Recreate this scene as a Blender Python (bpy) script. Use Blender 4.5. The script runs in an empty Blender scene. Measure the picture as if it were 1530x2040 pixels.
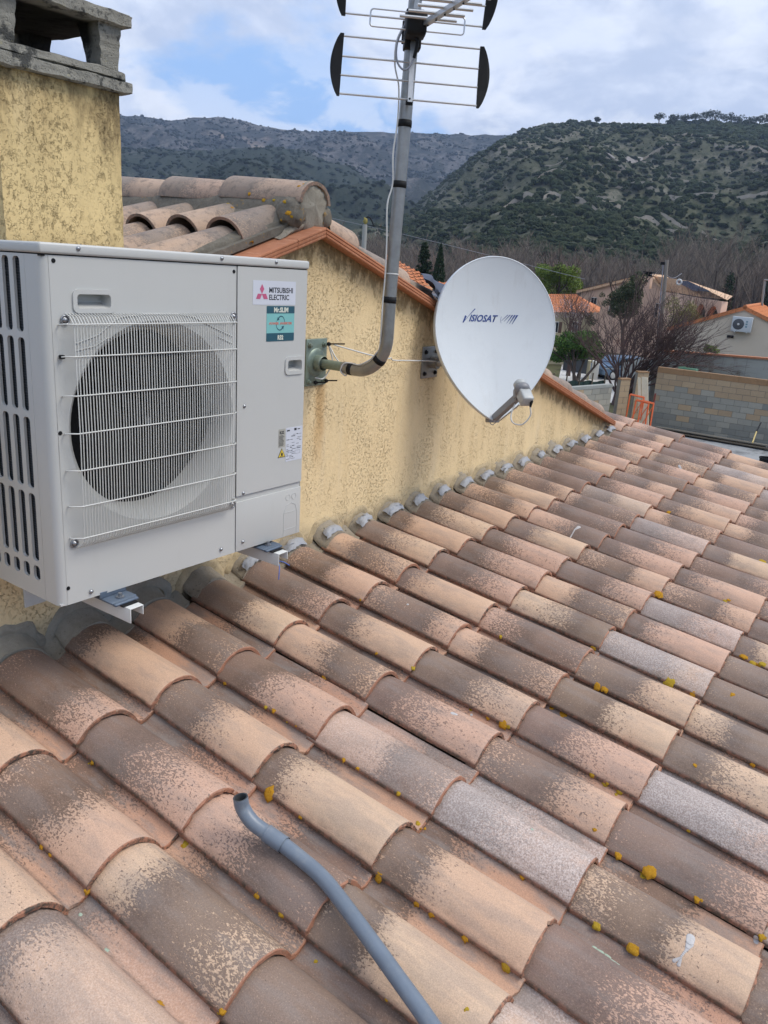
import bpy, bmesh, math, random
import numpy as np
from mathutils import Vector, Matrix, noise as mnoise
from mathutils.bvhtree import BVHTree

SC = bpy.context.scene
COL = SC.collection
rad = math.radians

# ------------------------------------------------------------------ camera
F_PX, IW, IH = 1601.39, 1530.0, 2040.0
CAM = Vector((-1.16911, -1.81423, 0.95254))
CR_ = Vector((0.572755382, -0.817120525, 0.065309423))
CU_ = Vector((0.209166784, 0.222718302, 0.952179508))
CF_ = Vector((0.792591023, 0.531705375, -0.298477578))
cd = bpy.data.cameras.new('camera')
cam = bpy.data.objects.new('camera', cd)
COL.objects.link(cam)
cam.matrix_world = Matrix(((CR_.x, CU_.x, -CF_.x, CAM.x), (CR_.y, CU_.y, -CF_.y, CAM.y),
                           (CR_.z, CU_.z, -CF_.z, CAM.z), (0, 0, 0, 1)))
cd.sensor_fit = 'VERTICAL'
cd.sensor_height = 36.0
cd.lens = F_PX / IH * 36.0
cd.clip_start = 0.02
cd.clip_end = 12000
SC.camera = cam

# ------------------------------------------------------------------ sky, sun, exposure
SUN_EL, SUN_AZ = rad(54), rad(-62)          # azimuth measured from +X towards +Y
world = bpy.data.worlds.new('World')
SC.world = world
world.use_nodes = True
sun_d = bpy.data.lights.new('sun', 'SUN')
sun_d.energy = 1.45
sun_d.angle = rad(24)
sun_d.color = (1.0, 0.95, 0.87)
sun = bpy.data.objects.new('sun', sun_d)
COL.objects.link(sun)
sd = Vector((math.cos(SUN_EL) * math.cos(SUN_AZ), math.cos(SUN_EL) * math.sin(SUN_AZ), math.sin(SUN_EL)))
sun.rotation_euler = sd.to_track_quat('Z', 'Y').to_euler()
SC.view_settings.view_transform = 'Standard'
SC.view_settings.look = 'None'
SC.view_settings.exposure = 0.72
SC.view_settings.gamma = 1.0
SC.view_settings.use_curve_mapping = False
SC.render.engine = 'CYCLES'
SC.cycles.max_bounces = 6
SC.cycles.diffuse_bounces = 3
SC.cycles.glossy_bounces = 3
SC.cycles.transmission_bounces = 2
SC.cycles.volume_bounces = 0
SC.cycles.caustics_reflective = False
SC.cycles.caustics_refractive = False


# ------------------------------------------------------------------ node helper
class N:
    def __init__(s, tree):
        s.t = tree
        s.n = tree.nodes
        s.l = tree.links

    def put(s, sock, v):
        if hasattr(v, 'is_linked') or isinstance(v, bpy.types.NodeSocket):
            s.l.new(v, sock)
        elif v is not None:
            if sock.type == 'RGBA' and isinstance(v, (tuple, list)) and len(v) == 3:
                v = (*v, 1)
            sock.default_value = v

    def math(s, op, a, b=None, c=None, clamp=False):
        m = s.n.new('ShaderNodeMath')
        m.operation = op
        m.use_clamp = clamp
        for i, v in enumerate((a, b, c)):
            if v is not None:
                s.put(m.inputs[i], v)
        return m.outputs[0]

    def vmath(s, op, a, b=None):
        m = s.n.new('ShaderNodeVectorMath')
        m.operation = op
        s.put(m.inputs[0], a)
        if b is not None:
            s.put(m.inputs[1], b)
        return m.outputs[0]

    def noise(s, vec, scale, detail=3, rough=0.5, dist=0.0, dims='3D', w=None):
        m = s.n.new('ShaderNodeTexNoise')
        m.noise_dimensions = dims
        if vec is not None:
            s.put(m.inputs['Vector'], vec)
        if w is not None:
            s.put(m.inputs['W'], w)
        m.inputs['Scale'].default_value = scale
        m.inputs['Detail'].default_value = detail
        m.inputs['Roughness'].default_value = rough
        m.inputs['Distortion'].default_value = dist
        return m.outputs['Fac']

    def voro(s, vec, scale, feature='F1', out='Distance', rnd=1.0):
        m = s.n.new('ShaderNodeTexVoronoi')
        m.feature = feature
        s.put(m.inputs['Vector'], vec)
        m.inputs['Scale'].default_value = scale
        m.inputs['Randomness'].default_value = rnd
        return m.outputs[out]

    def sep(s, v):
        m = s.n.new('ShaderNodeSeparateXYZ')
        s.put(m.inputs[0], v)
        return m.outputs

    def comb(s, x, y, z):
        m = s.n.new('ShaderNodeCombineXYZ')
        for i, v in enumerate((x, y, z)):
            s.put(m.inputs[i], v)
        return m.outputs[0]

    def scale(s, v, sc):
        m = s.n.new('ShaderNodeVectorMath')
        m.operation = 'MULTIPLY'
        s.put(m.inputs[0], v)
        m.inputs[1].default_value = sc
        return m.outputs[0]

    def mix(s, f, a, b, blend='MIX'):
        m = s.n.new('ShaderNodeMix')
        m.data_type = 'RGBA'
        m.blend_type = blend
        s.put(m.inputs[0], f)
        s.put(m.inputs[6], a)
        s.put(m.inputs[7], b)
        return m.outputs[2]

    def step(s, v, lo, hi, a=0.0, b=1.0):
        m = s.n.new('ShaderNodeMapRange')
        m.interpolation_type = 'SMOOTHSTEP'
        s.put(m.inputs[0], v)
        s.put(m.inputs[1], lo)
        s.put(m.inputs[2], hi)
        m.inputs[3].default_value = a
        m.inputs[4].default_value = b
        return m.outputs[0]

    def lin(s, v, lo, hi, a=0.0, b=1.0):
        m = s.n.new('ShaderNodeMapRange')
        s.put(m.inputs[0], v)
        s.put(m.inputs[1], lo)
        s.put(m.inputs[2], hi)
        m.inputs[3].default_value = a
        m.inputs[4].default_value = b
        return m.outputs[0]

    def rnd(s, w):
        m = s.n.new('ShaderNodeTexWhiteNoise')
        m.noise_dimensions = '1D'
        s.put(m.inputs['W'], w)
        return m.outputs['Value']

    def obj(s):
        return s.n.new('ShaderNodeTexCoord').outputs['Object']

    def pos(s):
        return s.n.new('ShaderNodeNewGeometry').outputs['Position']

    def orand(s):
        return s.n.new('ShaderNodeObjectInfo').outputs['Random']

    def bump(s, h, strength, dist, normal=None):
        m = s.n.new('ShaderNodeBump')
        m.inputs['Strength'].default_value = strength
        m.inputs['Distance'].default_value = dist
        s.put(m.inputs['Height'], h)
        if normal is not None:
            s.put(m.inputs['Normal'], normal)
        return m.outputs[0]


def material(name, fn):
    m = bpy.data.materials.new(name)
    m.use_nodes = True
    g = N(m.node_tree)
    b = m.node_tree.nodes['Principled BSDF']
    r = fn(g)
    r.setdefault('rough', 0.8)
    g.put(b.inputs['Base Color'], r['color'])
    g.put(b.inputs['Roughness'], r['rough'])
    g.put(b.inputs['Metallic'], r.get('metal', 0.0))
    if 'spec' in r:
        b.inputs['Specular IOR Level'].default_value = r['spec']
    if 'normal' in r:
        g.put(b.inputs['Normal'], r['normal'])
    return m


def simple(name, color, rough=0.6, metal=0.0, var=0.15, scale=30.0, bump=0.0, dirt=None, spec=0.5):
    def fn(g):
        p = g.obj()
        n = g.noise(p, scale, 4, 0.6)
        c = tuple(color)
        dark = tuple(x * (1 - var) for x in c)
        light = tuple(min(1, x * (1 + var)) for x in c)
        col = g.mix(n, dark, light)
        if dirt:
            d = g.step(g.noise(p, dirt[1], 5, 0.7), 0.5, 0.75)
            col = g.mix(g.math('MULTIPLY', d, dirt[2]), col, dirt[0])
        r = dict(color=col, rough=rough, metal=metal, spec=spec)
        if bump:
            r['normal'] = g.bump(g.noise(p, scale * 2, 4, 0.7), 0.5, bump)
        return r
    return material(name, fn)


# ------------------------------------------------------------------ world nodes
SKY_OFF = (7.7, 5.1, 8.0)


def build_world():
    g = N(world.node_tree)
    bg = world.node_tree.nodes['Background']
    sky = g.n.new('ShaderNodeTexSky')
    sky.sky_type = 'NISHITA'
    sky.sun_disc = False
    sky.sun_elevation = SUN_EL
    sky.sun_rotation = math.pi / 2 - SUN_AZ
    sky.altitude = 200
    sky.dust_density = 1.5
    d = g.n.new('ShaderNodeTexCoord').outputs['Generated']
    x, y, z = g.sep(d)
    zz = g.math('ADD', g.math('MAXIMUM', z, 0.0), 0.42)
    pl = g.comb(g.math('DIVIDE', x, zz), g.math('DIVIDE', y, zz), g.math('MULTIPLY', z, 1.5))
    big = g.noise(g.vmath('ADD', pl, SKY_OFF), 1.5, 7, 0.55, 0.25)
    cover = g.step(big, 0.45, 0.54)
    fine = g.noise(g.vmath('ADD', pl, (7.3, 2.2, 1.0)), 4.6, 7, 0.60, 0.3)
    lowp = g.step(z, 0.02, 0.30, 1.0, 0.0)
    puff = g.math('MULTIPLY', g.step(fine, 0.47, 0.57), g.math('MULTIPLY_ADD', lowp, 0.75, 0.2))
    cover = g.math('MAXIMUM', cover, g.math('MULTIPLY', puff, 0.85))
    shade = g.step(g.noise(g.vmath('ADD', pl, (1.3, 5.2, 0.0)), 2.6, 6, 0.6, 0.3), 0.42, 0.58)
    c_dark = (4.5, 5.25, 6.9)
    c_light = (6.6, 7.2, 8.5)
    cc = g.mix(shade, c_dark, c_light)
    cc = g.mix(g.math('MULTIPLY', puff, 0.7), cc, (8.6, 8.8, 9.2))
    high = g.step(z, 0.35, 0.9)
    cc = g.mix(high, cc, (14.0, 13.5, 12.8))
    blue = g.mix(0.8, sky.outputs[0], (2.9, 4.9, 8.6))
    col = g.mix(cover, blue, cc)
    g.put(bg.inputs['Color'], col)
    bg.inputs['Strength'].default_value = 0.082


build_world()


# ------------------------------------------------------------------ geometry helpers
def ray(px, py):
    return (CF_ + CR_ * ((px - IW / 2) / F_PX) - CU_ * ((py - IH / 2) / F_PX))


def hit(px, py, n, c):
    """point where the line of sight meets the plane n.x = c"""
    n = Vector(n)
    d = ray(px, py)
    return CAM + d * ((c - CAM.dot(n)) / d.dot(n))


def at(px, py, dist):
    """point at a horizontal distance in metres"""
    d = ray(px, py)
    return CAM + d * (dist / math.hypot(d.x, d.y))


class MB:
    """collects shapes, builds ONE mesh object"""
    def __init__(s):
        s.v = []
        s.f = []
        s.sm = []

    def add(s, verts, faces, smooth=False):
        o = len(s.v)
        s.v.extend([tuple(v) for v in verts])
        s.f.extend([tuple(i + o for i in f) for f in faces])
        s.sm.extend([smooth] * len(faces))
        return s

    def box(s, a, b, rot=None, at_=None, bev=0.0):
        x0, y0, z0 = a
        x1, y1, z1 = b
        if bev > 0:
            bm = bmesh.new()
            bmesh.ops.create_cube(bm, size=1)
            for v in bm.verts:
                v.co = Vector(((x0 + x1) / 2 + v.co.x * (x1 - x0), (y0 + y1) / 2 + v.co.y * (y1 - y0), (z0 + z1) / 2 + v.co.z * (z1 - z0)))
            bmesh.ops.bevel(bm, geom=bm.edges[:], offset=bev, segments=2, affect='EDGES', profile=0.6)
            vs = [v.co.copy() for v in bm.verts]
            fs = [[v.index for v in f.verts] for f in bm.faces]
            bm.free()
        else:
            vs = [Vector(p) for p in ((x0, y0, z0), (x1, y0, z0), (x1, y1, z0), (x0, y1, z0), (x0, y0, z1), (x1, y0, z1), (x1, y1, z1), (x0, y1, z1))]
            fs = [(0, 3, 2, 1), (4, 5, 6, 7), (0, 1, 5, 4), (1, 2, 6, 5), (2, 3, 7, 6), (3, 0, 4, 7)]
        if rot is not None:
            vs = [rot @ v for v in vs]
        if at_ is not None:
            vs = [v + Vector(at_) for v in vs]
        return s.add(vs, fs, bev > 0)

    def quad(s, pts, thick=None):
        return s.add(pts, [tuple(range(len(pts)))])

    def slab(s, pts, off):
        """polygon extruded by vector off"""
        n = len(pts)
        off = Vector(off)
        vs = [Vector(p) for p in pts] + [Vector(p) + off for p in pts]
        fs = [tuple(range(n))[::-1], tuple(range(n, 2 * n))] + [(i, (i + 1) % n, n + (i + 1) % n, n + i) for i in range(n)]
        return s.add(vs, fs)

    def tube(s, pts, r, seg=10, caps=True, smooth=True):
        pts = [Vector(p) for p in pts]
        rs = r if isinstance(r, (list, tuple)) else [r] * len(pts)
        vs, fs = [], []
        t0 = (pts[1] - pts[0]).normalized()
        up = Vector((0, 0, 1)) if abs(t0.z) < 0.9 else Vector((1, 0, 0))
        u = t0.cross(up).normalized()
        for i, p in enumerate(pts):
            a = pts[max(i - 1, 0)]
            b = pts[min(i + 1, len(pts) - 1)]
            t = (b - a).normalized()
            u = (u - t * u.dot(t)).normalized()
            w = t.cross(u)
            for k in range(seg):
                an = 2 * math.pi * k / seg
                vs.append(p + (u * math.cos(an) + w * math.sin(an)) * rs[i])
        for i in range(len(pts) - 1):
            for k in range(seg):
                k2 = (k + 1) % seg
                fs.append((i * seg + k, i * seg + k2, (i + 1) * seg + k2, (i + 1) * seg + k))
        s.add(vs, fs, smooth)
        if caps:
            s.add(vs[:seg], [tuple(range(seg))[::-1]])
            s.add(vs[-seg:], [tuple(range(seg))])
        return s

    def lathe(s, prof, origin, axis, seg=32, smooth=True):
        """prof: (radius, distance along axis)"""
        axis = Vector(axis).normalized()
        up = Vector((0, 0, 1)) if abs(axis.z) < 0.9 else Vector((1, 0, 0))
        u = axis.cross(up).normalized()
        w = axis.cross(u)
        o = Vector(origin)
        vs, fs = [], []
        for r, h in prof:
            for k in range(seg):
                an = 2 * math.pi * k / seg
                vs.append(o + axis * h + (u * math.cos(an) + w * math.sin(an)) * r)
        for i in range(len(prof) - 1):
            for k in range(seg):
                k2 = (k + 1) % seg
                fs.append((i * seg + k, i * seg + k2, (i + 1) * seg + k2, (i + 1) * seg + k))
        return s.add(vs, fs, smooth)

    def ico(s, c, r, sub=1, jit=0.0, rng=random, sq=(1, 1, 1)):
        bm = bmesh.new()
        bmesh.ops.create_icosphere(bm, subdivisions=sub, radius=1)
        c = Vector(c)
        vs = []
        for v in bm.verts:
            k = 1 + rng.uniform(-jit, jit)
            vs.append(c + Vector((v.co.x * sq[0], v.co.y * sq[1], v.co.z * sq[2])) * (r * k))
        fs = [[v.index for v in f.verts] for f in bm.faces]
        bm.free()
        return s.add(vs, fs, sub > 1)

    def mesh(s, name, mat=None, sharp=None):
        me = bpy.data.meshes.new(name)
        me.from_pydata([tuple(v) for v in s.v], [], s.f)
        me.polygons.foreach_set('use_smooth', s.sm)
        if mat is not None:
            me.materials.append(mat)
        if sharp:
            me.set_sharp_from_angle(angle=rad(sharp))
        me.update()
        return me

    def build(s, name, mat=None, parent=None, sharp=None, local=False):
        """world-space vertices; shifted into the parent's frame unless local"""
        if parent is not None and not local:
            inv = PM[parent.name].inverted() if parent.name in PM else Matrix.Identity(4)
            s.v = [tuple(inv @ Vector(v)) for v in s.v]
        me = s.mesh(name, mat, sharp)
        o = bpy.data.objects.new(name, me)
        COL.objects.link(o)
        if parent is not None:
            o.parent = parent
        return o


PM = {}


def tag(o, label=None, cat=None, group=None, kind=None):
    if label:
        o['label'] = label
    if cat:
        o['category'] = cat
    if group:
        o['group'] = group
    if kind:
        o['kind'] = kind
    return o


def thing(name, label, cat, loc=(0, 0, 0), rot=None, group=None):
    o = bpy.data.objects.new(name, None)
    o.empty_display_size = 0.1
    COL.objects.link(o)
    m = Matrix.Translation(Vector(loc))
    if rot is not None:
        m = m @ rot.to_4x4()
    o.matrix_world = m
    PM[o.name] = m
    return tag(o, label, cat, group)


def instance(name, me, parent, mat_local):
    o = bpy.data.objects.new(name, me)
    COL.objects.link(o)
    o.parent = parent
    o.matrix_local = mat_local
    return o


def shape2d(name, outer, holes, thick, mat, parent, xf):
    """flat plate with holes; outlines in 2D, extruded; xf maps (u, v, w) into the parent's frame"""
    cu = bpy.data.curves.new(name + '_c', 'CURVE')
    cu.dimensions = '2D'
    cu.fill_mode = 'BOTH'
    cu.extrude = thick / 2
    for pl in [outer] + holes:
        sp = cu.splines.new('POLY')
        sp.points.add(len(pl) - 1)
        for i, q in enumerate(pl):
            sp.points[i].co = (q[0], q[1], 0, 1)
        sp.use_cyclic_u = True
    tmp = bpy.data.objects.new(name + '_t', cu)
    COL.objects.link(tmp)
    dg = bpy.context.evaluated_depsgraph_get()
    me = bpy.data.meshes.new_from_object(tmp.evaluated_get(dg))
    bpy.data.objects.remove(tmp)
    bpy.data.curves.remove(cu)
    me.name = name
    me.transform(xf)
    me.materials.clear()
    me.materials.append(mat)
    o = bpy.data.objects.new(name, me)
    COL.objects.link(o)
    if parent is not None:
        o.parent = parent
    return o


def text_mesh(name, body, size, mat, parent, xf, extrude=0.0003, width=None, bold=0.0, shear=0.0, align='LEFT'):
    cu = bpy.data.curves.new(name + '_c', 'FONT')
    cu.body = body
    cu.size = size
    cu.extrude = extrude
    cu.offset = bold
    cu.shear = shear
    cu.align_x = align
    cu.resolution_u = 3
    tmp = bpy.data.objects.new(name + '_t', cu)
    COL.objects.link(tmp)
    dg = bpy.context.evaluated_depsgraph_get()
    me = bpy.data.meshes.new_from_object(tmp.evaluated_get(dg))
    bpy.data.objects.remove(tmp)
    bpy.data.curves.remove(cu)
    if width and len(me.vertices):
        xs = [v.co.x for v in me.vertices]
        k = width / (max(xs) - min(xs))
        me.transform(Matrix.Diagonal((k, 1, 1, 1)) @ Matrix.Translation((-min(xs) if align == 'LEFT' else 0, 0, 0)))
    me.transform(xf)
    me.name = name
    me.materials.clear()
    me.materials.append(mat)
    o = bpy.data.objects.new(name, me)
    COL.objects.link(o)
    if parent is not None:
        o.parent = parent
    return o


def circle_pts(cx, cy, r, n=48):
    return [(cx + r * math.cos(2 * math.pi * i / n), cy + r * math.sin(2 * math.pi * i / n)) for i in range(n)]


def rrect(x0, y0, x1, y1, r, n=5):
    pts = []
    for cx, cy, a0 in ((x1 - r, y1 - r, 0), (x0 + r, y1 - r, 90), (x0 + r, y0 + r, 180), (x1 - r, y0 + r, 270)):
        for i in range(n + 1):
            a = rad(a0 + 90 * i / n)
            pts.append((cx + r * math.cos(a), cy + r * math.sin(a)))
    return pts


def spline(pts, n=8):
    """Catmull-Rom through points"""
    pts = [Vector(p) for p in pts]
    P = [pts[0] * 2 - pts[1]] + pts + [pts[-1] * 2 - pts[-2]]
    out = []
    for i in range(1, len(P) - 2):
        for k in range(n):
            t = k / n
            a, b, c, d = P[i - 1:i + 3]
            out.append(0.5 * ((2 * b) + (c - a) * t + (2 * a - 5 * b + 4 * c - d) * t * t + (3 * b - a - 3 * c + d) * t ** 3))
    out.append(pts[-1])
    return out


# ------------------------------------------------------------------ materials
def tile_material(name, upper=False):
    def fn(g):
        o = g.obj()
        w = g.orand()
        r1 = g.rnd(g.math('MULTIPLY', w, 917.3))
        r2 = g.rnd(g.math('MULTIPLY_ADD', w, 531.7, 11.0))
        r3 = g.rnd(g.math('MULTIPLY_ADD', w, 271.1, 23.0))
        r4 = g.rnd(g.math('MULTIPLY_ADD', w, 127.9, 37.0))
        r5 = g.rnd(g.math('MULTIPLY_ADD', w, 779.3, 53.0))
        off = g.comb(g.math('MULTIPLY', r1, 19.0), g.math('MULTIPLY', r2, 17.0), g.math('MULTIPLY', r3, 13.0))
        ov = g.vmath('ADD', o, off)
        x, y, z = g.sep(o)
        # clay body: peach, pink or buff
        clay = g.mix(g.step(r1, 0.25, 0.6), (0.565, 0.385, 0.265), (0.545, 0.355, 0.265))
        clay = g.mix(g.step(r4, 0.55, 0.95), clay, (0.585, 0.43, 0.30))
        clay = g.mix(g.math('MULTIPLY', g.noise(ov, 9, 4, 0.6), 0.5), clay, (0.46, 0.285, 0.205))
        # reddish towards the foot of the tile
        clay = g.mix(g.math('MULTIPLY', g.step(g.math('ADD', z, g.math('MULTIPLY', g.noise(ov, 14, 3), 0.03)), 0.045, 0.008), 0.6), clay, (0.42, 0.225, 0.15))
        # flashed band and speckled surface
        yb = g.math('ADD', y, g.math('MULTIPLY_ADD', g.noise(ov, 5, 3), 0.16, -0.08))
        c = g.math('MULTIPLY_ADD', r2, 0.25, 0.14)
        wd = g.math('MULTIPLY_ADD', r3, 0.07, 0.10)
        band = g.math('SUBTRACT', 1.0, g.math('DIVIDE', g.math('ABSOLUTE', g.math('SUBTRACT', yb, c)), wd))
        band = g.math('MAXIMUM', band, -0.6)
        # a speckled half on one side of the band
        side = g.math('MULTIPLY', g.math('SUBTRACT', yb, c), g.math('MULTIPLY_ADD', g.math('GREATER_THAN', r5, 0.3), 2.0, -1.0))
        sp_side = g.step(side, -0.05, 0.05)
        lev = g.math('ADD', g.math('MULTIPLY', band, 0.15), g.math('MULTIPLY', sp_side, g.math('MULTIPLY_ADD', r4, 0.09, 0.21)))
        lev = g.math('ADD', lev, g.math('MULTIPLY', g.step(r1, 0.30, 0.75), 0.14))
        grain = g.noise(g.scale(ov, (1.0, 0.60, 1.0)), 205, 2, 0.55, 0.6)
        grain2 = g.noise(ov, 45, 3, 0.6)
        gr = g.math('MULTIPLY_ADD', grain2, 0.22, g.math('MULTIPLY', grain, 0.86))
        thr = g.math('SUBTRACT', 0.715, lev)
        spk = g.step(g.math('SUBTRACT', gr, thr), -0.028, 0.042)
        full = g.step(g.math('ADD', band, g.math('MULTIPLY_ADD', g.noise(ov, 12, 4, 0.7), 0.8, -0.4)), 0.30, 1.0)
        dark = g.mix(g.step(r3, 0.3, 0.8), (0.118, 0.078, 0.058), (0.125, 0.090, 0.075))
        dark = g.mix(g.step(r5, 0.75, 1.0), dark, (0.155, 0.105, 0.088))
        mid = g.mix(0.10, dark, clay)
        col = g.mix(g.math('MULTIPLY', spk, 0.84), clay, mid)
        col = g.mix(g.math('MULTIPLY', full, g.math('MULTIPLY_ADD', g.step(gr, 0.46, 0.60), 0.40, 0.28)), col, dark)
        lt = g.step(g.noise(g.vmath('ADD', ov, (5, 5, 5)), 260, 2, 0.6), 0.60, 0.68)
        col = g.mix(g.math('MULTIPLY', g.math('MULTIPLY', lt, spk), 0.35), col, (0.50, 0.36, 0.27))
        # pale frosted tiles
        frg = g.n.new('ShaderNodeObjectInfo').outputs['Color']
        fr = g.math('MULTIPLY', g.math('SUBTRACT', 1.0, g.sep(frg)[0]), g.step(g.noise(ov, 7, 4, 0.7), 0.22, 0.50, 0.35, 1.0))
        frc = g.mix(g.step(g.noise(ov, 210, 3, 0.7), 0.40, 0.62), (0.34, 0.285, 0.265), (0.60, 0.54, 0.51))
        col = g.mix(g.math('MULTIPLY', fr, 0.85), col, frc)
        # weathering: grey film along the valley and on the crown, fine dark pits
        val = g.step(x, 0.185, 0.215)
        film = g.math('MULTIPLY', g.step(g.noise(g.scale(g.vmath('ADD', ov, (0, 0, 3)), (1, 0.25, 1)), 22, 5, 0.65), 0.42, 0.66), g.math('MULTIPLY_ADD', val, 0.40, 0.34))
        col = g.mix(film, col, (0.235, 0.205, 0.19))
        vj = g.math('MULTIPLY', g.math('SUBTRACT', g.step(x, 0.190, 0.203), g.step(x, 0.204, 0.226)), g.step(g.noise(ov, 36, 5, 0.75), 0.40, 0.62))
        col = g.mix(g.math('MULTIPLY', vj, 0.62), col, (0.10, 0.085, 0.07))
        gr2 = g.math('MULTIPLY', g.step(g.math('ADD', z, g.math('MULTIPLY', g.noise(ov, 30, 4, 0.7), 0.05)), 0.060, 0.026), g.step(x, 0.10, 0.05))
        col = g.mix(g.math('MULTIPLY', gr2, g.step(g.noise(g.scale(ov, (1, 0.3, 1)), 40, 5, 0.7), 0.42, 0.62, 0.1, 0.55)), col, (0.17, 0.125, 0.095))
        pit = g.step(g.noise(ov, 120, 3, 0.75), 0.715, 0.755)
        col = g.mix(g.math('MULTIPLY', pit, 0.8), col, (0.05, 0.04, 0.035))
        gn = g.noise(ov, 340, 2, 0.6)
        col = g.mix(1.0, col, g.mix(gn, (0.62, 0.62, 0.62), (1.38, 1.36, 1.34)), 'MULTIPLY')
        # front edge: bare red clay, sooty on older tiles
        edge = g.step(y, 0.0045, 0.0020)
        ec = g.mix(g.math('MULTIPLY', g.step(g.noise(ov, 55, 4, 0.75), 0.40, 0.62), g.step(r5, 0.15, 0.6)), (0.36, 0.17, 0.105), (0.075, 0.058, 0.045))
        ec = g.mix(g.step(g.noise(ov, 90, 3, 0.7), 0.62, 0.72), ec, (0.30, 0.27, 0.20))
        col = g.mix(edge, col, ec)
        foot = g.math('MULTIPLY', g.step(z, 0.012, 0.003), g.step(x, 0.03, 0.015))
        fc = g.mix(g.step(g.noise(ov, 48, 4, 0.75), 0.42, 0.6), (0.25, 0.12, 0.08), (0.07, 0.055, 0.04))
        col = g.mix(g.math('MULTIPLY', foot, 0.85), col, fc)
        if upper:
            col = g.mix(0.45, col, (0.30, 0.25, 0.20))
            col = g.mix(g.math('MULTIPLY', g.step(g.noise(ov, 26, 5, 0.75), 0.48, 0.66), 0.6), col, (0.12, 0.10, 0.085))
        h = g.math('ADD', g.math('MULTIPLY', spk, 0.9), g.math('MULTIPLY', g.noise(ov, 300, 2), 0.6))
        h = g.math('SUBTRACT', h, g.math('MULTIPLY', pit, 1.2))
        nb = g.bump(g.noise(ov, 24, 4, 0.6), 0.5, 0.0030)
        return dict(color=col, rough=g.mix(spk, (0.86, 0.86, 0.86), (0.62, 0.62, 0.62)), normal=g.bump(h, 0.75, 0.0013, nb), spec=0.35)
    return material(name, fn)


M_TILE = tile_material('roof_tile_clay')
M_TILE_U = tile_material('upper_tile_clay', True)


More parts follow.
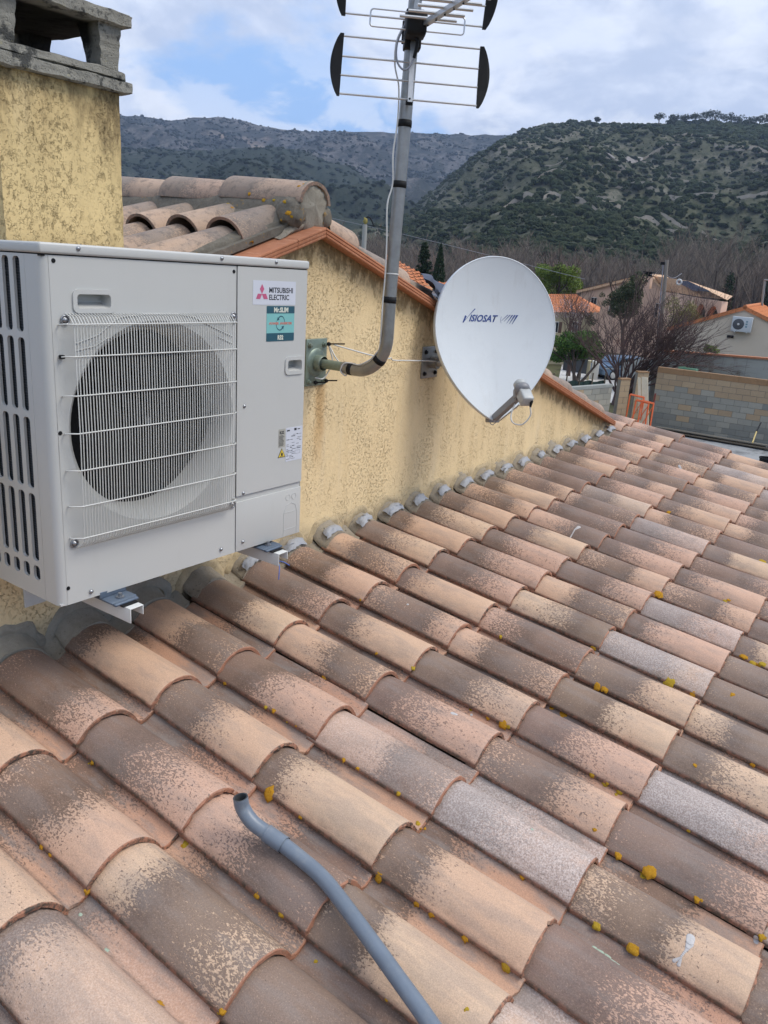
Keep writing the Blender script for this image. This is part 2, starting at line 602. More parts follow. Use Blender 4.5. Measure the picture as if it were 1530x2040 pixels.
def stucco(name, base, dirty=0.3, chimney=False):
    def fn(g):
        p = g.pos()
        x, y, z = g.sep(p)
        wp = g.vmath('ADD', p, g.scale(g.n_noise_vec(p, 40), (0.010, 0.010, 0.010)))
        st = g.scale(wp, (1.0, 1.0, 0.8))
        n1 = g.noise(st, 105, 2, 0.5, 0.9)
        line = g.step(g.math('ABSOLUTE', g.math('SUBTRACT', n1, 0.5)), 0.0, 0.055, 1.0, 0.0)
        seg = g.step(g.noise(p, 75, 3, 0.6), 0.46, 0.56)
        patch = g.step(g.noise(g.scale(p, (1, 1, 0.45)), 7, 4, 0.65), 0.36 if chimney else 0.40, 0.58)
        worm = g.math('MULTIPLY', g.math('MULTIPLY', line, seg), g.math('MULTIPLY_ADD', patch, 0.85, 0.15))
        if chimney:
            pit_ = g.step(g.noise(g.scale(wp, (1, 1, 0.6)), 55, 5, 0.72), 0.56, 0.66)
            worm = g.math('MAXIMUM', g.math('MULTIPLY', worm, 0.55), g.math('MULTIPLY', pit_, patch))
        pore = g.step(g.noise(wp, 150, 3, 0.7), 0.60, 0.70)
        tone = g.noise(g.scale(p, (1.0, 1.0, 0.30)), 5.5, 5, 0.65)
        c = g.mix(tone, tuple(v * 0.80 for v in base), tuple(min(1, v * 1.13) for v in base))
        streak = g.step(g.noise(g.scale(p, (1.0, 1.0, 0.07)), 9.0, 5, 0.65), 0.50, 0.72)
        c = g.mix(g.math('MULTIPLY', streak, 0.26), c, (0.56, 0.40, 0.20))
        pale = g.step(g.noise(g.scale(g.vmath('ADD', p, (4, 0, 2)), (1.0, 1.0, 0.12)), 8.0, 4, 0.6), 0.55, 0.72)
        c = g.mix(g.math('MULTIPLY', pale, 0.30), c, (0.72, 0.60, 0.42))
        c = g.mix(g.math('MULTIPLY', worm, 0.55 if chimney else 0.36), c, (0.26, 0.18, 0.08))
        c = g.mix(g.math('MULTIPLY', g.math('MULTIPLY', pore, patch), 0.20), c, (0.22, 0.15, 0.07))
        if chimney:
            top = g.math('ADD', g.math('MULTIPLY', g.step(z, 1.02, 1.42), 0.34), g.math('MULTIPLY', g.step(x, 0.42, 0.57), 0.20))
            mo = g.noise(g.scale(p, (1.0, 1.0, 0.35)), 16, 6, 0.72)
            m = g.step(g.math('ADD', mo, top), 0.70, 0.98)
            c = g.mix(g.math('MULTIPLY', m, 0.85), c, (0.085, 0.065, 0.038))
            c = g.mix(g.math('MULTIPLY', g.step(g.math('ADD', mo, top), 0.55, 0.85), 0.25), c, (0.25, 0.17, 0.08))
        else:
            dv = g.math('SUBTRACT', g.math('MULTIPLY_ADD', g.math('ABSOLUTE', g.math('SUBTRACT', x, 1.476)), -0.32, 1.045), z)
            mo = g.noise(g.vmath('ADD', g.scale(p, (1.0, 1.0, 0.5)), (9, 0, 0)), 18, 6, 0.72)
            m = g.step(g.math('ADD', mo, g.step(dv, 0.26, 0.0, 0.0, 0.42)), 0.74, 0.90)
            c = g.mix(g.math('MULTIPLY', m, 0.72), c, (0.09, 0.07, 0.04))
            m2 = g.step(dv, 0.32, 0.02)
            c = g.mix(g.math('MULTIPLY', m2, 0.35), c, (0.40, 0.26, 0.10))
            # rust run below the mast plate
            ru = g.math('MULTIPLY', g.step(g.math('ABSOLUTE', g.math('SUBTRACT', g.math('ADD', x, g.math('MULTIPLY', g.noise(p, 12, 3), 0.04)), 1.57)), 0.055, 0.01), g.step(z, 0.47, 0.40))
            c = g.mix(g.math('MULTIPLY', g.math('MULTIPLY', ru, g.step(z, -0.05, 0.3)), 0.55), c, (0.46, 0.24, 0.07))
            # darker and greyer just above the lower roof, with a ragged edge
            low = g.step(g.math('ADD', z, g.math('MULTIPLY', g.noise(p, 14, 4), 0.10)), -0.13, -0.21)
            c = g.mix(g.math('MULTIPLY', low, 0.55), c, (0.33, 0.27, 0.19))
        h = g.math('SUBTRACT', g.math('MULTIPLY', g.noise(wp, 34, 3, 0.6), 0.4), g.math('MULTIPLY', worm, 1.0))
        h = g.math('SUBTRACT', h, g.math('MULTIPLY', pore, 0.2))
        return dict(color=c, rough=0.93, spec=0.2, normal=g.bump(h, 0.9, 0.0045))
    return material(name, fn)


def _nnv(g, vec, scale):
    m = g.n.new('ShaderNodeTexNoise')
    g.put(m.inputs['Vector'], vec)
    m.inputs['Scale'].default_value = scale
    m.inputs['Detail'].default_value = 2
    return g.vmath('SUBTRACT', m.outputs['Color'], (0.5, 0.5, 0.5))


N.n_noise_vec = _nnv

M_STUCCO = stucco('yellow_render', (0.83, 0.645, 0.375))
M_STUCCO_C = stucco('chimney_render', (0.70, 0.53, 0.265), chimney=True)


def _mortar(g):
    p = g.pos()
    c = g.mix(g.noise(p, 22, 5, 0.7), (0.20, 0.165, 0.12), (0.38, 0.34, 0.275))
    c = g.mix(g.step(g.noise(p, 70, 4, 0.7), 0.58, 0.72), c, (0.10, 0.085, 0.06))
    return dict(color=c, rough=0.95, spec=0.2, normal=g.bump(g.noise(p, 90, 5, 0.75), 0.9, 0.004))


def _mortar_grey(g):
    p = g.pos()
    c = g.mix(g.noise(p, 26, 5, 0.7), (0.20, 0.18, 0.145), (0.38, 0.35, 0.29))
    c = g.mix(g.step(g.noise(p, 60, 4, 0.7), 0.62, 0.74), c, (0.16, 0.13, 0.09))
    return dict(color=c, rough=0.95, spec=0.2, normal=g.bump(g.noise(p, 110, 5, 0.75), 0.9, 0.005))


def _sealant(g):
    p = g.pos()
    c = g.mix(g.noise(p, 40, 4, 0.6), (0.22, 0.235, 0.26), (0.36, 0.37, 0.40))
    return dict(color=c, rough=0.55, normal=g.bump(g.noise(p, 60, 3, 0.6), 0.6, 0.004))


def _lichen_mortar(g):
    p = g.pos()
    c = g.mix(g.noise(p, 30, 5, 0.75), (0.075, 0.068, 0.055), (0.30, 0.27, 0.22))
    c = g.mix(g.step(g.noise(g.vmath('ADD', p, (3, 1, 0)), 17, 5, 0.75), 0.60, 0.68), c, (0.46, 0.25, 0.03))
    return dict(color=c, rough=0.95, spec=0.2, normal=g.bump(g.noise(p, 80, 5, 0.75), 1.0, 0.008))


M_MORTAR = material('old_mortar', _mortar)
M_ARCH = simple('smeared_render', (0.42, 0.33, 0.20), 0.95, var=0.35, scale=40, bump=0.004, dirt=((0.13, 0.10, 0.06), 50, 0.6))
M_MORTAR_G = material('grey_mortar', _mortar_grey)
M_SEAL = material('blue_grey_sealant', _sealant)
M_LMORTAR = material('lichened_mortar', _lichen_mortar)


def _lichen(g):
    o = g.pos()
    c = g.mix(g.noise(o, 160, 4, 0.7), (0.36, 0.16, 0.012), (0.54, 0.30, 0.03))
    c = g.mix(g.math('MULTIPLY', g.step(g.orand(), 0.5, 0.9), 0.6), c, (0.40, 0.33, 0.04))
    return dict(color=c, rough=0.95, spec=0.15, normal=g.bump(g.noise(o, 300, 4, 0.7), 1.0, 0.003))


M_LICHEN = material('orange_lichen', _lichen)
M_LICHEN_G = simple('pale_green_lichen', (0.34, 0.42, 0.33), 0.95, var=0.4, scale=200, bump=0.002)
M_WHITE_DROP = simple('bird_dropping', (0.46, 0.44, 0.43), 0.8, var=0.2, scale=90)


def _trim(g):
    p = g.pos()
    c = g.mix(g.noise(p, 12, 5, 0.7), (0.33, 0.125, 0.065), (0.50, 0.215, 0.11))
    ps = g.scale(p, (2.2, 0.35, 2.2))
    c = g.mix(g.math('MULTIPLY', g.step(g.noise(ps, 30, 5, 0.7), 0.52, 0.7), 0.55), c, (0.60, 0.33, 0.20))
    c = g.mix(g.math('MULTIPLY', g.step(g.noise(p, 34, 5, 0.75), 0.60, 0.72), 0.6), c, (0.12, 0.07, 0.05))
    return dict(color=c, rough=0.85, spec=0.3, normal=g.bump(g.noise(p, 70, 4, 0.7), 0.6, 0.002))


M_TRIM = material('red_clay_trim', _trim)


def _conc(g):
    p = g.pos()
    x, y, z = g.sep(p)
    c = g.mix(g.noise(p, 18, 5, 0.7), (0.17, 0.165, 0.145), (0.36, 0.345, 0.30))
    blk = g.step(g.noise(g.vmath('ADD', p, (5, 2, 0)), 13, 6, 0.75), 0.50, 0.60)
    c = g.mix(g.math('MULTIPLY', blk, 0.85), c, (0.035, 0.037, 0.038))
    c = g.mix(g.math('MULTIPLY', g.step(g.noise(p, 33, 5, 0.7), 0.62, 0.7), 0.5), c, (0.42, 0.38, 0.22))
    # soot inside the cap
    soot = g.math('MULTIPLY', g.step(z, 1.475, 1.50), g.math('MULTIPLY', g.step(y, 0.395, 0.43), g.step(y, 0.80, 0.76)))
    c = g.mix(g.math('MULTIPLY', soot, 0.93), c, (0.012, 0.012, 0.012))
    h = g.math('ADD', g.noise(p, 70, 5, 0.75), g.math('MULTIPLY', g.step(g.voro(p, 130), 0.0, 0.35), 0.5))
    return dict(color=c, rough=0.95, spec=0.2, normal=g.bump(h, 0.9, 0.006))


M_CONC = material('weathered_concrete', _conc)
M_SOOT = simple('soot_black', (0.010, 0.010, 0.010), 0.98, var=0.4, spec=0.1)

# air conditioner
def _acw(g):
    p = g.obj()
    c = g.mix(g.noise(p, 3, 4, 0.6), (0.470, 0.472, 0.455), (0.510, 0.510, 0.490))
    st = g.step(g.noise(g.scale(p, (1, 1, 0.12)), 14, 5, 0.7), 0.55, 0.75)
    c = g.mix(g.math('MULTIPLY', st, 0.10), c, (0.36, 0.34, 0.30))
    c = g.mix(g.math('MULTIPLY', g.step(g.noise(p, 240, 3, 0.7), 0.70, 0.74), 0.25), c, (0.25, 0.22, 0.18))
    return dict(color=c, rough=0.42, spec=0.45, normal=g.bump(g.noise(p, 4, 2), 0.15, 0.004))


M_ACW = material('unit_paint', _acw)
M_WIRE = simple('wire_paint', (0.56, 0.56, 0.53), 0.4, var=0.05, scale=5)
M_DARK = simple('dark_interior', (0.012, 0.012, 0.013), 0.7, var=0.2, spec=0.2)
M_FANB = simple('fan_black', (0.006, 0.0062, 0.007), 0.85, var=0.2, scale=8, spec=0.1)


def _fins(g):
    p = g.obj()
    x, y, z = g.sep(p)
    w = g.math('MULTIPLY_ADD', g.math('SINE', g.math('MULTIPLY', z, 900.0)), 0.5, 0.5)
    n = g.noise(p, 60, 4, 0.7)
    c = g.mix(w, (0.045, 0.055, 0.065), (0.10, 0.11, 0.125))
    c = g.mix(g.step(n, 0.72, 0.76), c, (0.5, 0.5, 0.5))
    c = g.mix(g.math('MULTIPLY', g.noise(g.scale(p, (1, 1, 0.3)), 18, 3), 0.4), c, (0.02, 0.022, 0.025))
    return dict(color=c, rough=0.55, metal=0.3, normal=g.bump(w, 0.4, 0.001))


M_FINS = material('coil_fins', _fins)
M_BLACKP = simple('black_plastic', (0.011, 0.011, 0.012), 0.6, var=0.25, scale=40, spec=0.2)
M_STKW = simple('sticker_white', (0.58, 0.60, 0.66), 0.3, var=0.04, scale=12)
M_STKT = simple('sticker_teal', (0.20, 0.47, 0.46), 0.35, var=0.03)
M_STKD = simple('sticker_dark_teal', (0.022, 0.085, 0.12), 0.35, var=0.05)
M_STKR = simple('logo_rose', (0.50, 0.10, 0.20), 0.4, var=0.08)
M_INK = simple('ink_black', (0.02, 0.022, 0.03), 0.5, var=0.1)
M_INKR = simple('ink_red', (0.55, 0.16, 0.12), 0.5, var=0.1)
M_INKW = simple('ink_cream', (0.62, 0.64, 0.55), 0.5, var=0.05)
M_INKB = simple('ink_blue', (0.025, 0.055, 0.22), 0.5, var=0.1)
M_YEL = simple('warning_yellow', (0.75, 0.55, 0.06), 0.4, var=0.05)
M_SCREW = simple('screw_steel', (0.30, 0.31, 0.33), 0.35, metal=0.8, var=0.3, scale=200)
M_BRK = simple('bracket_white', (0.62, 0.63, 0.61), 0.4, var=0.06, scale=14, dirt=((0.35, 0.31, 0.25), 20, 0.25))
M_FOOT = simple('foot_blue_grey', (0.115, 0.15, 0.20), 0.5, metal=0.3, var=0.3, scale=60)
M_GALV = simple('galvanised', (0.30, 0.295, 0.28), 0.42, metal=0.75, var=0.30, scale=26, dirt=((0.22, 0.19, 0.15), 12, 0.6))
M_ZINC = simple('green_zinc', (0.22, 0.27, 0.22), 0.45, metal=0.45, var=0.35, scale=30, dirt=((0.16, 0.14, 0.12), 18, 0.6))
M_ALU = simple('aluminium', (0.55, 0.55, 0.55), 0.35, metal=0.8, var=0.15, scale=60)
M_CABLE = simple('white_cable', (0.60, 0.60, 0.58), 0.5, var=0.12, scale=30)
M_CABLEG = simple('grey_cable', (0.26, 0.27, 0.31), 0.5, var=0.12, scale=30)


def _dish(g):
    p = g.obj()
    c = g.mix(g.noise(p, 5, 4, 0.6), (0.60, 0.64, 0.665), (0.655, 0.69, 0.71))
    st = g.step(g.noise(g.scale(p, (1, 1, 0.16)), 16, 5, 0.72), 0.54, 0.72)
    c = g.mix(g.math('MULTIPLY', st, 0.30), c, (0.50, 0.51, 0.50))
    c = g.mix(g.math('MULTIPLY', g.step(g.noise(p, 9, 5, 0.7), 0.5, 0.75), 0.25), c, (0.52, 0.55, 0.57))
    c = g.mix(g.math('MULTIPLY', g.step(g.noise(p, 120, 3, 0.7), 0.72, 0.76), 0.3), c, (0.3, 0.3, 0.3))
    return dict(color=c, rough=0.5, spec=0.35)


M_DISH = material('dish_paint', _dish)
M_GREYP = simple('grey_plastic', (0.20, 0.20, 0.21), 0.45, var=0.15, scale=40)
M_LNB = simple('lnb_white', (0.40, 0.41, 0.40), 0.4, var=0.06, scale=20)
M_PVC = simple('grey_pvc', (0.145, 0.175, 0.215), 0.38, var=0.18, scale=16, bump=0.0006, dirt=((0.26, 0.27, 0.27), 26, 0.35))


# ------------------------------------------------------------------ lower tiled roof
PX, PY = 0.26000, 0.41763
SL = 0.149022
XH = Vector((1, 0, 0))
DR = Vector((0, -math.cos(SL), -math.sin(SL)))
NRM = Vector((0, -math.sin(SL), math.cos(SL)))
O0 = Vector((-0.04664, 0.30556, -0.29926))
YW = 0.385
DXY = {0: (-0.0026, -0.0054), 1: (-0.0048, -0.0007), 2: (0.001, 0.0016), 3: (0.0142, 0.008), 4: (0.0129, 0.0051), 5: (0.0075, 0.0023),
       6: (0.0041, 0.0074), 7: (0.0085, 0.0084), 8: (-0.0092, 0.0041), 9: (-0.0202, 0.0), 10: (-0.0275, -0.0023), 11: (-0.0267, -0.0007),
       12: (-0.0393, -0.0125), 13: (-0.0392, -0.0101), 14: (-0.0407, -0.0072), 15: (-0.0213, -0.0031), 16: (-0.0151, -0.0068),
       17: (-0.0067, -0.0127), 18: (0.012, -0.0076), 19: (0.0327, 0.0024), 20: (0.0407, 0.0), 21: (0.0706, 0.0082), 22: (0.075, 0.008)}


def foot_at(c, r):
    dx, dy = DXY.get(c, (0, 0))
    return O0 + XH * (c * PX + dx) + DR * (r * PY - dy)


PROFILE = [(-0.002, -0.004), (-0.001, 0.008), (0.011, 0.020), (0.028, 0.038), (0.052, 0.054), (0.080, 0.062), (0.106, 0.062),
           (0.129, 0.057), (0.152, 0.047), (0.172, 0.031), (0.190, 0.011), (0.203, -0.009), (0.208, -0.019), (0.221, -0.026),
           (0.235, -0.025), (0.250, -0.018), (0.272, -0.007)]


def tile_mesh(name, seed, length=0.452, mat=None):
    rng = random.Random(seed)
    pr = [(q.x, q.y) for q in spline([(a, b, 0) for a, b in PROFILE], 2)]
    n = len(pr)
    inner = []
    for i in range(n):
        a = Vector(pr[max(i - 1, 0)])
        b = Vector(pr[min(i + 1, n - 1)])
        t = (b - a).normalized()
        inner.append((pr[i][0] + t.y * 0.0125, pr[i][1] - t.x * 0.0125))
    inner[0] = (pr[0][0] + 0.012, pr[0][1] + 0.0)
    loop = pr + inner[::-1]
    m = len(loop)
    ys = [0.0, 0.0028, 0.03, 0.10, 0.20, 0.30, 0.38, length]
    vs, fs = [], []
    ph = rng.uniform(0, 50)
    sag = rng.uniform(-0.0015, 0.0015)
    rough = rng.choice((0.0, 0.3, 1.0))
    for yi, y in enumerate(ys):
        k = y / length
        cx, cz = 0.12, 0.0
        for j, (px_, pz_) in enumerate(loop):
            x = px_
            z = pz_
            if x < 0.205:
                x = cx + (x - cx) * (1 - 0.030 * k)
                z = z - (0.007 * k) * max(0, z) / 0.06
            if yi == 0:
                outer = j < n
                x += (0.0 if outer else 0.0)
                z += -0.0022 if outer else 0.0012
            e = 0
            if yi <= 1:
                e = mnoise.noise(Vector((x * 45, ph, z * 45))) * (0.0022 + 0.003 * rough) + mnoise.noise(Vector((x * 120, ph + 5, z * 120))) * (0.0014 + 0.002 * rough)
                cn = mnoise.noise(Vector((x * 30, ph + 20, 0)))
                if cn > 0.38:
                    e += (cn - 0.38) * 0.05 * rough
            z += mnoise.noise(Vector((x * 9, y * 7, ph))) * 0.0022 + sag * math.sin(math.pi * k)
            x += mnoise.noise(Vector((y * 6, ph, 3))) * 0.0018
            vs.append((x, y + e, z))
    for i in range(len(ys) - 1):
        for j in range(m):
            j2 = (j + 1) % m
            fs.append((i * m + j, i * m + j2, (i + 1) * m + j2, (i + 1) * m + j))
    b = MB()
    b.add(vs, fs, True)
    # end faces as strips
    for base, rev in ((0, False), ((len(ys) - 1) * m, True)):
        for j in range(n - 1):
            f = (base + j, base + m - 1 - j, base + m - 2 - j, base + j + 1)
            b.f.append(f[::-1] if rev else f)
            b.sm.append(False)
    me = b.mesh(name, mat)
    bm = bmesh.new()
    bm.from_mesh(me)
    bmesh.ops.recalc_face_normals(bm, faces=bm.faces)
    bm.to_mesh(me)
    bm.free()
    me.set_sharp_from_angle(angle=rad(38))
    return me


TILES = [tile_mesh('tile', 100 + i, 0.452, M_TILE) for i in range(14)]
TILES_TOP = [tile_mesh('tile', 200 + i, 0.424, M_TILE) for i in range(3)]

lower = thing('lean_to_roof', 'low roof of weathered peach and brown clay barrel tiles in the foreground', 'tiled roof', (2.6, -1.2, -0.55))
rng = random.Random(7)


# pale frosted tiles, where the photograph has them
FROST = {(2, 4): 0.85, (4, 5): 0.85, (2, 3): 0.40, (0, 5): 0.8, (3, 6): 0.8, (7, 4): 0.75, (9, 4): 0.6, (13, 3): 0.5, (20, 3): 0.6, (19, 4): 0.6, (-2, 3): 0.3, (14, 2): 0.3}


def place_tile(c, r, meshes, dn=0.0):
    p = foot_at(c, r)
    p = p + XH * rng.uniform(-0.002, 0.002) + DR * rng.uniform(-0.007, 0.007) + NRM * (dn + rng.uniform(-0.001, 0.001))
    ang = SL - 0.034 + rng.uniform(-0.003, 0.003)
    m = Matrix.Translation(p) @ Matrix.Rotation(ang, 4, 'X') @ Matrix.Rotation(rng.uniform(-0.011, 0.011), 4, 'Z') @ Matrix.Rotation(rng.uniform(-0.007, 0.009), 4, 'Y')
    o = instance('tile', rng.choice(meshes), lower, PM['lean_to_roof'].inverted() @ m)
    fv = FROST.get((c, r), 0.0)
    o.color = (1 - fv, 1, 1, 1)
    return o


for r in range(1, 7):
    for c in range(-6, 23):
        place_tile(c, r, TILES_TOP if (r == 1 and c < 21) else TILES)
for c in (21, 22):
    place_tile(c, 0, TILES)

# boarding under the tiles, and the walls of the low building
b = MB()
pts = []
for c, r in ((-6.2, -0.0), (23.0, -0.0), (23.0, 6.1), (-6.2, 6.1)):
    pts.append(O0 + XH * (c * PX) + DR * (r * PY) - NRM * 0.062)
b.slab(pts, -NRM * 0.03)
b.build('roof_deck', simple('old_boarding', (0.10, 0.08, 0.06), 0.9, var=0.3), lower)
b = MB()
b.box((-1.6, -2.15, -4.25), (5.85, YW - 0.01, -0.72))
b.box((5.70, -2.15, -0.72), (5.85, -0.2, -0.56))
b.build('wall', M_STUCCO, lower)

# mortar plugs between the first row and the wall
TC = -0.034 + SL


def bed(name, c0, c1, y0, y1, lift, mat, seed, flare=0.012, sc=1.0):
    """lump following the tile profile from y0 to y1"""
    pr = [(q.x, q.y) for q in spline([(a, b_, 0) for a, b_ in PROFILE], 1)]
    b_ = MB()
    vs, fs = [], []
    st = 5
    for i in range(st):
        y = y0 + (y1 - y0) * i / (st - 1)
        for (u, v) in pr:
            base = foot_at(c0, 0)
            x = base.x + 0.12 + (u - 0.12) * sc
            z = base.z + math.tan(SL) * (y - base.y) + v * sc + lift + flare * (i / (st - 1)) ** 2
            nz = mnoise.noise(Vector((x * 30 + seed, y * 30, z * 20)))
            vs.append((x, y, z + nz * 0.009 + mnoise.noise(Vector((x * 90 + seed, y * 90, 1))) * 0.004))
    m = len(pr)
    for i in range(st - 1):
        for j in range(m - 1):
            fs.append((i * m + j, i * m + j + 1, (i + 1) * m + j + 1, (i + 1) * m + j))
    b_.add(vs, fs, True)
    b_.add([vs[j] for j in range(m)] + [(vs[j][0], vs[j][1], vs[j][2] - 0.05) for j in range(m)], [(j, m + j, m + j + 1, j + 1) for j in range(m - 1)], True)
    return b_.build(name, mat, lower)


for c in range(-5, 21):
    rv = random.Random(c + 900)
    bed('mortar_plug', c, c, 0.300 + rv.uniform(-0.008, 0.012), YW + 0.004, -0.010 + rv.uniform(-0.006, 0.004), M_MORTAR if c > 2 else M_MORTAR_G, c * 3.1, 0.022 + rv.uniform(-0.010, 0.016), 0.97 + rv.uniform(-0.05, 0.04))
    if c >= 4:
        # smear of sealant over the crown
        b = MB()
        base = foot_at(c, 0)
        rr = random.Random(c)
        vs, fs = [], []
        nu, nv = 9, 5
        u0, u1 = 0.016 + rr.uniform(0, 0.015), 0.135 + rr.uniform(-0.03, 0.015)
        for i in range(nv):
            y = 0.298 + rr.uniform(-0.004, 0.004) + 0.040 * i / (nv - 1)
            for j in range(nu):
                u = u0 + (u1 - u0) * j / (nu - 1)
                h = 0.0655 - ((u - 0.093) / 0.105) ** 2 * 0.052
                ed = min(i, nv - 1 - i, 1) * min(j, nu - 1 - j, 1)
                z = base.z + math.tan(SL) * (y - base.y) + h * 0.97 + (0.004 if ed else -0.008) + 0.012 * (i / (nv - 1)) ** 2 + rr.uniform(-0.0015, 0.0015)
                vs.append((base.x + u + rr.uniform(-0.006, 0.006), y + rr.uniform(-0.007, 0.007), z))
        for i in range(nv - 1):
            for j in range(nu - 1):
                fs.append((i * nu + j, i * nu + j + 1, (i + 1) * nu + j + 1, (i + 1) * nu + j))
        b.add(vs, fs, True)
        b.build('sealant_smear', M_SEAL, lower)
# arched smear of render on the wall round each plug
for c in range(-3, 21):
    base = foot_at(c, 0)
    b = MB()
    vs, fs = [], []
    rr = random.Random(c + 50)
    n = 22
    zb = base.z + math.tan(SL) * (YW - base.y)
    for i in range(n + 1):
        a = math.pi * (0.0 + i / n)
        R0 = 0.114 + 0.012 * mnoise.noise(Vector((c * 7.3, 0.5, 0))) + 0.018 * mnoise.noise(Vector((c * 3.3, i * 0.35, 0)))
        for k, (dr, dy) in enumerate(((-0.030, -0.010), (-0.008, -0.014), (0.004, -0.012), (0.016, 0.003))):
            rr_ = R0 + dr
            vs.append((base.x + 0.105 + 0.012 * mnoise.noise(Vector((c * 5.1, 0, 3))) - math.cos(a) * rr_ * 1.02, YW + dy + 0.003 * mnoise.noise(Vector((i * 0.8, k, c))), zb - 0.018 + math.sin(a) * rr_ * 0.86))
    for i in range(n):
        for k in range(3):
            fs.append((i * 4 + k, (i + 1) * 4 + k, (i + 1) * 4 + k + 1, i * 4 + k + 1))
    b.add(vs, fs, True)
    b.build('mortar_arch', M_ARCH if c > 2 else M_MORTAR_G, lower)


# ------------------------------------------------------------------ gabled house behind
XA, ZA, KS = 1.474, 1.045, 0.322         # ridge position, height of the verge line at the apex, roof slope
XR, XL = 5.34, -2.35
AS = math.atan(KS)
G0 = -4.2
house = thing('gabled_house', 'yellow rendered house wall with red verge tiles and an old barrel tile roof', 'house', (XA, YW, G0))


def zline(x, dz=0.0):
    return ZA - KS * abs(x - XA) + dz


b = MB()
b.slab([(XL + 0.1, YW, G0), (XR - 0.1, YW, G0), (XR - 0.1, YW, zline(XR - 0.1) + 0.0), (XA, YW, ZA + 0.0), (XL + 0.1, YW, zline(XL + 0.1))], (0, 8.0, 0))
b.build('wall', M_STUCCO, house)

# verge trim: L-shaped clay pieces with grooves, 0.5 m long
YT0 = YW - 0.060


def verge_piece(side, s0, s1, name='verge_tile'):
    """side -1 left slope, +1 right slope; s measured from the apex along x"""
    b = MB()
    prof = [(YT0 + 0.004, 0.0), (YT0, 0.004), (YT0, 0.010), (YT0 + 0.004, 0.013), (YT0, 0.016), (YT0, 0.024), (YT0 + 0.004, 0.027), (YT0, 0.030),
            (YT0 + 0.001, 0.036), (YT0 + 0.006, 0.039), (YT0 + 0.21, 0.044), (YT0 + 0.21, 0.030), (YT0 + 0.02, 0.0)]
    vs, fs = [], []
    m = len(prof)
    for i, s in enumerate((s0 + 0.0015, s1 - 0.0015)):
        x = XA + side * s
        for (y, h) in prof:
            vs.append((x, y, zline(x) - 0.022 + h * 1.0))
    fs = [(j, (j + 1) % m, m + (j + 1) % m, m + j) for j in range(m)] + [tuple(range(m)), tuple(range(m, 2 * m))[::-1]]
    b.add(vs, fs)
    o = b.build(name, M_TRIM, house)
    return o


s = 0.0
while s < 3.9:
    e = min(s + (0.52 if s else 0.50), 3.9)
    verge_piece(1, s, e)
    s = e
s = 0.0
while s < 3.8:
    e = min(s + (0.50 if s else 0.17), 3.8)
    verge_piece(-1, s, e)
    s = e


def barrel_mesh(name, R0, R1, L, mat, seed=0, arc=178, t=0.013, flat=0.86):
    """half-round tile along +Y, radius R0 at y=0"""
    vs, fs = [], []
    na, ny = 14, 5
    for i in range(ny):
        k = i / (ny - 1)
        R = R0 + (R1 - R0) * k
        for lay in (0, 1):
            for j in range(na + 1):
                a = rad(90 - arc / 2 + arc * j / na)
                rr = R - lay * t + 0.0012 * mnoise.noise(Vector((j * 0.7 + seed, k * 4, lay)))
                e = 0.002 * mnoise.noise(Vector((j * 0.9, seed * 3.1, 0))) if i == 0 else 0
                vs.append((-math.cos(a) * rr, L * k + e, math.sin(a) * rr * flat))
    m = 2 * (na + 1)
    for i in range(ny - 1):
        for j in range(na):
            p = i * m + j
            fs.append((p, p + 1, p + m + 1, p + m))
            q = i * m + na + 1 + j
            fs.append((q + m, q + m + 1, q + 1, q))
        for j in (0, na):
            p = i * m + j
            q = p + na + 1
            fs.append((p, p + m, q + m, q) if j == 0 else (q, q + m, p + m, p))
    for i in (0, ny - 1):
        for j in range(na):
            p = i * m + j
            q = p + na + 1
            fs.append((q, q + 1, p + 1, p) if i == 0 else (p, p + 1, q + 1, q))
    b = MB()
    b.add(vs, fs, True)
    return b.mesh(name, mat, 40)


BARR = [barrel_mesh('cover_tile', 0.098, 0.080, 0.46, M_TILE_U, i) for i in range(4)]
BARRS = [barrel_mesh('cover_tile', 0.100, 0.088, 0.27, M_TILE_U, i + 9) for i in range(3)]
rng = random.Random(21)
# mortar bed under the covers of both slopes
b = MB()
for sd_ in (-1, 1):
    xe = XA + sd_ * 3.86
    b.slab([(XA, YT0 + 0.10, ZA + 0.028), (xe, YT0 + 0.10, zline(xe) + 0.028), (xe, 8.5, zline(xe) + 0.028), (XA, 8.5, ZA + 0.028)], (0, 0, 0.03))
b.build('roof_bed', M_LMORTAR, house)
# rubble mortar fill at the open side of the first cover row
b = MB()
for sd_ in (-1, 1):
    YV = YT0 + (0.132 if sd_ < 0 else 0.115)
    n = 90
    vs, fs = [], []
    for i in range(n + 1):
        x = XA + sd_ * 3.82 * i / n
        for k, (y, h) in enumerate(((YV, 0.018), (YV - 0.008, 0.045), (YV, 0.072), (YV + 0.04, 0.085))):
            nz = mnoise.noise(Vector((x * 22, k * 1.7, sd_))) * 0.012
            vs.append((x, y + nz + (0.008 if k == 1 else 0), zline(x) + h + nz * 0.5))
    for i in range(n):
        for k in range(3):
            fs.append((i * 4 + k, (i + 1) * 4 + k, (i + 1) * 4 + k + 1, i * 4 + k + 1))
    b.add(vs, fs, True)
b.build('verge_mortar', M_LMORTAR, house)

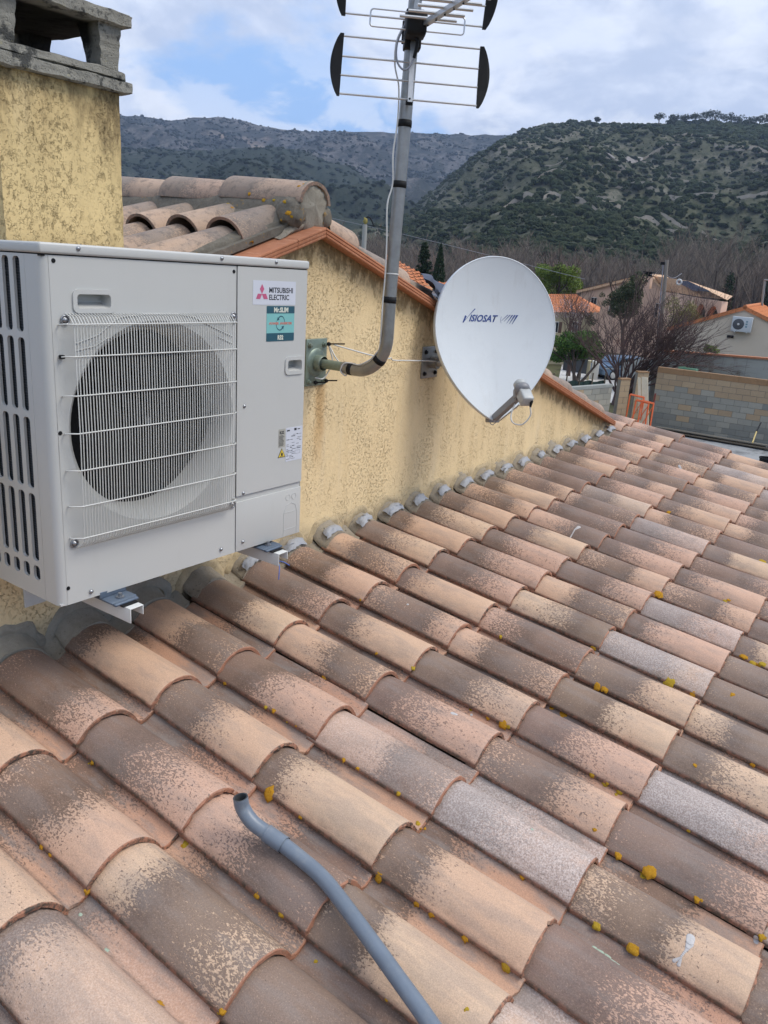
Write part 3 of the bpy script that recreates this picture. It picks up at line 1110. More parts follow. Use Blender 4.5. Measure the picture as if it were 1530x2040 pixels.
HM = PM['gabled_house'].inverted()
for side in (-1, 1):
    nrow = 17 if side < 0 else 10
    for j in range(nrow):
        y = YW + (0.158 if side < 0 else 0.125) + j * 0.245
        steps = [(0.085, 'S'), (0.335, 'L'), (0.72, 'L'), (1.10, 'L'), (1.48, 'L'), (1.86, 'L'), (2.24, 'L'), (2.62, 'L'), (3.00, 'L'), (3.38, 'L')]
        if side < 0:
            steps = steps[:5] if j < 8 else steps[:3]
        if side > 0 and j > 2:
            steps = steps[:6]
        for i, (s0, kind) in enumerate(steps):
            L = 0.27 if kind == 'S' else 0.46
            s1 = s0 + L * math.cos(AS)          # lower end
            x = XA + side * s1 * (1 if kind == 'L' else 1)
            lift = 0.070 + (0.010 if kind == 'L' else 0.018) + rng.uniform(-0.003, 0.003)
            # local +Y of the barrel points up the slope (towards the ridge)
            m = Matrix.Translation((x, y + rng.uniform(-0.01, 0.01), zline(x) + lift - 0.035))
            m = m @ Matrix.Rotation(rad(90) if side > 0 else rad(-90), 4, 'Z') @ Matrix.Rotation(AS - 0.03, 4, 'X') @ Matrix.Rotation(rng.uniform(-0.03, 0.03), 4, 'Z')
            instance('cover_tile', rng.choice(BARRS if kind == 'S' else BARR), house, HM @ m)

# ridge
RID = [barrel_mesh('ridge_tile', 0.094, 0.104, 0.44, M_TILE_U, i + 30, 176, 0.014, 0.92) for i in range(4)]
ZR = ZA + 0.108
y = YW + 0.005
k = 0
b = MB()
vs, fs = [], []
for i in range(30):
    yy = YW + 0.03 + i * 0.12
    for j, (dx, dz) in enumerate(((-0.135, -0.095), (-0.105, -0.02), (-0.085, 0.02), (0.085, 0.02), (0.105, -0.02), (0.135, -0.095))):
        nz = mnoise.noise(Vector((yy * 9, j * 2.2, 5))) * 0.014
        vs.append((XA + dx + nz, yy, ZR + dz + nz * 0.5))
for i in range(29):
    for j in range(5):
        fs.append((i * 6 + j, i * 6 + j + 1, (i + 1) * 6 + j + 1, (i + 1) * 6 + j))
b.add(vs, fs, True)
b.build('ridge_mortar', M_LMORTAR, house)
while y < 7.5:
    m = Matrix.Translation((XA + rng.uniform(-0.004, 0.004), y, ZR - 0.010 + rng.uniform(-0.002, 0.002))) @ Matrix.Rotation(0.030, 4, 'X')
    instance('ridge_tile', RID[k % 4], house, HM @ m)
    y += 0.375
    k += 1
# mortar plug closing the ridge end
b = MB()
vs, fs = [], []
rings = [(1.0, 0.0), (0.97, -0.010), (0.7, -0.016), (0.35, -0.018), (0.0, -0.020)]
na = 28
for ri, (rr, dy) in enumerate(rings):
    for j in range(na):
        a = 2 * math.pi * j / na
        R = 0.089 * rr
        dz = math.sin(a) * R
        w = 1.0
        if dz < 0:
            dz *= 1.35
            w = 1.08
        nz = mnoise.noise(Vector((math.cos(a) * rr * 3, math.sin(a) * rr * 3, 7))) * 0.015 + mnoise.noise(Vector((math.cos(a) * rr * 9, math.sin(a) * rr * 9, 7))) * 0.006
        vs.append((XA + math.cos(a) * R * w, YW + 0.024 + dy + nz, ZR + dz - 0.008))
for ri in range(len(rings) - 1):
    for j in range(na):
        fs.append((ri * na + j, ri * na + (j + 1) % na, (ri + 1) * na + (j + 1) % na, (ri + 1) * na + j))
b.add(vs, fs, True)
b.build('ridge_end_mortar', M_MORTAR_G, house)
# rough mortar skirt below it, on both slopes
b = MB()
vs, fs = [], []
nu, nv = 36, 10
for i in range(nv + 1):
    t = i / nv
    for j in range(nu + 1):
        s_ = -1 + 2 * j / nu
        x = XA + s_ * 0.20
        zb_ = zline(x) + 0.016
        zt_ = max(ZR - 0.035 - 0.25 * abs(s_) ** 1.5 * 0.5, zb_ + 0.012)
        z = zb_ + (zt_ - zb_) * t
        nz = mnoise.noise(Vector((x * 26, z * 26, 1.0))) * 0.016 + mnoise.noise(Vector((x * 70, z * 70, 1.0))) * 0.006
        vs.append((x + nz * 0.4, YT0 + 0.085 - 0.018 * math.sin(math.pi * min(1, t * 1.2)) + t * 0.012 + nz, z))
for i in range(nv):
    for j in range(nu):
        p = i * (nu + 1) + j
        fs.append((p, p + 1, p + nu + 2, p + nu + 1))
b.add(vs, fs, True)
b.build('ridge_skirt_mortar', M_MORTAR, house)
b = MB()
vs, fs = [], []
for i in range(9):
    yy = YT0 + 0.10 + i * 0.045
    for j in range(13):
        s_ = -1 + j / 6.0
        x = XA + s_ * 0.185
        e = mnoise.noise(Vector((x * 24, yy * 24, 8.0))) * 0.016
        z = ZR - 0.004 - 0.105 * abs(s_) ** 2.4 + e * 0.7
        if i == 0:
            z = zline(x) + 0.02
        vs.append((x + e * 0.4, yy + e, max(z, zline(x) + 0.02)))
for i in range(8):
    for j in range(12):
        p = i * 13 + j
        fs.append((p, p + 1, p + 14, p + 13))
b.add(vs, fs, True)
b.build('ridge_fill_mortar', M_LMORTAR, house)
for sx, rz in ((-1, 0.052), (1, 0.046)):
    b = MB()
    b.ico((XA + sx * 0.088, YW + 0.055, ZR - 0.052), rz, 3, 0.05, random.Random(8), (1.15, 1.1, 1.2))
    for i_, v_ in enumerate(b.v):
        q_ = Vector(v_)
        b.v[i_] = tuple(q_ + Vector((1, 1, 1)) * (mnoise.noise(q_ * 30) * 0.012 + mnoise.noise(q_ * 80) * 0.006))
    b.build('ridge_corner_mortar', M_LMORTAR, house)

# lichen on the ridge and verge
def blob(center, normal, r, mat, parent, seed, thick=0.28, name='lichen_patch', stretch=(1, 1)):
    rr = random.Random(seed)
    n = Vector(normal).normalized()
    u = n.cross(Vector((0.3, 0.2, 0.9))).normalized()
    w = n.cross(u)
    b = MB()
    na = 16
    vs = [Vector(center) + n * r * thick * 1.05]
    for ri, f in enumerate((0.45, 0.8, 1.0)):
        for j in range(na):
            a = 2 * math.pi * j / na
            R = r * f * (1 + 0.55 * mnoise.noise(Vector((math.cos(a) * 1.9, math.sin(a) * 1.9, seed * 1.7))) * f + rr.uniform(-0.16, 0.16) * f)
            h = r * thick * (1 - f ** 2.5) + rr.uniform(0, 0.10) * r * thick * 2 - (0.004 if ri == 2 else 0)
            vs.append(Vector(center) + u * math.cos(a) * R * stretch[0] + w * math.sin(a) * R * stretch[1] + n * h)
    fs = [(0, 1 + j, 1 + (j + 1) % na) for j in range(na)]
    for ri in range(2):
        for j in range(na):
            p, q = 1 + ri * na + j, 1 + ri * na + (j + 1) % na
            fs.append((p, p + na, q + na, q))
    b.add(vs, fs, True)
    return b.build(name, mat, parent)


# ------------------------------------------------------------------ chimney
XC0, XC1 = 0.145, 0.536
ZC = 1.372
chim = thing('chimney', 'square chimney with mouldy yellow render and a soot-blackened concrete cap', 'chimney', (0.38, 0.58, 0.6))
b = MB()
# shaft with slightly ragged arrises
nz_, vs, fs = 40, [], []
for i in range(nz_ + 1):
    z = 0.30 + (ZC - 0.30) * i / nz_
    for j, (x, y) in enumerate(((XC0, YW - 0.006), (XC1, YW - 0.006), (XC1, YW + 0.40), (XC0, YW + 0.40))):
        e = mnoise.noise(Vector((j * 9.1, z * 16, 2))) * 0.005 + mnoise.noise(Vector((j * 9.1, z * 55, 2))) * 0.003
        vs.append((x + e, y - abs(e) * 0.3, z))
for i in range(nz_):
    for j in range(4):
        j2 = (j + 1) % 4
        fs.append((i * 4 + j, i * 4 + j2, (i + 1) * 4 + j2, (i + 1) * 4 + j))
b.add(vs, fs)
b.build('shaft', M_STUCCO_C, chim)


def rough_box(b, a, c, seed, amp=0.004, cut=14):
    """box with worn, uneven edges"""
    bm = bmesh.new()
    bmesh.ops.create_cube(bm, size=1)
    bmesh.ops.bevel(bm, geom=bm.edges[:], offset=0.02, segments=1, affect='EDGES')
    bmesh.ops.subdivide_edges(bm, edges=[e for e in bm.edges if e.calc_length() > 0.3], cuts=cut, use_grid_fill=True)
    a, c = Vector(a), Vector(c)
    vs = []
    bev = 0.008
    for v in bm.verts:
        q = v.co
        p = Vector((a[i] + (q[i] + 0.5) * (c[i] - a[i]) for i in range(3)))
        # keep the bevel an even width
        for i in range(3):
            if 0.47 < abs(q[i]) < 0.499:
                p[i] = (c[i] - bev) if q[i] > 0 else (a[i] + bev)
        n = Vector((mnoise.noise(p * 26 + Vector((seed, 0, 0))), mnoise.noise(p * 26 + Vector((0, seed, 9))), mnoise.noise(p * 26 + Vector((4, 0, seed)))))
        n += 0.5 * Vector((mnoise.noise(p * 70 + Vector((seed, 0, 0))), mnoise.noise(p * 70 + Vector((0, seed, 9))), mnoise.noise(p * 70)))
        vs.append(p + n * amp)
    fs = [[v.index for v in f.verts] for f in bm.faces]
    bm.free()
    b.add(vs, fs)


b = MB()
rough_box(b, (XC0 - 0.032, YW - 0.034, ZC), (XC1 + 0.032, YW + 0.43, ZC + 0.033), 1.0)
b.build('base_slab', M_CONC, chim)
b = MB()
for seed, (a, c) in enumerate((((XC0 - 0.014, YW - 0.030, ZC + 0.033), (XC1 + 0.014, YW + 0.02, ZC + 0.058)),
                               ((XC0 - 0.014, YW + 0.36, ZC + 0.033), (XC1 + 0.014, YW + 0.41, ZC + 0.058)),
                               ((XC0 - 0.014, YW + 0.02, ZC + 0.033), (XC0 + 0.02, YW + 0.36, ZC + 0.058)),
                               ((XC1 - 0.02, YW + 0.02, ZC + 0.033), (XC1 + 0.014, YW + 0.36, ZC + 0.058)))):
    rough_box(b, a, c, seed + 3.0, 0.004, 8)
b.build('base_kerb', M_CONC, chim)
ZT = ZC + 0.058
ZP = ZT + 0.116


def post(x0, x1, y0, y1, tx0, tx1, ty0, ty1):
    b = MB()
    vs, fs = [], []
    nn = 10
    for i in range(nn + 1):
        k = i / nn
        z = ZT - 0.004 + (ZP - ZT + 0.008) * k
        for j, (x, y) in enumerate(((x0 + (tx0 - x0) * k, y0 + (ty0 - y0) * k), (x1 + (tx1 - x1) * k, y0 + (ty0 - y0) * k), (x1 + (tx1 - x1) * k, y1 + (ty1 - y1) * k), (x0 + (tx0 - x0) * k, y1 + (ty1 - y1) * k))):
            e = mnoise.noise(Vector((x0 * 50 + j * 5, y0 * 31, z * 60))) * 0.004
            vs.append((x + e, y - e, z))
    for i in range(nn):
        for j in range(4):
            j2 = (j + 1) % 4
            fs.append((i * 4 + j, i * 4 + j2, (i + 1) * 4 + j2, (i + 1) * 4 + j))
    b.add(vs, fs)
    return b.build('post', M_CONC, chim)


post(XC1 - 0.058, XC1 - 0.002, YW - 0.004, YW + 0.055, XC1 - 0.070, XC1 + 0.008, YW - 0.014, YW + 0.085)
post(XC0 + 0.002, XC0 + 0.062, YW - 0.004, YW + 0.055, XC0 - 0.008, XC0 + 0.070, YW - 0.014, YW + 0.085)
post(XC1 - 0.058, XC1 - 0.002, YW + 0.345, YW + 0.42, XC1 - 0.070, XC1 + 0.008, YW + 0.325, YW + 0.43)
post(XC0 + 0.002, XC0 + 0.062, YW + 0.345, YW + 0.42, XC0 - 0.008, XC0 + 0.070, YW + 0.325, YW + 0.43)
b = MB()
rough_box(b, (XC0 - 0.034, YW - 0.036, ZP), (XC1 + 0.034, YW + 0.44, ZP + 0.036), 7.0)
b.build('top_slab', M_CONC, chim)
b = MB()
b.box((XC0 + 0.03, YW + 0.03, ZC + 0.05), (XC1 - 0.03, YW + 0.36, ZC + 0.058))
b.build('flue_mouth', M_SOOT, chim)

# ------------------------------------------------------------------ air conditioner outdoor unit
ya, pb, rc = -0.0275488, 0.0087643, -0.0143869
R_AC = (Matrix.Rotation(ya, 3, 'Z') @ Matrix.Rotation(-pb, 3, 'Y') @ Matrix.Rotation(rc, 3, 'X'))
R_AC = Matrix(((1, -ya, pb), (ya, 1, -rc), (-pb, rc, 1)))
q = R_AC.to_quaternion()
R_AC = q.to_matrix()
AW, AH, AD = 0.955, 0.939, 0.325
ac = thing('air_conditioner', 'large pale grey outdoor unit with one big wire-guarded fan, mounted on the yellow wall', 'air conditioner', (0, 0, 0), R_AC)
I4 = Matrix.Identity(4)


def XF(y=0.0):
    """plate in the unit's front plane: u->x, v->z, w->-y (towards the viewer)"""
    return Matrix(((1, 0, 0, 0), (0, 0, -1, y), (0, 1, 0, 0), (0, 0, 0, 1)))


CX, CZ, CRD = 0.338, 0.470, 0.285
hA = (0.092, 0.786, 0.192, 0.823)
hB = (0.866, 0.584, 0.936, 0.622)
outer = [(0.020, 0.0), (0.637, 0.0), (0.637, 0.912), (0.020, 0.912)]
shape2d('front_panel', outer, [circle_pts(CX, CZ, CRD, 72), rrect(*hA, 0.010)], 0.002, M_ACW, ac, XF(0.001))
shape2d('service_panel', rrect(0.6405, 0.192, 0.9535, 0.912, 0.003, 2), [rrect(*hB, 0.008)], 0.003, M_ACW, ac, XF(-0.0005))
b = MB()
b.box((0.6405, -0.001, 0.0), (0.9535, 0.004, 0.172), bev=0.0012)
b.box((0.6425, 0.004, 0.170), (0.9515, 0.008, 0.194))
b.build('lower_panel', M_ACW, ac, local=True)
# knock-outs pressed into the lower panel
b = MB()
for pts_ in ([(0.868, -0.0013, 0.004), (0.868, -0.0013, 0.085), (0.878, -0.0013, 0.112), (0.902, -0.0013, 0.122), (0.926, -0.0013, 0.112), (0.936, -0.0013, 0.085), (0.936, -0.0013, 0.004)],
             [(0.872, -0.0013, 0.088), (0.932, -0.0013, 0.088)], [(0.872, -0.0013, 0.026), (0.932, -0.0013, 0.026)]):
    b.tube(pts_, 0.0009, 5)
for cx in (0.888, 0.918):
    b.tube([(cx + 0.011 * math.cos(a * math.pi / 8), -0.0013, 0.143 + 0.011 * math.sin(a * math.pi / 8)) for a in range(17)], 0.0008, 5)
b.build('knockout_mark', M_ACW, ac, local=True)
# cabinet: rounded front-left corner post, sides, back, base
b = MB()
cr = 0.022
prof = [(0.0, 0.0685)] + [(cr - cr * math.cos(rad(a)), cr - cr * math.sin(rad(a))) for a in range(0, 91, 9)] + [(0.0208, 0.0)]
prof2 = [(x + 0.0015, y + 0.0015) for x, y in prof[::-1]]
loop = prof + prof2
vs = [(x, y, 0.0) for x, y in loop] + [(x, y, 0.912) for x, y in loop]
m = len(loop)
b.add(vs, [(i, (i + 1) % m, m + (i + 1) % m, m + i) for i in range(m)], True)
b.build('corner_post', M_ACW, ac, local=True, sharp=40)
b = MB()
b.box((0.9535, 0.0035, 0.0), (AW, AD, 0.912), bev=0.0004)
b.box((0.0, AD - 0.003, 0.0), (AW, AD, 0.912))
b.box((0.002, 0.002, 0.0005), (AW - 0.002, AD - 0.004, 0.006))
b.build('casing', M_ACW, ac, local=True)
# lid
b = MB()
b.box((-0.004, -0.006, 0.915), (AW + 0.004, AD + 0.003, 0.941), bev=0.006)
b.build('top_lid', M_ACW, ac, local=True)
b = MB()
b.box((0.002, 0.0015, 0.909), (AW - 0.002, AD - 0.003, 0.9155))
b.build('lid_gasket', M_DARK, ac, local=True)
# side air intake
holes = []
for k in range(5):
    y0 = 0.0905 + 0.0505 * k
    if y0 + 0.03 > AD:
        break
    for z0, z1 in ((0.722, 0.905), (0.520, 0.708), (0.313, 0.505), (0.106, 0.298), (0.050, 0.092)):
        zz0, zz1 = z0, z1
        holes.append(rrect(y0, zz0, y0 + 0.031, zz1, 0.0115))
XS = Matrix(((0, 0, -1, 0.0), (1, 0, 0, 0), (0, 1, 0, 0), (0, 0, 0, 1)))
shape2d('side_grille', [(0.0695, 0.0), (AD, 0.0), (AD, 0.912), (0.0695, 0.912)], holes, 0.0025, M_ACW, ac, Matrix.Translation((0.00125, 0, 0)) @ XS)
b = MB()
for hl in holes:
    pts_ = [(0.0075, u, v) for u, v in hl]
    outer_ = [(0.002, u, v) for u, v in hl]
    n = len(hl)
    b.add(outer_ + pts_, [(i, (i + 1) % n, n + (i + 1) % n, n + i) for i in range(n)], True)
b.build('slot_rim', M_ACW, ac, local=True)
b = MB()
b.box((0.013, 0.05, 0.02), (0.05, AD - 0.01, 0.90))
b.build('coil', M_FINS, ac, local=True)
# screws on the cabinet
for (u, v) in ((0.1005, 0.931), (0.5725, 0.931), (0.8012, 0.931), (0.6728, 0.4859), (0.6718, 0.1988), (0.6715, 0.0298), (0.5756, 0.0265), (0.0939, 0.0196)):
    b = MB()
    y_ = -0.007 if v > 0.92 else -0.003
    b.lathe([(0.0001, -0.0045), (0.0035, -0.0042), (0.0042, -0.0022), (0.0062, -0.0015), (0.0062, 0.001)], (u, y_ + 0.001, v), (0, 1, 0), 10)
    b.build('screw', M_SCREW, ac, local=True)
for (u, v) in ((0.0351, 0.8994), (0.6264, 0.8957), (0.0278, 0.4755), (0.0256, 0.0484)):
    b = MB()
    b.lathe([(0.0001, -0.0002), (0.0022, -0.0002), (0.0040, 0.0004), (0.0052, -0.0010), (0.0058, 0.0006)], (u, -0.0005, v), (0, 1, 0), 12)
    b.build('screw_hole', M_BLACKP, ac, local=True)
# handles: raised frame and pocket
for nm, h_ in (('handle', hA), ('handle', hB)):
    yf = 0.0 if h_ is hA else -0.002
    o_ = shape2d(nm, rrect(h_[0] - 0.011, h_[1] - 0.011, h_[2] + 0.011, h_[3] + 0.011, 0.016), [rrect(h_[0] + 0.001, h_[1] + 0.001, h_[2] - 0.001, h_[3] - 0.001, 0.009)], 0.005, M_ACW, ac, XF(yf - 0.0015))
    b = MB()
    n_ = rrect(h_[0] + 0.001, h_[1] + 0.001, h_[2] - 0.001, h_[3] - 0.001, 0.009)
    i_ = rrect(h_[0] + 0.004, h_[1] + 0.014, h_[2] - 0.004, h_[3] - 0.002, 0.006)
    m = len(n_)
    vs = [(u, yf + 0.001, v) for u, v in n_] + [(u, yf + 0.034, v) for u, v in i_]
    b.add(vs, [(i, (i + 1) % m, m + (i + 1) % m, m + i) for i in range(m)] + [tuple(range(m, 2 * m))], True)
    b.build('handle_pocket', M_ACW, ac, local=True, sharp=50)
# fan opening: bell mouth, dark drum, fan
b = MB()
b.lathe([(CRD + 0.0005, -0.0003), (CRD - 0.004, 0.004), (CRD - 0.016, 0.018), (CRD - 0.026, 0.04), (CRD - 0.030, 0.07), (CRD - 0.030, 0.105)], (CX, 0, CZ), (0, 1, 0), 72)
b.build('bell_mouth', M_ACW, ac, local=True)
b = MB()
b.lathe([(CRD + 0.004, 0.105), (CRD + 0.02, 0.11), (CRD + 0.02, 0.27), (0.0005, 0.272)], (CX, 0, CZ), (0, 1, 0), 48)
b.build('fan_drum', M_DARK, ac, local=True)
fan = thing('fan', None, None)
fan.parent = ac
fan.matrix_world = Matrix.Translation((CX, 0.085, CZ))
fan.matrix_parent_inverse = Matrix.Identity(4)
fan.location = (CX, 0.085, CZ)
b = MB()
b.lathe([(0.0005, -0.03), (0.03, -0.029), (0.052, -0.018), (0.058, 0.0), (0.058, 0.08)], (0, 0, 0), (0, 1, 0), 32)
b.build('hub', M_FANB, fan, local=True)
for k in range(3):
    b = MB()
    vs, fs = [], []
    nr, na_ = 9, 11
    for i in range(nr + 1):
        r_ = 0.054 + (0.243 - 0.054) * i / nr
        span = rad(62 + 34 * (i / nr))
        for j in range(na_ + 1):
            a = k * 2 * math.pi / 3 + 0.9 + span * (j / na_ - 0.5) + 0.35 * (i / nr)
            yy = 0.045 - 0.085 * (j / na_) + 0.010 * math.sin(math.pi * i / nr)
            vs.append((math.cos(a) * r_, yy, math.sin(a) * r_))
    for i in range(nr):
        for j in range(na_):
            p = i * (na_ + 1) + j
            fs.append((p, p + 1, p + na_ + 2, p + na_ + 1))
    b.add(vs, fs, True)
    b.build('blade', M_FANB, fan, local=True)
b = MB()
b.tube([(CX, 0.045, CZ), (CX, 0.054, CZ)], 0.011, 8)
b.build('fan_nut', M_SCREW, ac, local=True)
# pressed ribs above the fan opening, in the corners behind the guard
b = MB()
b.tube([(0.085, -0.001, 0.700), (0.150, -0.001, 0.720), (0.215, -0.001, 0.764), (0.300, -0.001, 0.772), (0.410, -0.001, 0.772), (0.470, -0.001, 0.764), (0.540, -0.001, 0.735), (0.620, -0.001, 0.705)], 0.0022, 6)
b.tube([(0.085, -0.001, 0.682), (0.140, -0.001, 0.692), (0.180, -0.001, 0.712)], 0.002, 6)
b.tube([(0.560, -0.001, 0.706), (0.620, -0.001, 0.684)], 0.002, 6)
b.build('pressed_rib', M_ACW, ac, local=True)
# wire guard: each rod is a part
GX0, GX1, GZ0, GZ1, GY = 0.060, 0.600, 0.160, 0.764, -0.034
nrod = 62
b = MB()
path = [(0, 0.004, GZ1 + 0.012), (0, GY * 0.55, GZ1 + 0.004), (0, GY + 0.004, GZ1 - 0.010), (0, GY, GZ1 - 0.024), (0, GY - 0.004, 0.46), (0, GY, GZ0 + 0.030), (0, GY + 0.004, GZ0 + 0.016), (0, GY * 0.5, GZ0 + 0.004), (0, -0.002, GZ0 - 0.004)]
b.tube(path, 0.0015, 5)
rod = b.mesh('guard_rod', M_WIRE)
for i in range(nrod):
    x = GX0 + (GX1 - GX0) * i / (nrod - 1)
    instance('guard_rod', rod, ac, Matrix.Translation((x + random.Random(i).uniform(-0.0005, 0.0005), 0, 0)))
for z in (0.7505, 0.6715, 0.5730, 0.4760, 0.3780, 0.2810, 0.1930):
    b = MB()
    b.tube([(0.040, 0.002, z - 0.004), (0.036, -0.014, z - 0.002), (0.040, GY * 0.7, z), (0.056, GY - 0.0035, z), (0.34, GY - 0.006, z), (0.600, GY - 0.0035, z), (0.620, GY * 0.6, z - 0.002), (0.629, 0.002, z - 0.006)], 0.0021, 6)
    b.build('guard_bar', M_WIRE, ac, local=True)
for (u, v) in ((0.056, 0.7592), (0.6225, 0.765), (0.0496, 0.1725), (0.6225, 0.170)):
    b = MB()
    b.tube([(u + 0.011 * math.cos(a * math.pi / 6), -0.004, v + 0.011 * math.sin(a * math.pi / 6)) for a in range(13)], 0.002, 6)
    b.lathe([(0.0001, -0.010), (0.005, -0.009), (0.006, -0.005), (0.009, -0.004), (0.009, 0.002)], (u, 0, v), (0, 1, 0), 10)
    b.build('guard_fixing', M_SCREW, ac, local=True)
b = MB()
b.box((0.034, -0.012, 0.664), (0.046, -0.001, 0.674), bev=0.002)
b.build('wire_clip', M_BLACKP, ac, local=True)
# stickers
def plate(name, x0, z0, x1, z1, mat, y=-0.0024, t=0.0006, r=0.002):
    return shape2d(name, rrect(x0, z0, x1, z1, r, 3), [], t, mat, ac, XF(y))


def actext(name, body, x, z, size, mat, width, bold=0.0, shear=0.0, y=-0.0029):
    return text_mesh(name, body, size, mat, ac, XF(y) @ Matrix.Translation((x, z, 0)), 0.0002, width, bold, shear)


plate('logo_sticker', 0.704, 0.800, 0.898, 0.8735, M_STKW)
b = MB()
cx, cz, dh, dw = 0.743, 0.833, 0.030, 0.0095
for ang in (0, 120, 240):
    a = rad(ang)
    pts_ = [(0, 0), (dw, dh / 2), (0, dh), (-dw, dh / 2)]
    pp = []
    for u, v in pts_:
        pp.append((cx + (u * math.cos(a) - v * math.sin(a)) * 1.0, -0.0030, cz + (u * math.sin(a) + v * math.cos(a))))
    b.slab(pp, (0, -0.0003, 0))
b.build('logo_mark', M_STKR, ac, local=True)
actext('lettering', 'MITSUBISHI', 0.775, 0.8375, 0.0230, M_INK, 0.109, 0.0004)
actext('lettering', 'ELECTRIC', 0.775, 0.8155, 0.0230, M_INK, 0.092, 0.0004)
plate('series_sticker', 0.7655, 0.6855, 0.8945, 0.7965, M_STKT, r=0.003)
plate('sticker_band', 0.7655, 0.7735, 0.8945, 0.7965, M_STKD, -0.0029, 0.0005)
plate('sticker_band', 0.7655, 0.6855, 0.8945, 0.7115, M_STKD, -0.0029, 0.0005)
actext('lettering', 'Mr.SLIM', 0.798, 0.7775, 0.0205, M_INKW, 0.066, 0.0009, y=-0.0034)
actext('lettering', 'R32', 0.817, 0.6905, 0.0195, M_INKW, 0.026, 0.0009, y=-0.0034)
actext('lettering', 'POWER  INVERTER', 0.777, 0.7385, 0.0095, M_INKR, 0.106, 0.0004, 0.2)
b = MB()
for sgn in (1, -1):
    c0 = Vector((0.829 + sgn * 0.003, -0.0030, 0.7425))
    arc = []
    for i in range(11):
        a = rad(-15 + 150 * i / 10) if sgn > 0 else rad(165 + 150 * i / 10)
        arc.append((a, 0.0022 * (0.35 + 0.65 * i / 10)))
    vs = []
    for a, w_ in arc:
        for s_ in (1, -1):
            vs.append((c0.x + math.cos(a) * (0.017 + s_ * w_), -0.0030, c0.z + math.sin(a) * (0.022 + s_ * w_)))
    b.add(vs, [(2 * i, 2 * i + 1, 2 * i + 3, 2 * i + 2) for i in range(10)])
    a = arc[-1][0]
    e = Vector((c0.x + math.cos(a) * 0.017, -0.0031, c0.z + math.sin(a) * 0.022))
    t_ = Vector((-math.sin(a), 0, math.cos(a)))
    n_ = Vector((math.cos(a), 0, math.sin(a)))
    b.add([e + n_ * 0.0060, e - n_ * 0.0060, e + t_ * 0.011], [(0, 1, 2)])
b.build('arrow_mark', M_STKD, ac, local=True)
plate('rating_sticker', 0.8690, 0.2745, 0.9515, 0.3925, M_STKW)
M_STKG = simple('sticker_clear', (0.36, 0.35, 0.31), 0.4, var=0.1, scale=300)
plate('refrigerant_sticker', 0.8325, 0.3290, 0.8640, 0.3915, M_STKG)
actext('lettering', 'R32', 0.8375, 0.3745, 0.0145, M_INK, 0.021, 0.0004)
b = MB()
rr = random.Random(3)
for z in np.arange(0.334, 0.371, 0.0042):
    b.box((0.8345, -0.0031, z), (0.8345 + rr.uniform(0.018, 0.027), -0.0029, z + 0.0016))
z = 0.366
actl = [(0.873, 0.380, 0.014, 0.0048), (0.909, 0.380, 0.012, 0.008), (0.926, 0.382, 0.012, 0.003)]
for x_, z_, w_, h_ in actl:
    b.box((x_, -0.0031, z_), (x_ + w_, -0.0029, z_ + h_))
while z > 0.281:
    x_ = 0.872
    while x_ < 0.936:
        w_ = rr.uniform(0.006, 0.022)
        if rr.random() < 0.72 and not (z < 0.315 and x_ > 0.905):
            b.box((x_, -0.0031, z), (min(x_ + w_, 0.946), -0.0029, z + rr.choice((0.0010, 0.0014, 0.0022))))
        x_ += w_ + 0.004
    z -= 0.0056
for a_, c_ in (((0.916, 0.297), (0.9165, 0.309)), ((0.916, 0.297), (0.941, 0.2975)), ((0.9405, 0.297), (0.941, 0.309)), ((0.916, 0.3085), (0.941, 0.309))):
    b.box((a_[0], -0.0031, a_[1]), (c_[0], -0.0029, c_[1]))
b.build('small_print', M_INK, ac, local=True)
b = MB()
tri = [(0.8305, 0.2935), (0.8675, 0.2935), (0.849, 0.3255)]
b.slab([(u, -0.0028, v) for u, v in tri], (0, -0.0003, 0))
b.build('warning_border', M_INK, ac, local=True)
b = MB()
cxx = 0.849
b.slab([(cxx + (u - cxx) * 0.82, -0.0032, 0.3035 + (v - 0.3035) * 0.82) for u, v in tri], (0, -0.0003, 0))
b.build('warning_triangle', M_YEL, ac, local=True)
b = MB()
fl = [(0.845, 0.300), (0.853, 0.300), (0.8545, 0.305), (0.852, 0.309), (0.8505, 0.307), (0.8495, 0.3145), (0.847, 0.310), (0.8445, 0.305)]
b.slab([(u, -0.0036, v) for u, v in fl], (0, -0.0002, 0))
b.box((0.841, -0.0038, 0.2972), (0.857, -0.0036, 0.2990))
b.build('flame_mark', M_INK, ac, local=True)


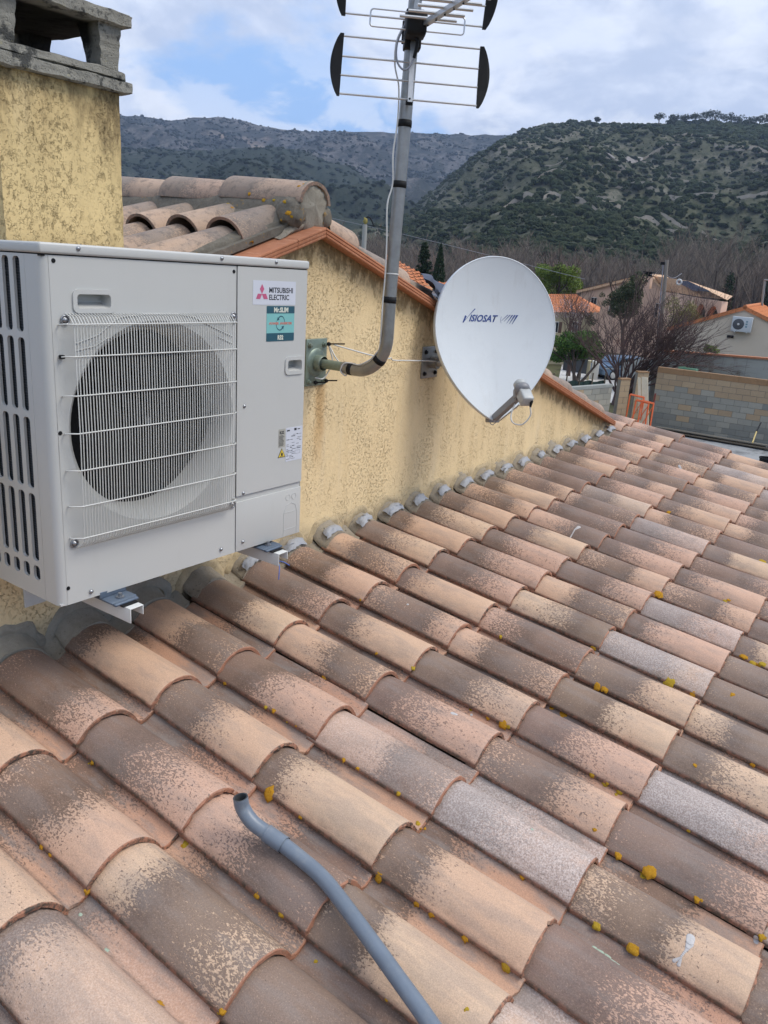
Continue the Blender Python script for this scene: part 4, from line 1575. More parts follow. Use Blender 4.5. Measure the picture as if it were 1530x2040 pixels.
# ------------------------------------------------------------------ wall brackets under the unit
def bracket(xc, label, blue=False):
    t = thing('wall_bracket', label, 'bracket', (xc, 0.13, -0.04))
    zt = -0.024
    b = MB()
    w, h, tk = 0.046, 0.044, 0.003
    b.box((xc - w / 2, -0.100, zt - tk), (xc + w / 2, YW - 0.003, zt), bev=0.0012)
    b.box((xc - w / 2, -0.100, zt - h), (xc - w / 2 + tk, YW - 0.003, zt - tk), bev=0.001)
    b.box((xc + w / 2 - tk, -0.100, zt - 0.030), (xc + w / 2, YW - 0.003, zt - tk), bev=0.001)
    b.build('arm', M_BRK, t)
    b = MB()
    b.box((xc - 0.05, YW - 0.006, -0.16), (xc + 0.05, YW - 0.001, 0.10))
    b.build('wall_plate', M_BRK, t)
    f = MB()
    # folded foot of the unit: back web, top plate with raised rim, slot
    f.box((xc - 0.046, -0.050, zt + 0.004), (xc + 0.040, 0.045, zt + 0.010), bev=0.002)
    f.box((xc - 0.046, -0.066, zt + 0.002), (xc + 0.034, -0.050, zt + 0.010), bev=0.003)
    f.box((xc - 0.050, -0.004, zt + 0.010), (xc + 0.040, 0.004, zt + 0.030), bev=0.002)
    f.build('unit_foot', M_FOOT, t)
    r_ = MB()
    r_.box((xc - 0.030, -0.078, zt), (xc + 0.022, 0.02, zt + 0.0045), bev=0.001)
    r_.build('rubber_pad', M_BLACKP, t)
    n_ = MB()
    n_.lathe([(0.0001, 0.014), (0.0055, 0.014), (0.0055, 0.004), (0.012, 0.004), (0.012, 0.0)], (xc - 0.004, -0.032, zt + 0.010), (0, 0, 1), 8, False)
    n_.build('bolt', M_SCREW, t)
    return t


bracket(0.172, 'white steel arm and blue-grey foot under the near corner of the unit')
bracket(0.786, 'white steel arm and blue-grey foot under the lettered side of the unit')
# blue strands hanging at the second bracket
w_ = MB()
w_.tube(spline([(0.775, -0.085, -0.055), (0.768, -0.100, -0.070), (0.754, -0.112, -0.085), (0.748, -0.116, -0.108)]), 0.0016, 6)
w_.tube(spline([(0.775, -0.085, -0.055), (0.790, -0.100, -0.060), (0.806, -0.112, -0.073)]), 0.0016, 6)
tag(w_.build('wire_strand', simple('blue_wire', (0.05, 0.12, 0.42), 0.5)), 'short blue wire strands dangling from the far bracket under the unit', 'wire')


# ------------------------------------------------------------------ mast on the wall
PP = Vector((1.504, YW, 0.519))           # plate centre on the wall
YM = 0.015
mast = thing('antenna_mast', 'bent galvanised steel mast on a wall plate, wrapped with black tape', 'mast', PP)
b = MB()
b.box((PP.x - 0.068, YW - 0.009, PP.z - 0.098), (PP.x + 0.068, YW - 0.001, PP.z + 0.100), bev=0.003)
b.lathe([(0.0, -0.016), (0.045, -0.016), (0.058, -0.012), (0.062, -0.008)], (PP.x, YW, PP.z), (0, 1, 0), 28)
b.lathe([(0.030, -0.05), (0.034, -0.045), (0.034, -0.012)], (PP.x, YW, PP.z), (0, 1, 0), 24)
b.build('wall_plate', M_ZINC, mast)
b = MB()
b.tube([(PP.x, YW - 0.01, PP.z), (PP.x, YW - 0.17, PP.z)], 0.0200, 20)
b.build('stub', M_ZINC, mast)
for (dx, dz) in ((0.048, 0.075), (0.050, -0.078), (-0.048, 0.075), (-0.048, -0.078)):
    b = MB()
    b.lathe([(0.0001, -0.024), (0.008, -0.022), (0.009, -0.014), (0.013, -0.013), (0.013, -0.008)], (PP.x + dx, YW, PP.z + dz), (0, 1, 0), 8, False)
    b.build('bolt', M_ZINC, mast)
RM = 0.0248
XM0, XMT = 1.497, 1.533
ZB = 0.515
pts = [Vector((PP.x, YW - 0.155, PP.z - 0.002))]
cb = Vector((XM0, YM + 0.145, ZB + 0.145))
pts.append(Vector((PP.x - 0.002, YM + 0.16, ZB)))
for i in range(1, 13):
    a = rad(90 * i / 12)
    pts.append(Vector((XM0, cb.y - 0.145 * math.sin(a), cb.z - 0.145 * math.cos(a))))


def mast_at(z):
    return Vector((XM0 + (XMT - XM0) * max(0, z - 0.80) / 1.02, YM, z))


pts += [mast_at(0.74), mast_at(0.80)]
b = MB()
b.tube(pts, RM, 24)
b.build('elbow_tube', M_GALV, mast)
b = MB()
b.tube([mast_at(0.79), mast_at(0.9), mast_at(1.3), mast_at(2.02)], RM * 0.965, 24)
b.build('upright', M_GALV, mast)


def band(p, d, r, w, name='tape_band'):
    d = Vector(d).normalized()
    b = MB()
    b.lathe([(r - 0.003, -w / 2), (r + 0.0012, -w / 2), (r + 0.0016, 0.0), (r + 0.0008, w / 2), (r - 0.003, w / 2)], p, d, 26)
    return b.build(name, M_BLACKP, mast)


band(Vector((PP.x - 0.001, YM + 0.172, ZB + 0.001)), (0, 1, 0), RM, 0.022)
band(pts[8], pts[9] - pts[7], RM, 0.022)
for z in (0.806, 1.226, 1.435):
    band(mast_at(z), (0.035, 0, 1), RM, 0.024)
band(mast_at(0.903), (0.05, 0.02, 1), RM * 0.97, 0.0045).data.materials[0] = M_CABLE

# ------------------------------------------------------------------ TV antenna on the mast
zA0 = 1.60
rx = Vector((math.cos(rad(-50)), math.sin(rad(-50)), 0))      # along the rods
bx = Vector((rx.y, -rx.x, 0))                                    # boom, towards the viewer's side
ant = thing('tv_antenna', 'aluminium television antenna with black-edged reflector grids on the mast', 'antenna', mast_at(1.72))


def AP(u, v, w):
    """u along rods, v along boom, w up"""
    return mast_at(1.72) + bx * 0.035 + rx * u + bx * v + Vector((0, 0, w)) + Vector((0.035 * w, 0, 0))


M_RODR = M_ALU
# lower and upper reflector grids: (w, v, half length)
low_rows = [(-0.025, 0.0, 0.2480), (-0.090, 0.006, 0.2480), (-0.152, 0.014, 0.2500), (-0.214, 0.026, 0.2480)]
up_rows = [(0.046, 0.0, 0.2480), (0.110, 0.006, 0.2480), (0.174, 0.014, 0.2480), (0.238, 0.026, 0.2480)]
for rows, off in ((low_rows, 0), (up_rows, 0)):
    for (w_, v_, hl) in rows:
        b = MB()
        b.tube([AP(-hl, v_, w_), AP(hl, v_, w_)], 0.0035, 8)
        b.build('reflector_rod', M_ALU, ant)
    w0, w1 = rows[0][0], rows[-1][0]
    sg = 1 if w1 > w0 else -1
    for e in (-1, 1):
        b = MB()
        cp = []
        nn = 14
        outl = []
        for i in range(nn + 1):
            k = i / nn
            w_ = w0 - sg * 0.008 + (w1 - w0 + sg * 0.016) * k
            v_ = 0.026 * k * k
            bul = 0.010 + 0.030 * math.sin(math.pi * k) ** 0.8
            outl.append((e * (0.247 + 0.004 * k), v_, w_, e * (0.247 + bul)))
        ring = [AP(o[0] - e * 0.003, o[1], o[2]) for o in outl] + [AP(o[3], o[1], o[2]) for o in outl[::-1]]
        b.slab([q_ - bx * 0.006 for q_ in ring], bx * 0.012)
        b.build('end_cap', M_BLACKP, ant)
    # spine carrying the rods
    b = MB()
    p0, p1 = AP(0.0, 0.004, w0 + 0.012 * sg * -1), AP(0.004, 0.036, w1 + sg * 0.010)
    d = (p1 - p0)
    side = rx * 0.0085
    fwd = bx * 0.010
    b.slab([p0 - side, p0 + side, p0 + side + fwd, p0 - side + fwd], d)
    b.build('reflector_spine', M_ALU, ant)
    b = MB()
    for (w_, v_, hl) in rows[1:]:
        c0 = AP(0.002, v_ + 0.0205, w_ - 0.0)
        b.lathe([(0.0, 0.0), (0.0035, 0.0), (0.0035, -0.004)], c0, bx, 10)
    b.slab([AP(-0.010, 0.022, w1 + sg * 0.006), AP(0.014, 0.022, w1 + sg * 0.006), AP(0.014, 0.040, w1 + sg * 0.006), AP(-0.010, 0.040, w1 + sg * 0.006)], (0, 0, sg * 0.012))
    b.build('spine_end', M_BLACKP, ant)
# black box of the dipole
b = MB()
bm_ = Matrix((rx, bx, Vector((0, 0, 1)))).transposed()
b.box((-0.036, 0.010, -0.026), (0.036, 0.105, 0.055), rot=bm_, at_=mast_at(1.72) + bx * 0.035 + Vector((0, 0, 0.002)), bev=0.016)
b.build('dipole_box', M_BLACKP, ant)
b = MB()
b.box((-0.030, -0.050, -0.045), (0.030, 0.012, 0.080), rot=bm_, at_=mast_at(1.72) + bx * 0.03, bev=0.006)
b.box((-0.034, -0.078, -0.015), (0.034, -0.066, 0.060), rot=bm_, at_=mast_at(1.72) + bx * 0.03, bev=0.003)
for wv in (0.0, 0.045):
    for u_ in (-0.029, 0.029):
        q0 = mast_at(1.72) + bx * 0.03 + rx * u_ + Vector((0, 0, wv))
        b.tube([q0 - bx * 0.085, q0 + bx * 0.02], 0.0035, 8)
b.build('mast_clamp', M_BLACKP, ant)
# boom going up out of the picture
bd = Vector((-0.52, -0.854, 0.0))
B0 = AP(0.016, 0.060, 0.004)
B1 = B0 + bd * 0.62 + Vector((0, 0, 0.03))
b = MB()
side = rx * 0.010
up_ = Vector((0, 0, 0.016))
b.slab([B0 - side, B0 + side, B0 + side + up_, B0 - side + up_], B1 - B0)
b.build('boom', M_ALU, ant)
for i in range(8):
    k = 0.06 + i * 0.062
    c0 = B0 + (B1 - B0).normalized() * k + Vector((0, 0, 0.018))
    hl = 0.098 - 0.003 * i
    b = MB()
    b.tube([c0 - rx * hl, c0 + rx * hl], 0.0052, 8)
    b.build('director_rod', M_ALU, ant)
    b = MB()
    b.lathe([(0, 0), (0.0035, 0.0), (0.0035, 0.003)], c0 - Vector((0, 0, 0.0195)), (0, 0, -1), 8)
    b.build('rivet', M_BLACKP, ant)
# folded dipole loop
lp = []
for (u, w) in rrect(-0.160, -0.004, 0.168, 0.050, 0.010, 3):
    lp.append(AP(u, 0.072, w))
lp.append(lp[0])
b = MB()
b.tube(lp, 0.0028, 6, caps=False)
b.build('dipole_loop', M_ALU, ant)
# cables of the mast: black tail, white loop, white run down the mast
b = MB()
b.tube(spline([AP(0.008, 0.06, -0.02), AP(0.010, 0.058, -0.05), AP(0.004, 0.052, -0.085)]), 0.0062, 8)
b.build('cable_boot', M_BLACKP, ant)
cab = thing('antenna_cable', 'thin white cable looping from the antenna and clipped down along the mast', 'cable', mast_at(1.4))
b = MB()
L_ = [AP(0.004, 0.052, -0.085), AP(-0.012, 0.055, -0.118), AP(-0.034, 0.055, -0.124), AP(-0.056, 0.05, -0.095), AP(-0.058, 0.045, -0.04), AP(-0.036, 0.035, 0.02), AP(-0.034, 0.03, 0.03)]
b.tube(spline(L_, 8), 0.0034, 8)
b.build('cable_loop', M_CABLEG, cab)
LFT = -rx * 0.024 + bx * 0.012
L_ = [AP(-0.040, 0.0, 0.02), AP(-0.058, 0.0, -0.03), AP(-0.056, -0.01, -0.10), mast_at(1.55) + LFT * 1.45, mast_at(1.435) + LFT * 1.20, mast_at(1.33) + LFT * 1.5, mast_at(1.226) + LFT * 1.16, mast_at(1.15) + LFT * 1.75,
      mast_at(1.02) + LFT * 1.35, mast_at(0.90) + LFT * 1.15, mast_at(0.806) + LFT * 1.18]
b = MB()
b.tube(spline(L_, 6), 0.0030, 8)
b.build('cable_run', M_CABLE, cab)
L_ = [mast_at(0.806) + LFT * 1.18, mast_at(0.74) + LFT * 1.2 + bx * 0.006]
for i in (10, 8, 6, 3):
    q_ = pts[i]
    L_.append(q_ + Vector((-0.018, 0.010, 0.022)))
L_ += [Vector((PP.x - 0.012, YM + 0.17, ZB + 0.026)), Vector((PP.x - 0.02, YM + 0.20, ZB + 0.020)), Vector((PP.x - 0.026, YM + 0.21, ZB - 0.01)), Vector((PP.x - 0.01, YM + 0.195, ZB - 0.028)),
       Vector((PP.x + 0.024, YM + 0.22, ZB - 0.012)), Vector((PP.x + 0.02, YM + 0.27, ZB + 0.03)), Vector((PP.x + 0.04, YW - 0.045, ZB + 0.075))]
b = MB()
b.tube(spline(L_, 6), 0.0030, 8)
b.build('lower_run', M_CABLE, cab)
b = MB()
b.tube(spline([Vector((PP.x + 0.045, YW - 0.035, ZB + 0.078)), Vector((PP.x + 0.056, YW - 0.05, ZB + 0.01)), Vector((PP.x + 0.03, YW - 0.03, ZB - 0.06)), Vector((PP.x - 0.03, YW - 0.03, ZB - 0.055))], 6), 0.0030, 8)
b.build('spare_coil', M_CABLE, cab)
# zip ties at the plate
for (a_, c_) in (((0.040, -0.040, 0.080), (0.066, -0.105, 0.086)), ((0.050, -0.025, -0.078), (0.064, -0.075, -0.072)), ((-0.02, -0.025, -0.08), (0.005, -0.06, -0.078))):
    b = MB()
    b.tube([PP + Vector(a_), PP + Vector(c_)], 0.0032, 6)
    b.ico(PP + Vector(a_), 0.010, 1, 0.15, random.Random(2))
    b.build('zip_tie', M_BLACKP, cab)
# cable from plate across to the dish
DBX, DBZ = 2.432, 0.463
c2 = thing('dish_cable', 'white cable strung along the wall from the mast plate to the dish bracket', 'cable', (2.0, YW, 0.5))
b = MB()
L_ = [PP + Vector((0.055, -0.055, 0.078)), Vector((1.72, YW - 0.12, 0.555)), Vector((1.90, YW - 0.10, 0.525)), Vector((1.99, YW - 0.06, 0.517)), Vector((2.03, YW - 0.05, 0.503)), Vector((2.2, YW - 0.04, 0.490)), Vector((DBX, YW - 0.05, 0.472)), Vector((DBX + 0.12, YW - 0.12, 0.44))]
b.tube(spline(L_, 6), 0.0030, 8)
b.build('cable_run', M_CABLE, c2)

# ------------------------------------------------------------------ satellite dish
n_d = Vector((-0.60, -0.76, 0.20)).normalized()
u_d = Vector((0, 0, 1)).cross(n_d).normalized()      # to the right as seen
v_d = n_d.cross(u_d)
DC = Vector((2.555, 0.08, 0.665))
DROT = Matrix((u_d, -n_d, v_d)).transposed()         # local x right, local -y out of the face, local z up
dish = thing('satellite_dish', 'large pale drop-shaped satellite dish with blue lettering on its face', 'satellite dish', DC, DROT)
Wd, Ht, Hb = 0.326, 0.345, 0.462


def dish_r(t):
    """outline radius at angle t from +x (right), counter-clockwise"""
    s_, c_ = math.sin(t), math.cos(t)
    if s_ >= 0:
        return 1 / math.sqrt((c_ / Wd) ** 2 + (s_ / Ht) ** 2)
    # lower part: convex sides running to a point
    best = 0
    lo, hi = 0.0, 0.6
    for _ in range(30):
        r = (lo + hi) / 2
        x, z = abs(r * c_), -r * s_
        k = min(z / Hb, 1)
        w = Wd * (1 - k ** 1.95) ** 0.83 if k < 1 else 0
        if x < w:
            lo = r
        else:
            hi = r
    return lo


b = MB()
na, nr = 96, 14
vs, fs = [(0, 0.058, 0)], []
for i in range(1, nr + 1):
    f = i / nr
    for j in range(na):
        t = 2 * math.pi * j / na
        r = dish_r(t) * f
        vs.append((r * math.cos(t), 0.058 * (1 - f * f), r * math.sin(t)))
for j in range(na):
    fs.append((0, 1 + (j + 1) % na, 1 + j))
for i in range(nr - 1):
    for j in range(na):
        p, q_ = 1 + i * na + j, 1 + i * na + (j + 1) % na
        fs.append((p, q_, q_ + na, p + na))
b.add(vs, fs, True)
b.build('reflector', M_DISH, dish, local=True)
b = MB()
vs, fs = [], []
for (f, dy) in ((1.0, 0.0), (1.006, -0.003), (1.014, -0.002), (1.018, 0.004), (1.018, 0.026), (1.006, 0.030), (0.99, 0.026)):
    for j in range(na):
        t = 2 * math.pi * j / na
        r = dish_r(t) * f
        vs.append((r * math.cos(t), dy, r * math.sin(t)))
for i in range(6):
    for j in range(na):
        p, q_ = i * na + j, i * na + (j + 1) % na
        fs.append((p, q_, q_ + na, p + na))
b.add(vs, fs, True)
b.build('rim', M_DISH, dish, local=True, sharp=60)
b = MB()
vs, fs = [(0, 0.075, 0)], []
for i in range(1, 7):
    f = i / 6
    for j in range(na):
        t = 2 * math.pi * j / na
        r = dish_r(t) * f * 0.995
        vs.append((r * math.cos(t), 0.075 - 0.049 * f * f, r * math.sin(t)))
fs = [(0, 1 + j, 1 + (j + 1) % na) for j in range(na)]
for i in range(5):
    for j in range(na):
        p, q_ = 1 + i * na + j, 1 + i * na + (j + 1) % na
        fs.append((p, p + na, q_ + na, q_))
b.add(vs, fs, True)
b.build('back_shell', M_GREYP, dish, local=True)


def dsurf(x, z):
    r = math.hypot(x, z)
    f = min(1, r / dish_r(math.atan2(z, x))) if r > 1e-6 else 0
    return 0.058 * (1 - f * f)


def dish_print(me):
    for v in me.vertices:
        x, z = v.co.x, v.co.z
        v.co.y = dsurf(x, z) - 0.0012


XD = Matrix(((1, 0, 0, 0), (0, 0, -1, 0), (0, 1, 0, 0), (0, 0, 0, 1)))
o_ = text_mesh('lettering', 'ISIOSAT', 0.046, M_INKB, dish, XD @ Matrix.Translation((-0.131, 0.033, 0)) @ Matrix.Rotation(rad(1.5), 4, 'Z'), 0.0, 0.164, 0.0012, 0.42)
dish_print(o_.data)
b = MB()
for pts_ in ([(-0.168, 0.024), (-0.161, 0.024), (-0.1445, 0.056), (-0.1535, 0.061)], [(-0.164, 0.022), (-0.155, 0.036), (-0.096, 0.094), (-0.100, 0.097)]):
    b.add([(x, dsurf(x, z) - 0.0012, z) for x, z in pts_], [(0, 1, 2, 3)])
for i in range(5):
    x0 = 0.062 + i * 0.0125
    a_, c_ = (x0 - 0.012 + i * 0.002, 0.030 + 0.002 * (4 - i) - (0.003 if i > 1 else -0.004)), (x0 + 0.022, 0.0735)
    w_ = 0.0034 + 0.0008 * i
    q_ = [(a_[0], a_[1]), (a_[0] + 0.0018, a_[1]), (c_[0] + w_, c_[1]), (c_[0] - w_ * 0.6, c_[1])]
    b.add([(x, dsurf(x, z) - 0.0012, z) for x, z in q_], [(0, 1, 2, 3)])
arc = [(0.050 - 0.004 * math.sin(math.pi * k / 6), 0.030 + 0.034 * k / 6) for k in range(7)]
for i in range(6):
    q_ = [arc[i], (arc[i][0] + 0.0016, arc[i][1]), (arc[i + 1][0] + 0.0016, arc[i + 1][1]), arc[i + 1]]
    b.add([(x, dsurf(x, z) - 0.0012, z) for x, z in q_], [(0, 1, 2, 3)])
b.build('logo_mark', M_INKB, dish, local=True)
# feed arm and LNB
TIP = Vector((0, 0.0, -Hb + 0.012))
LN = Vector((0.0, -0.300, -0.335))
b = MB()
d = (LN - TIP)
d1 = d * 0.86
ux = Vector((1, 0, 0))
wz = d.cross(ux).normalized()
b.slab([TIP + ux * s1 * 0.013 + wz * s2 * 0.016 for s1, s2 in ((-1, -1), (1, -1), (1, 1), (-1, 1))], d1)
b.build('feed_arm', M_GREYP, dish, local=True)
b = MB()
b.tube([TIP + Vector((0, 0.03, -0.006)), TIP + Vector((0.018, -0.03, -0.012)), LN + Vector((0.02, 0.06, -0.052))], 0.0035, 6)
b.build('stay_rod', M_ALU, dish, local=True)
b = MB()
b.box((-0.030, -0.018, -0.02), (0.030, 0.03, 0.012), at_=TIP + Vector((0, 0.02, -0.004)), bev=0.005)
b.build('tip_clamp', M_GREYP, dish, local=True)
b = MB()
hd = (Vector((0, 0.03, 0.02)) - LN).normalized()
b.box((-0.022, -0.055, -0.022), (0.022, 0.02, 0.022), at_=TIP + d * 0.88 + Vector((0, 0, 0.012)), bev=0.007)
b.lathe([(0.020, -0.028), (0.037, -0.026), (0.038, 0.0), (0.036, 0.006), (0.020, 0.008)], LN + Vector((0, 0.006, 0.020)), hd, 26)
b.build('lnb_collar', M_GREYP, dish, local=True)
b = MB()
b.lathe([(0.0001, 0.045), (0.020, 0.043), (0.030, 0.032), (0.031, 0.010), (0.022, 0.006)], LN + Vector((0, 0.010, 0.022)), hd, 26)
b.build('feed_cap', M_LNB, dish, local=True)
b = MB()
rl = hd.to_track_quat('Y', 'Z').to_matrix()
b.box((-0.028, -0.085, -0.030), (0.028, -0.012, 0.024), rot=rl, at_=LN + Vector((0, 0, 0.018)), bev=0.009)
b.build('lnb_body', M_LNB, dish, local=True)
b = MB()
q0 = LN + Vector((0.016, -0.055, -0.022))
b.tube([q0, q0 + Vector((0.004, -0.004, -0.02)), q0 + Vector((0.0, 0.0, -0.045))], [0.008, 0.008, 0.005], 8)
b.build('connector', M_BLACKP, dish, local=True)
b = MB()
b.tube(spline([q0 + Vector((0.0, 0.0, -0.045)), q0 + Vector((0.006, 0.01, -0.085)), q0 + Vector((-0.02, 0.035, -0.125)), q0 + Vector((-0.045, 0.08, -0.120)), q0 + Vector((-0.040, 0.12, -0.085)), TIP + d * 0.75 + Vector((0.0, 0, -0.02))], 7), 0.0035, 8)
b.build('lnb_cable', M_CABLE, dish, local=True)
b = MB()
b.tube(spline([TIP + Vector((-0.02, 0.03, -0.01)), TIP + Vector((-0.006, 0.02, -0.035)), TIP + Vector((0.012, 0.0, -0.02))], 5), 0.002, 6)
b.build('wire_tail', M_CABLEG, dish, local=True)
# mount behind the dish
b = MB()
b.box((-0.07, 0.075, -0.09), (0.07, 0.135, 0.07), bev=0.006)
b.build('mount_head', M_GREYP, dish, local=True)
dm = thing('dish_mount', 'steel wall plate and tube carrying the satellite dish', 'mount', (DBX, YW, DBZ))
b = MB()
b.box((DBX - 0.078, YW - 0.008, DBZ - 0.080), (DBX + 0.078, YW - 0.001, DBZ + 0.082), bev=0.003)
b.build('wall_plate', M_GALV, dm)
for dx in (-0.052, 0.052):
    for dz in (-0.055, 0.055):
        b = MB()
        b.lathe([(0.0001, -0.020), (0.008, -0.019), (0.008, -0.010), (0.012, -0.010), (0.012, -0.007)], (DBX + dx, YW, DBZ + dz), (0, 1, 0), 8, False)
        b.build('bolt', M_BLACKP, dm)
bk = DC - n_d * 0.115
b = MB()
b.tube([(DBX + 0.01, YW - 0.005, DBZ), (DBX + 0.01, YW - 0.05, DBZ)], 0.030, 20)
b.tube(spline([(DBX + 0.01, YW - 0.02, DBZ), (DBX + 0.03, YW - 0.08, DBZ + 0.01), (bk.x + 0.02, bk.y + 0.03, DBZ + 0.05), (bk.x, bk.y, bk.z - 0.06), (bk.x, bk.y, bk.z + 0.08)], 6), 0.021, 16)
b.build('tube', M_GALV, dm)

# ------------------------------------------------------------------ PVC conduit lying on the tiles
CRf = O0.dot(NRM)


def on_roof(px, py, h):
    return hit(px, py, NRM, CRf + h)


pp = [on_roof(479, 1588, 0.150), on_roof(484, 1610, 0.122), on_roof(502, 1637, 0.101), on_roof(532, 1660, 0.088), on_roof(565, 1683, 0.082),
      on_roof(605, 1715, 0.080), on_roof(632, 1738, 0.079), on_roof(657, 1765, 0.079), on_roof(690, 1808, 0.079), on_roof(730, 1862, 0.079), on_roof(790, 1945, 0.079), on_roof(868, 2055, 0.079), on_roof(960, 2200, 0.079)]
pipe = thing('conduit_pipe', 'grey plastic pipe with a bent open end lying across the tiles', 'pipe', pp[6])
RP = 0.0178
b = MB()
sp = spline(pp[3:], 6)
b.tube(sp, RP, 20)
b.build('pipe', M_PVC, pipe)
b = MB()
sp = spline(pp[:5], 8)
b.tube(sp, [RP * 1.02] * (len(sp) - 9) + [RP * 1.16] * 9, 22, caps=False)
b.build('elbow', M_PVC, pipe)
b = MB()
b.tube(sp, [RP * 0.84] * len(sp), 22, caps=False)
ed = (sp[1] - sp[0]).normalized()
b.lathe([(RP * 0.84, 0), (RP * 1.02, 0)], sp[0], ed, 22)
b.build('pipe_mouth', simple('pipe_inside', (0.05, 0.055, 0.06), 0.6), pipe)
b = MB()
for p_, q_ in ((pp[3], pp[4]), (pp[4], pp[5])):
    b.lathe([(RP * 1.14, -0.002), (RP * 1.19, 0.0), (RP * 1.14, 0.002)], p_, q_ - p_, 22)
b.build('joint_ring', M_PVC, pipe)

# ------------------------------------------------------------------ lichen, droppings: rays onto the tiles
bpy.context.view_layer.update()
DG = bpy.context.evaluated_depsgraph_get()


def cast(px, py):
    d = ray(px, py).normalized()
    ok, loc, nor, idx, ob, mx = SC.ray_cast(DG, CAM, d)
    return (loc, nor, ob) if ok else (None, None, None)


LICH = [(535, 1582, 13), (598, 1627, 6), (755, 1748, 10), (830, 1800, 8), (860, 1822, 8), (927, 1868, 9), (1008, 1925, 12), (1263, 1888, 14), (1190, 1843, 11),
        (1297, 1735, 17), (1232, 1703, 9), (1389, 1790, 8), (1040, 1747, 7), (795, 1580, 6), (713, 1530, 5), (685, 1512, 5), (530, 1408, 5), (546, 1415, 6), (572, 1438, 3),
        (590, 1446, 3), (645, 1349, 6), (448, 1361, 6), (184, 1518, 6), (175, 1775, 7), (83, 1686, 7), (100, 1702, 6), (370, 1680, 9), (512, 1783, 8), (560, 1822, 9),
        (318, 1998, 9), (443, 2015, 8), (1185, 1652, 6), (1125, 1421, 10), (1100, 1410, 6), (1003, 1443, 11), (972, 1430, 5), (938, 1414, 4), (1190, 1368, 9), (1205, 1372, 8),
        (1335, 1360, 12), (1380, 1383, 7), (1183, 1290, 7), (1312, 1182, 9), (1482, 1308, 10), (1500, 1320, 8), (1520, 1322, 8), (823, 1330, 5), (1180, 1543, 6), (1205, 1562, 6),
        (1235, 1578, 8), (1210, 1560, 4), (1333, 1020, 5), (1520, 1118, 7), (1445, 1197, 5), (998, 1267, 4), (750, 1302, 4), (833, 1640, 6), (845, 1650, 6), (1385, 1524, 5),
        (1500, 1523, 7), (1460, 1383, 6), (718, 1195, 3), (1517, 1865, 7), (1372, 1655, 5), (1452, 1195, 5), (630, 1915, 5), (930, 2010, 6), (770, 1992, 5)]
LICHU = [(455, 405, 4), (462, 413, 4), (497, 385, 4), (526, 397, 6), (546, 398, 5), (567, 400, 6), (575, 422, 6), (580, 430, 5), (613, 357, 5), (596, 370, 4), (500, 484, 5), (606, 366, 4), (560, 437, 4)]
for i, (x, y, r) in enumerate(LICH + LICHU):
    loc, nor, ob = cast(x, y)
    if loc is None or (loc - CAM).length > 12:
        continue
    dist = (loc - CAM).dot(CF_)
    R = r / F_PX * dist * 0.98
    par = lower if i < len(LICH) else house
    rr_ = random.Random(i)
    blob(loc, (nor + NRM * 0.5).normalized(), R, M_LICHEN, par, i, 0.13, 'lichen_patch', (1.0, rr_.uniform(0.75, 1.25)))
    if r > 5 and rr_.random() < 0.6:
        l2, n2, ob2 = cast(x + r * rr_.uniform(-1.2, 1.2), y + r * 0.5)
        if l2 is not None and (l2 - loc).length < 0.1:
            blob(l2, n2, R * 0.5, M_LICHEN, par, i + 300, 0.12)
loc, nor, ob = cast(1207, 1902)
u = DR
for k, (x, y, r) in enumerate(((1185, 1888, 8), (1197, 1896, 9), (1210, 1905, 9), (1222, 1914, 8), (1231, 1920, 5))):
    loc, nor, ob = cast(x, y)
    if loc is not None:
        blob(loc, nor, r / F_PX * (loc - CAM).dot(CF_), M_LICHEN_G, lower, 500 + k, 0.08, 'green_lichen')
for k, (x, y, r) in enumerate(((212, 1893, 7), (160, 1822, 5), (1060, 1652, 4))):
    loc, nor, ob = cast(x, y)
    if loc is not None:
        blob(loc, nor, r / F_PX * (loc - CAM).dot(CF_), M_LICHEN_G, lower, 520 + k, 0.08, 'green_lichen')
for path_, rs in (([(1376, 1868), (1374, 1880), (1367, 1893), (1355, 1908), (1343, 1914)], [9, 8, 3, 2.2, 4]), ([(1358, 1905), (1352, 1922)], [2, 4]),
                  ([(1153, 1050), (1145, 1055), (1140, 1064), (1136, 1071)], [4, 1.6, 1.5, 1.5]), ([(1353, 928), (1356, 934)], [2.5, 2.5]), ([(902, 1421), (908, 1423)], [5, 4]),
                  ([(939, 1424)], [3]), ([(1506, 1868), (1506, 1876)], [5, 5]), ([(812, 1204)], [2.5])):
    b = MB()
    for k, ((x, y), r) in enumerate(zip(path_, rs)):
        steps = 5 if k + 1 < len(path_) else 1
        for s_ in range(steps):
            f = s_ / steps
            x1, y1, r1 = (path_[k + 1] + (rs[k + 1],)) if k + 1 < len(path_) else (x, y, r)
            loc, nor, ob = cast(x + (x1 - x) * f, y + (y1 - y) * f)
            if loc is None:
                continue
            R = (r + (r1 - r) * f) / F_PX * (loc - CAM).dot(CF_)
            rot = nor.to_track_quat('Z', 'Y').to_matrix()
            b2 = MB()
            b2.ico((0, 0, 0), 1, 2)
            b.add([loc + rot @ Vector((v[0] * R, v[1] * R, v[2] * 0.0012)) for v in b2.v], b2.f, True)
    if b.v:
        b.build('bird_dropping', M_WHITE_DROP, lower)


# ================================================================== surroundings
def mat_ground(name, a, b_, c_, s1=0.3, s2=4.0, bump=0.02):
    def fn(g):
        p = g.pos()
        col = g.mix(g.noise(p, s1, 6, 0.65), a, b_)
        col = g.mix(g.step(g.noise(g.vmath('ADD', p, (7, 3, 0)), s2, 5, 0.7), 0.45, 0.65), col, c_)
        return dict(color=col, rough=0.95, spec=0.2, normal=g.bump(g.noise(p, s2 * 4, 4, 0.7), 0.7, bump))
    return material(name, fn)


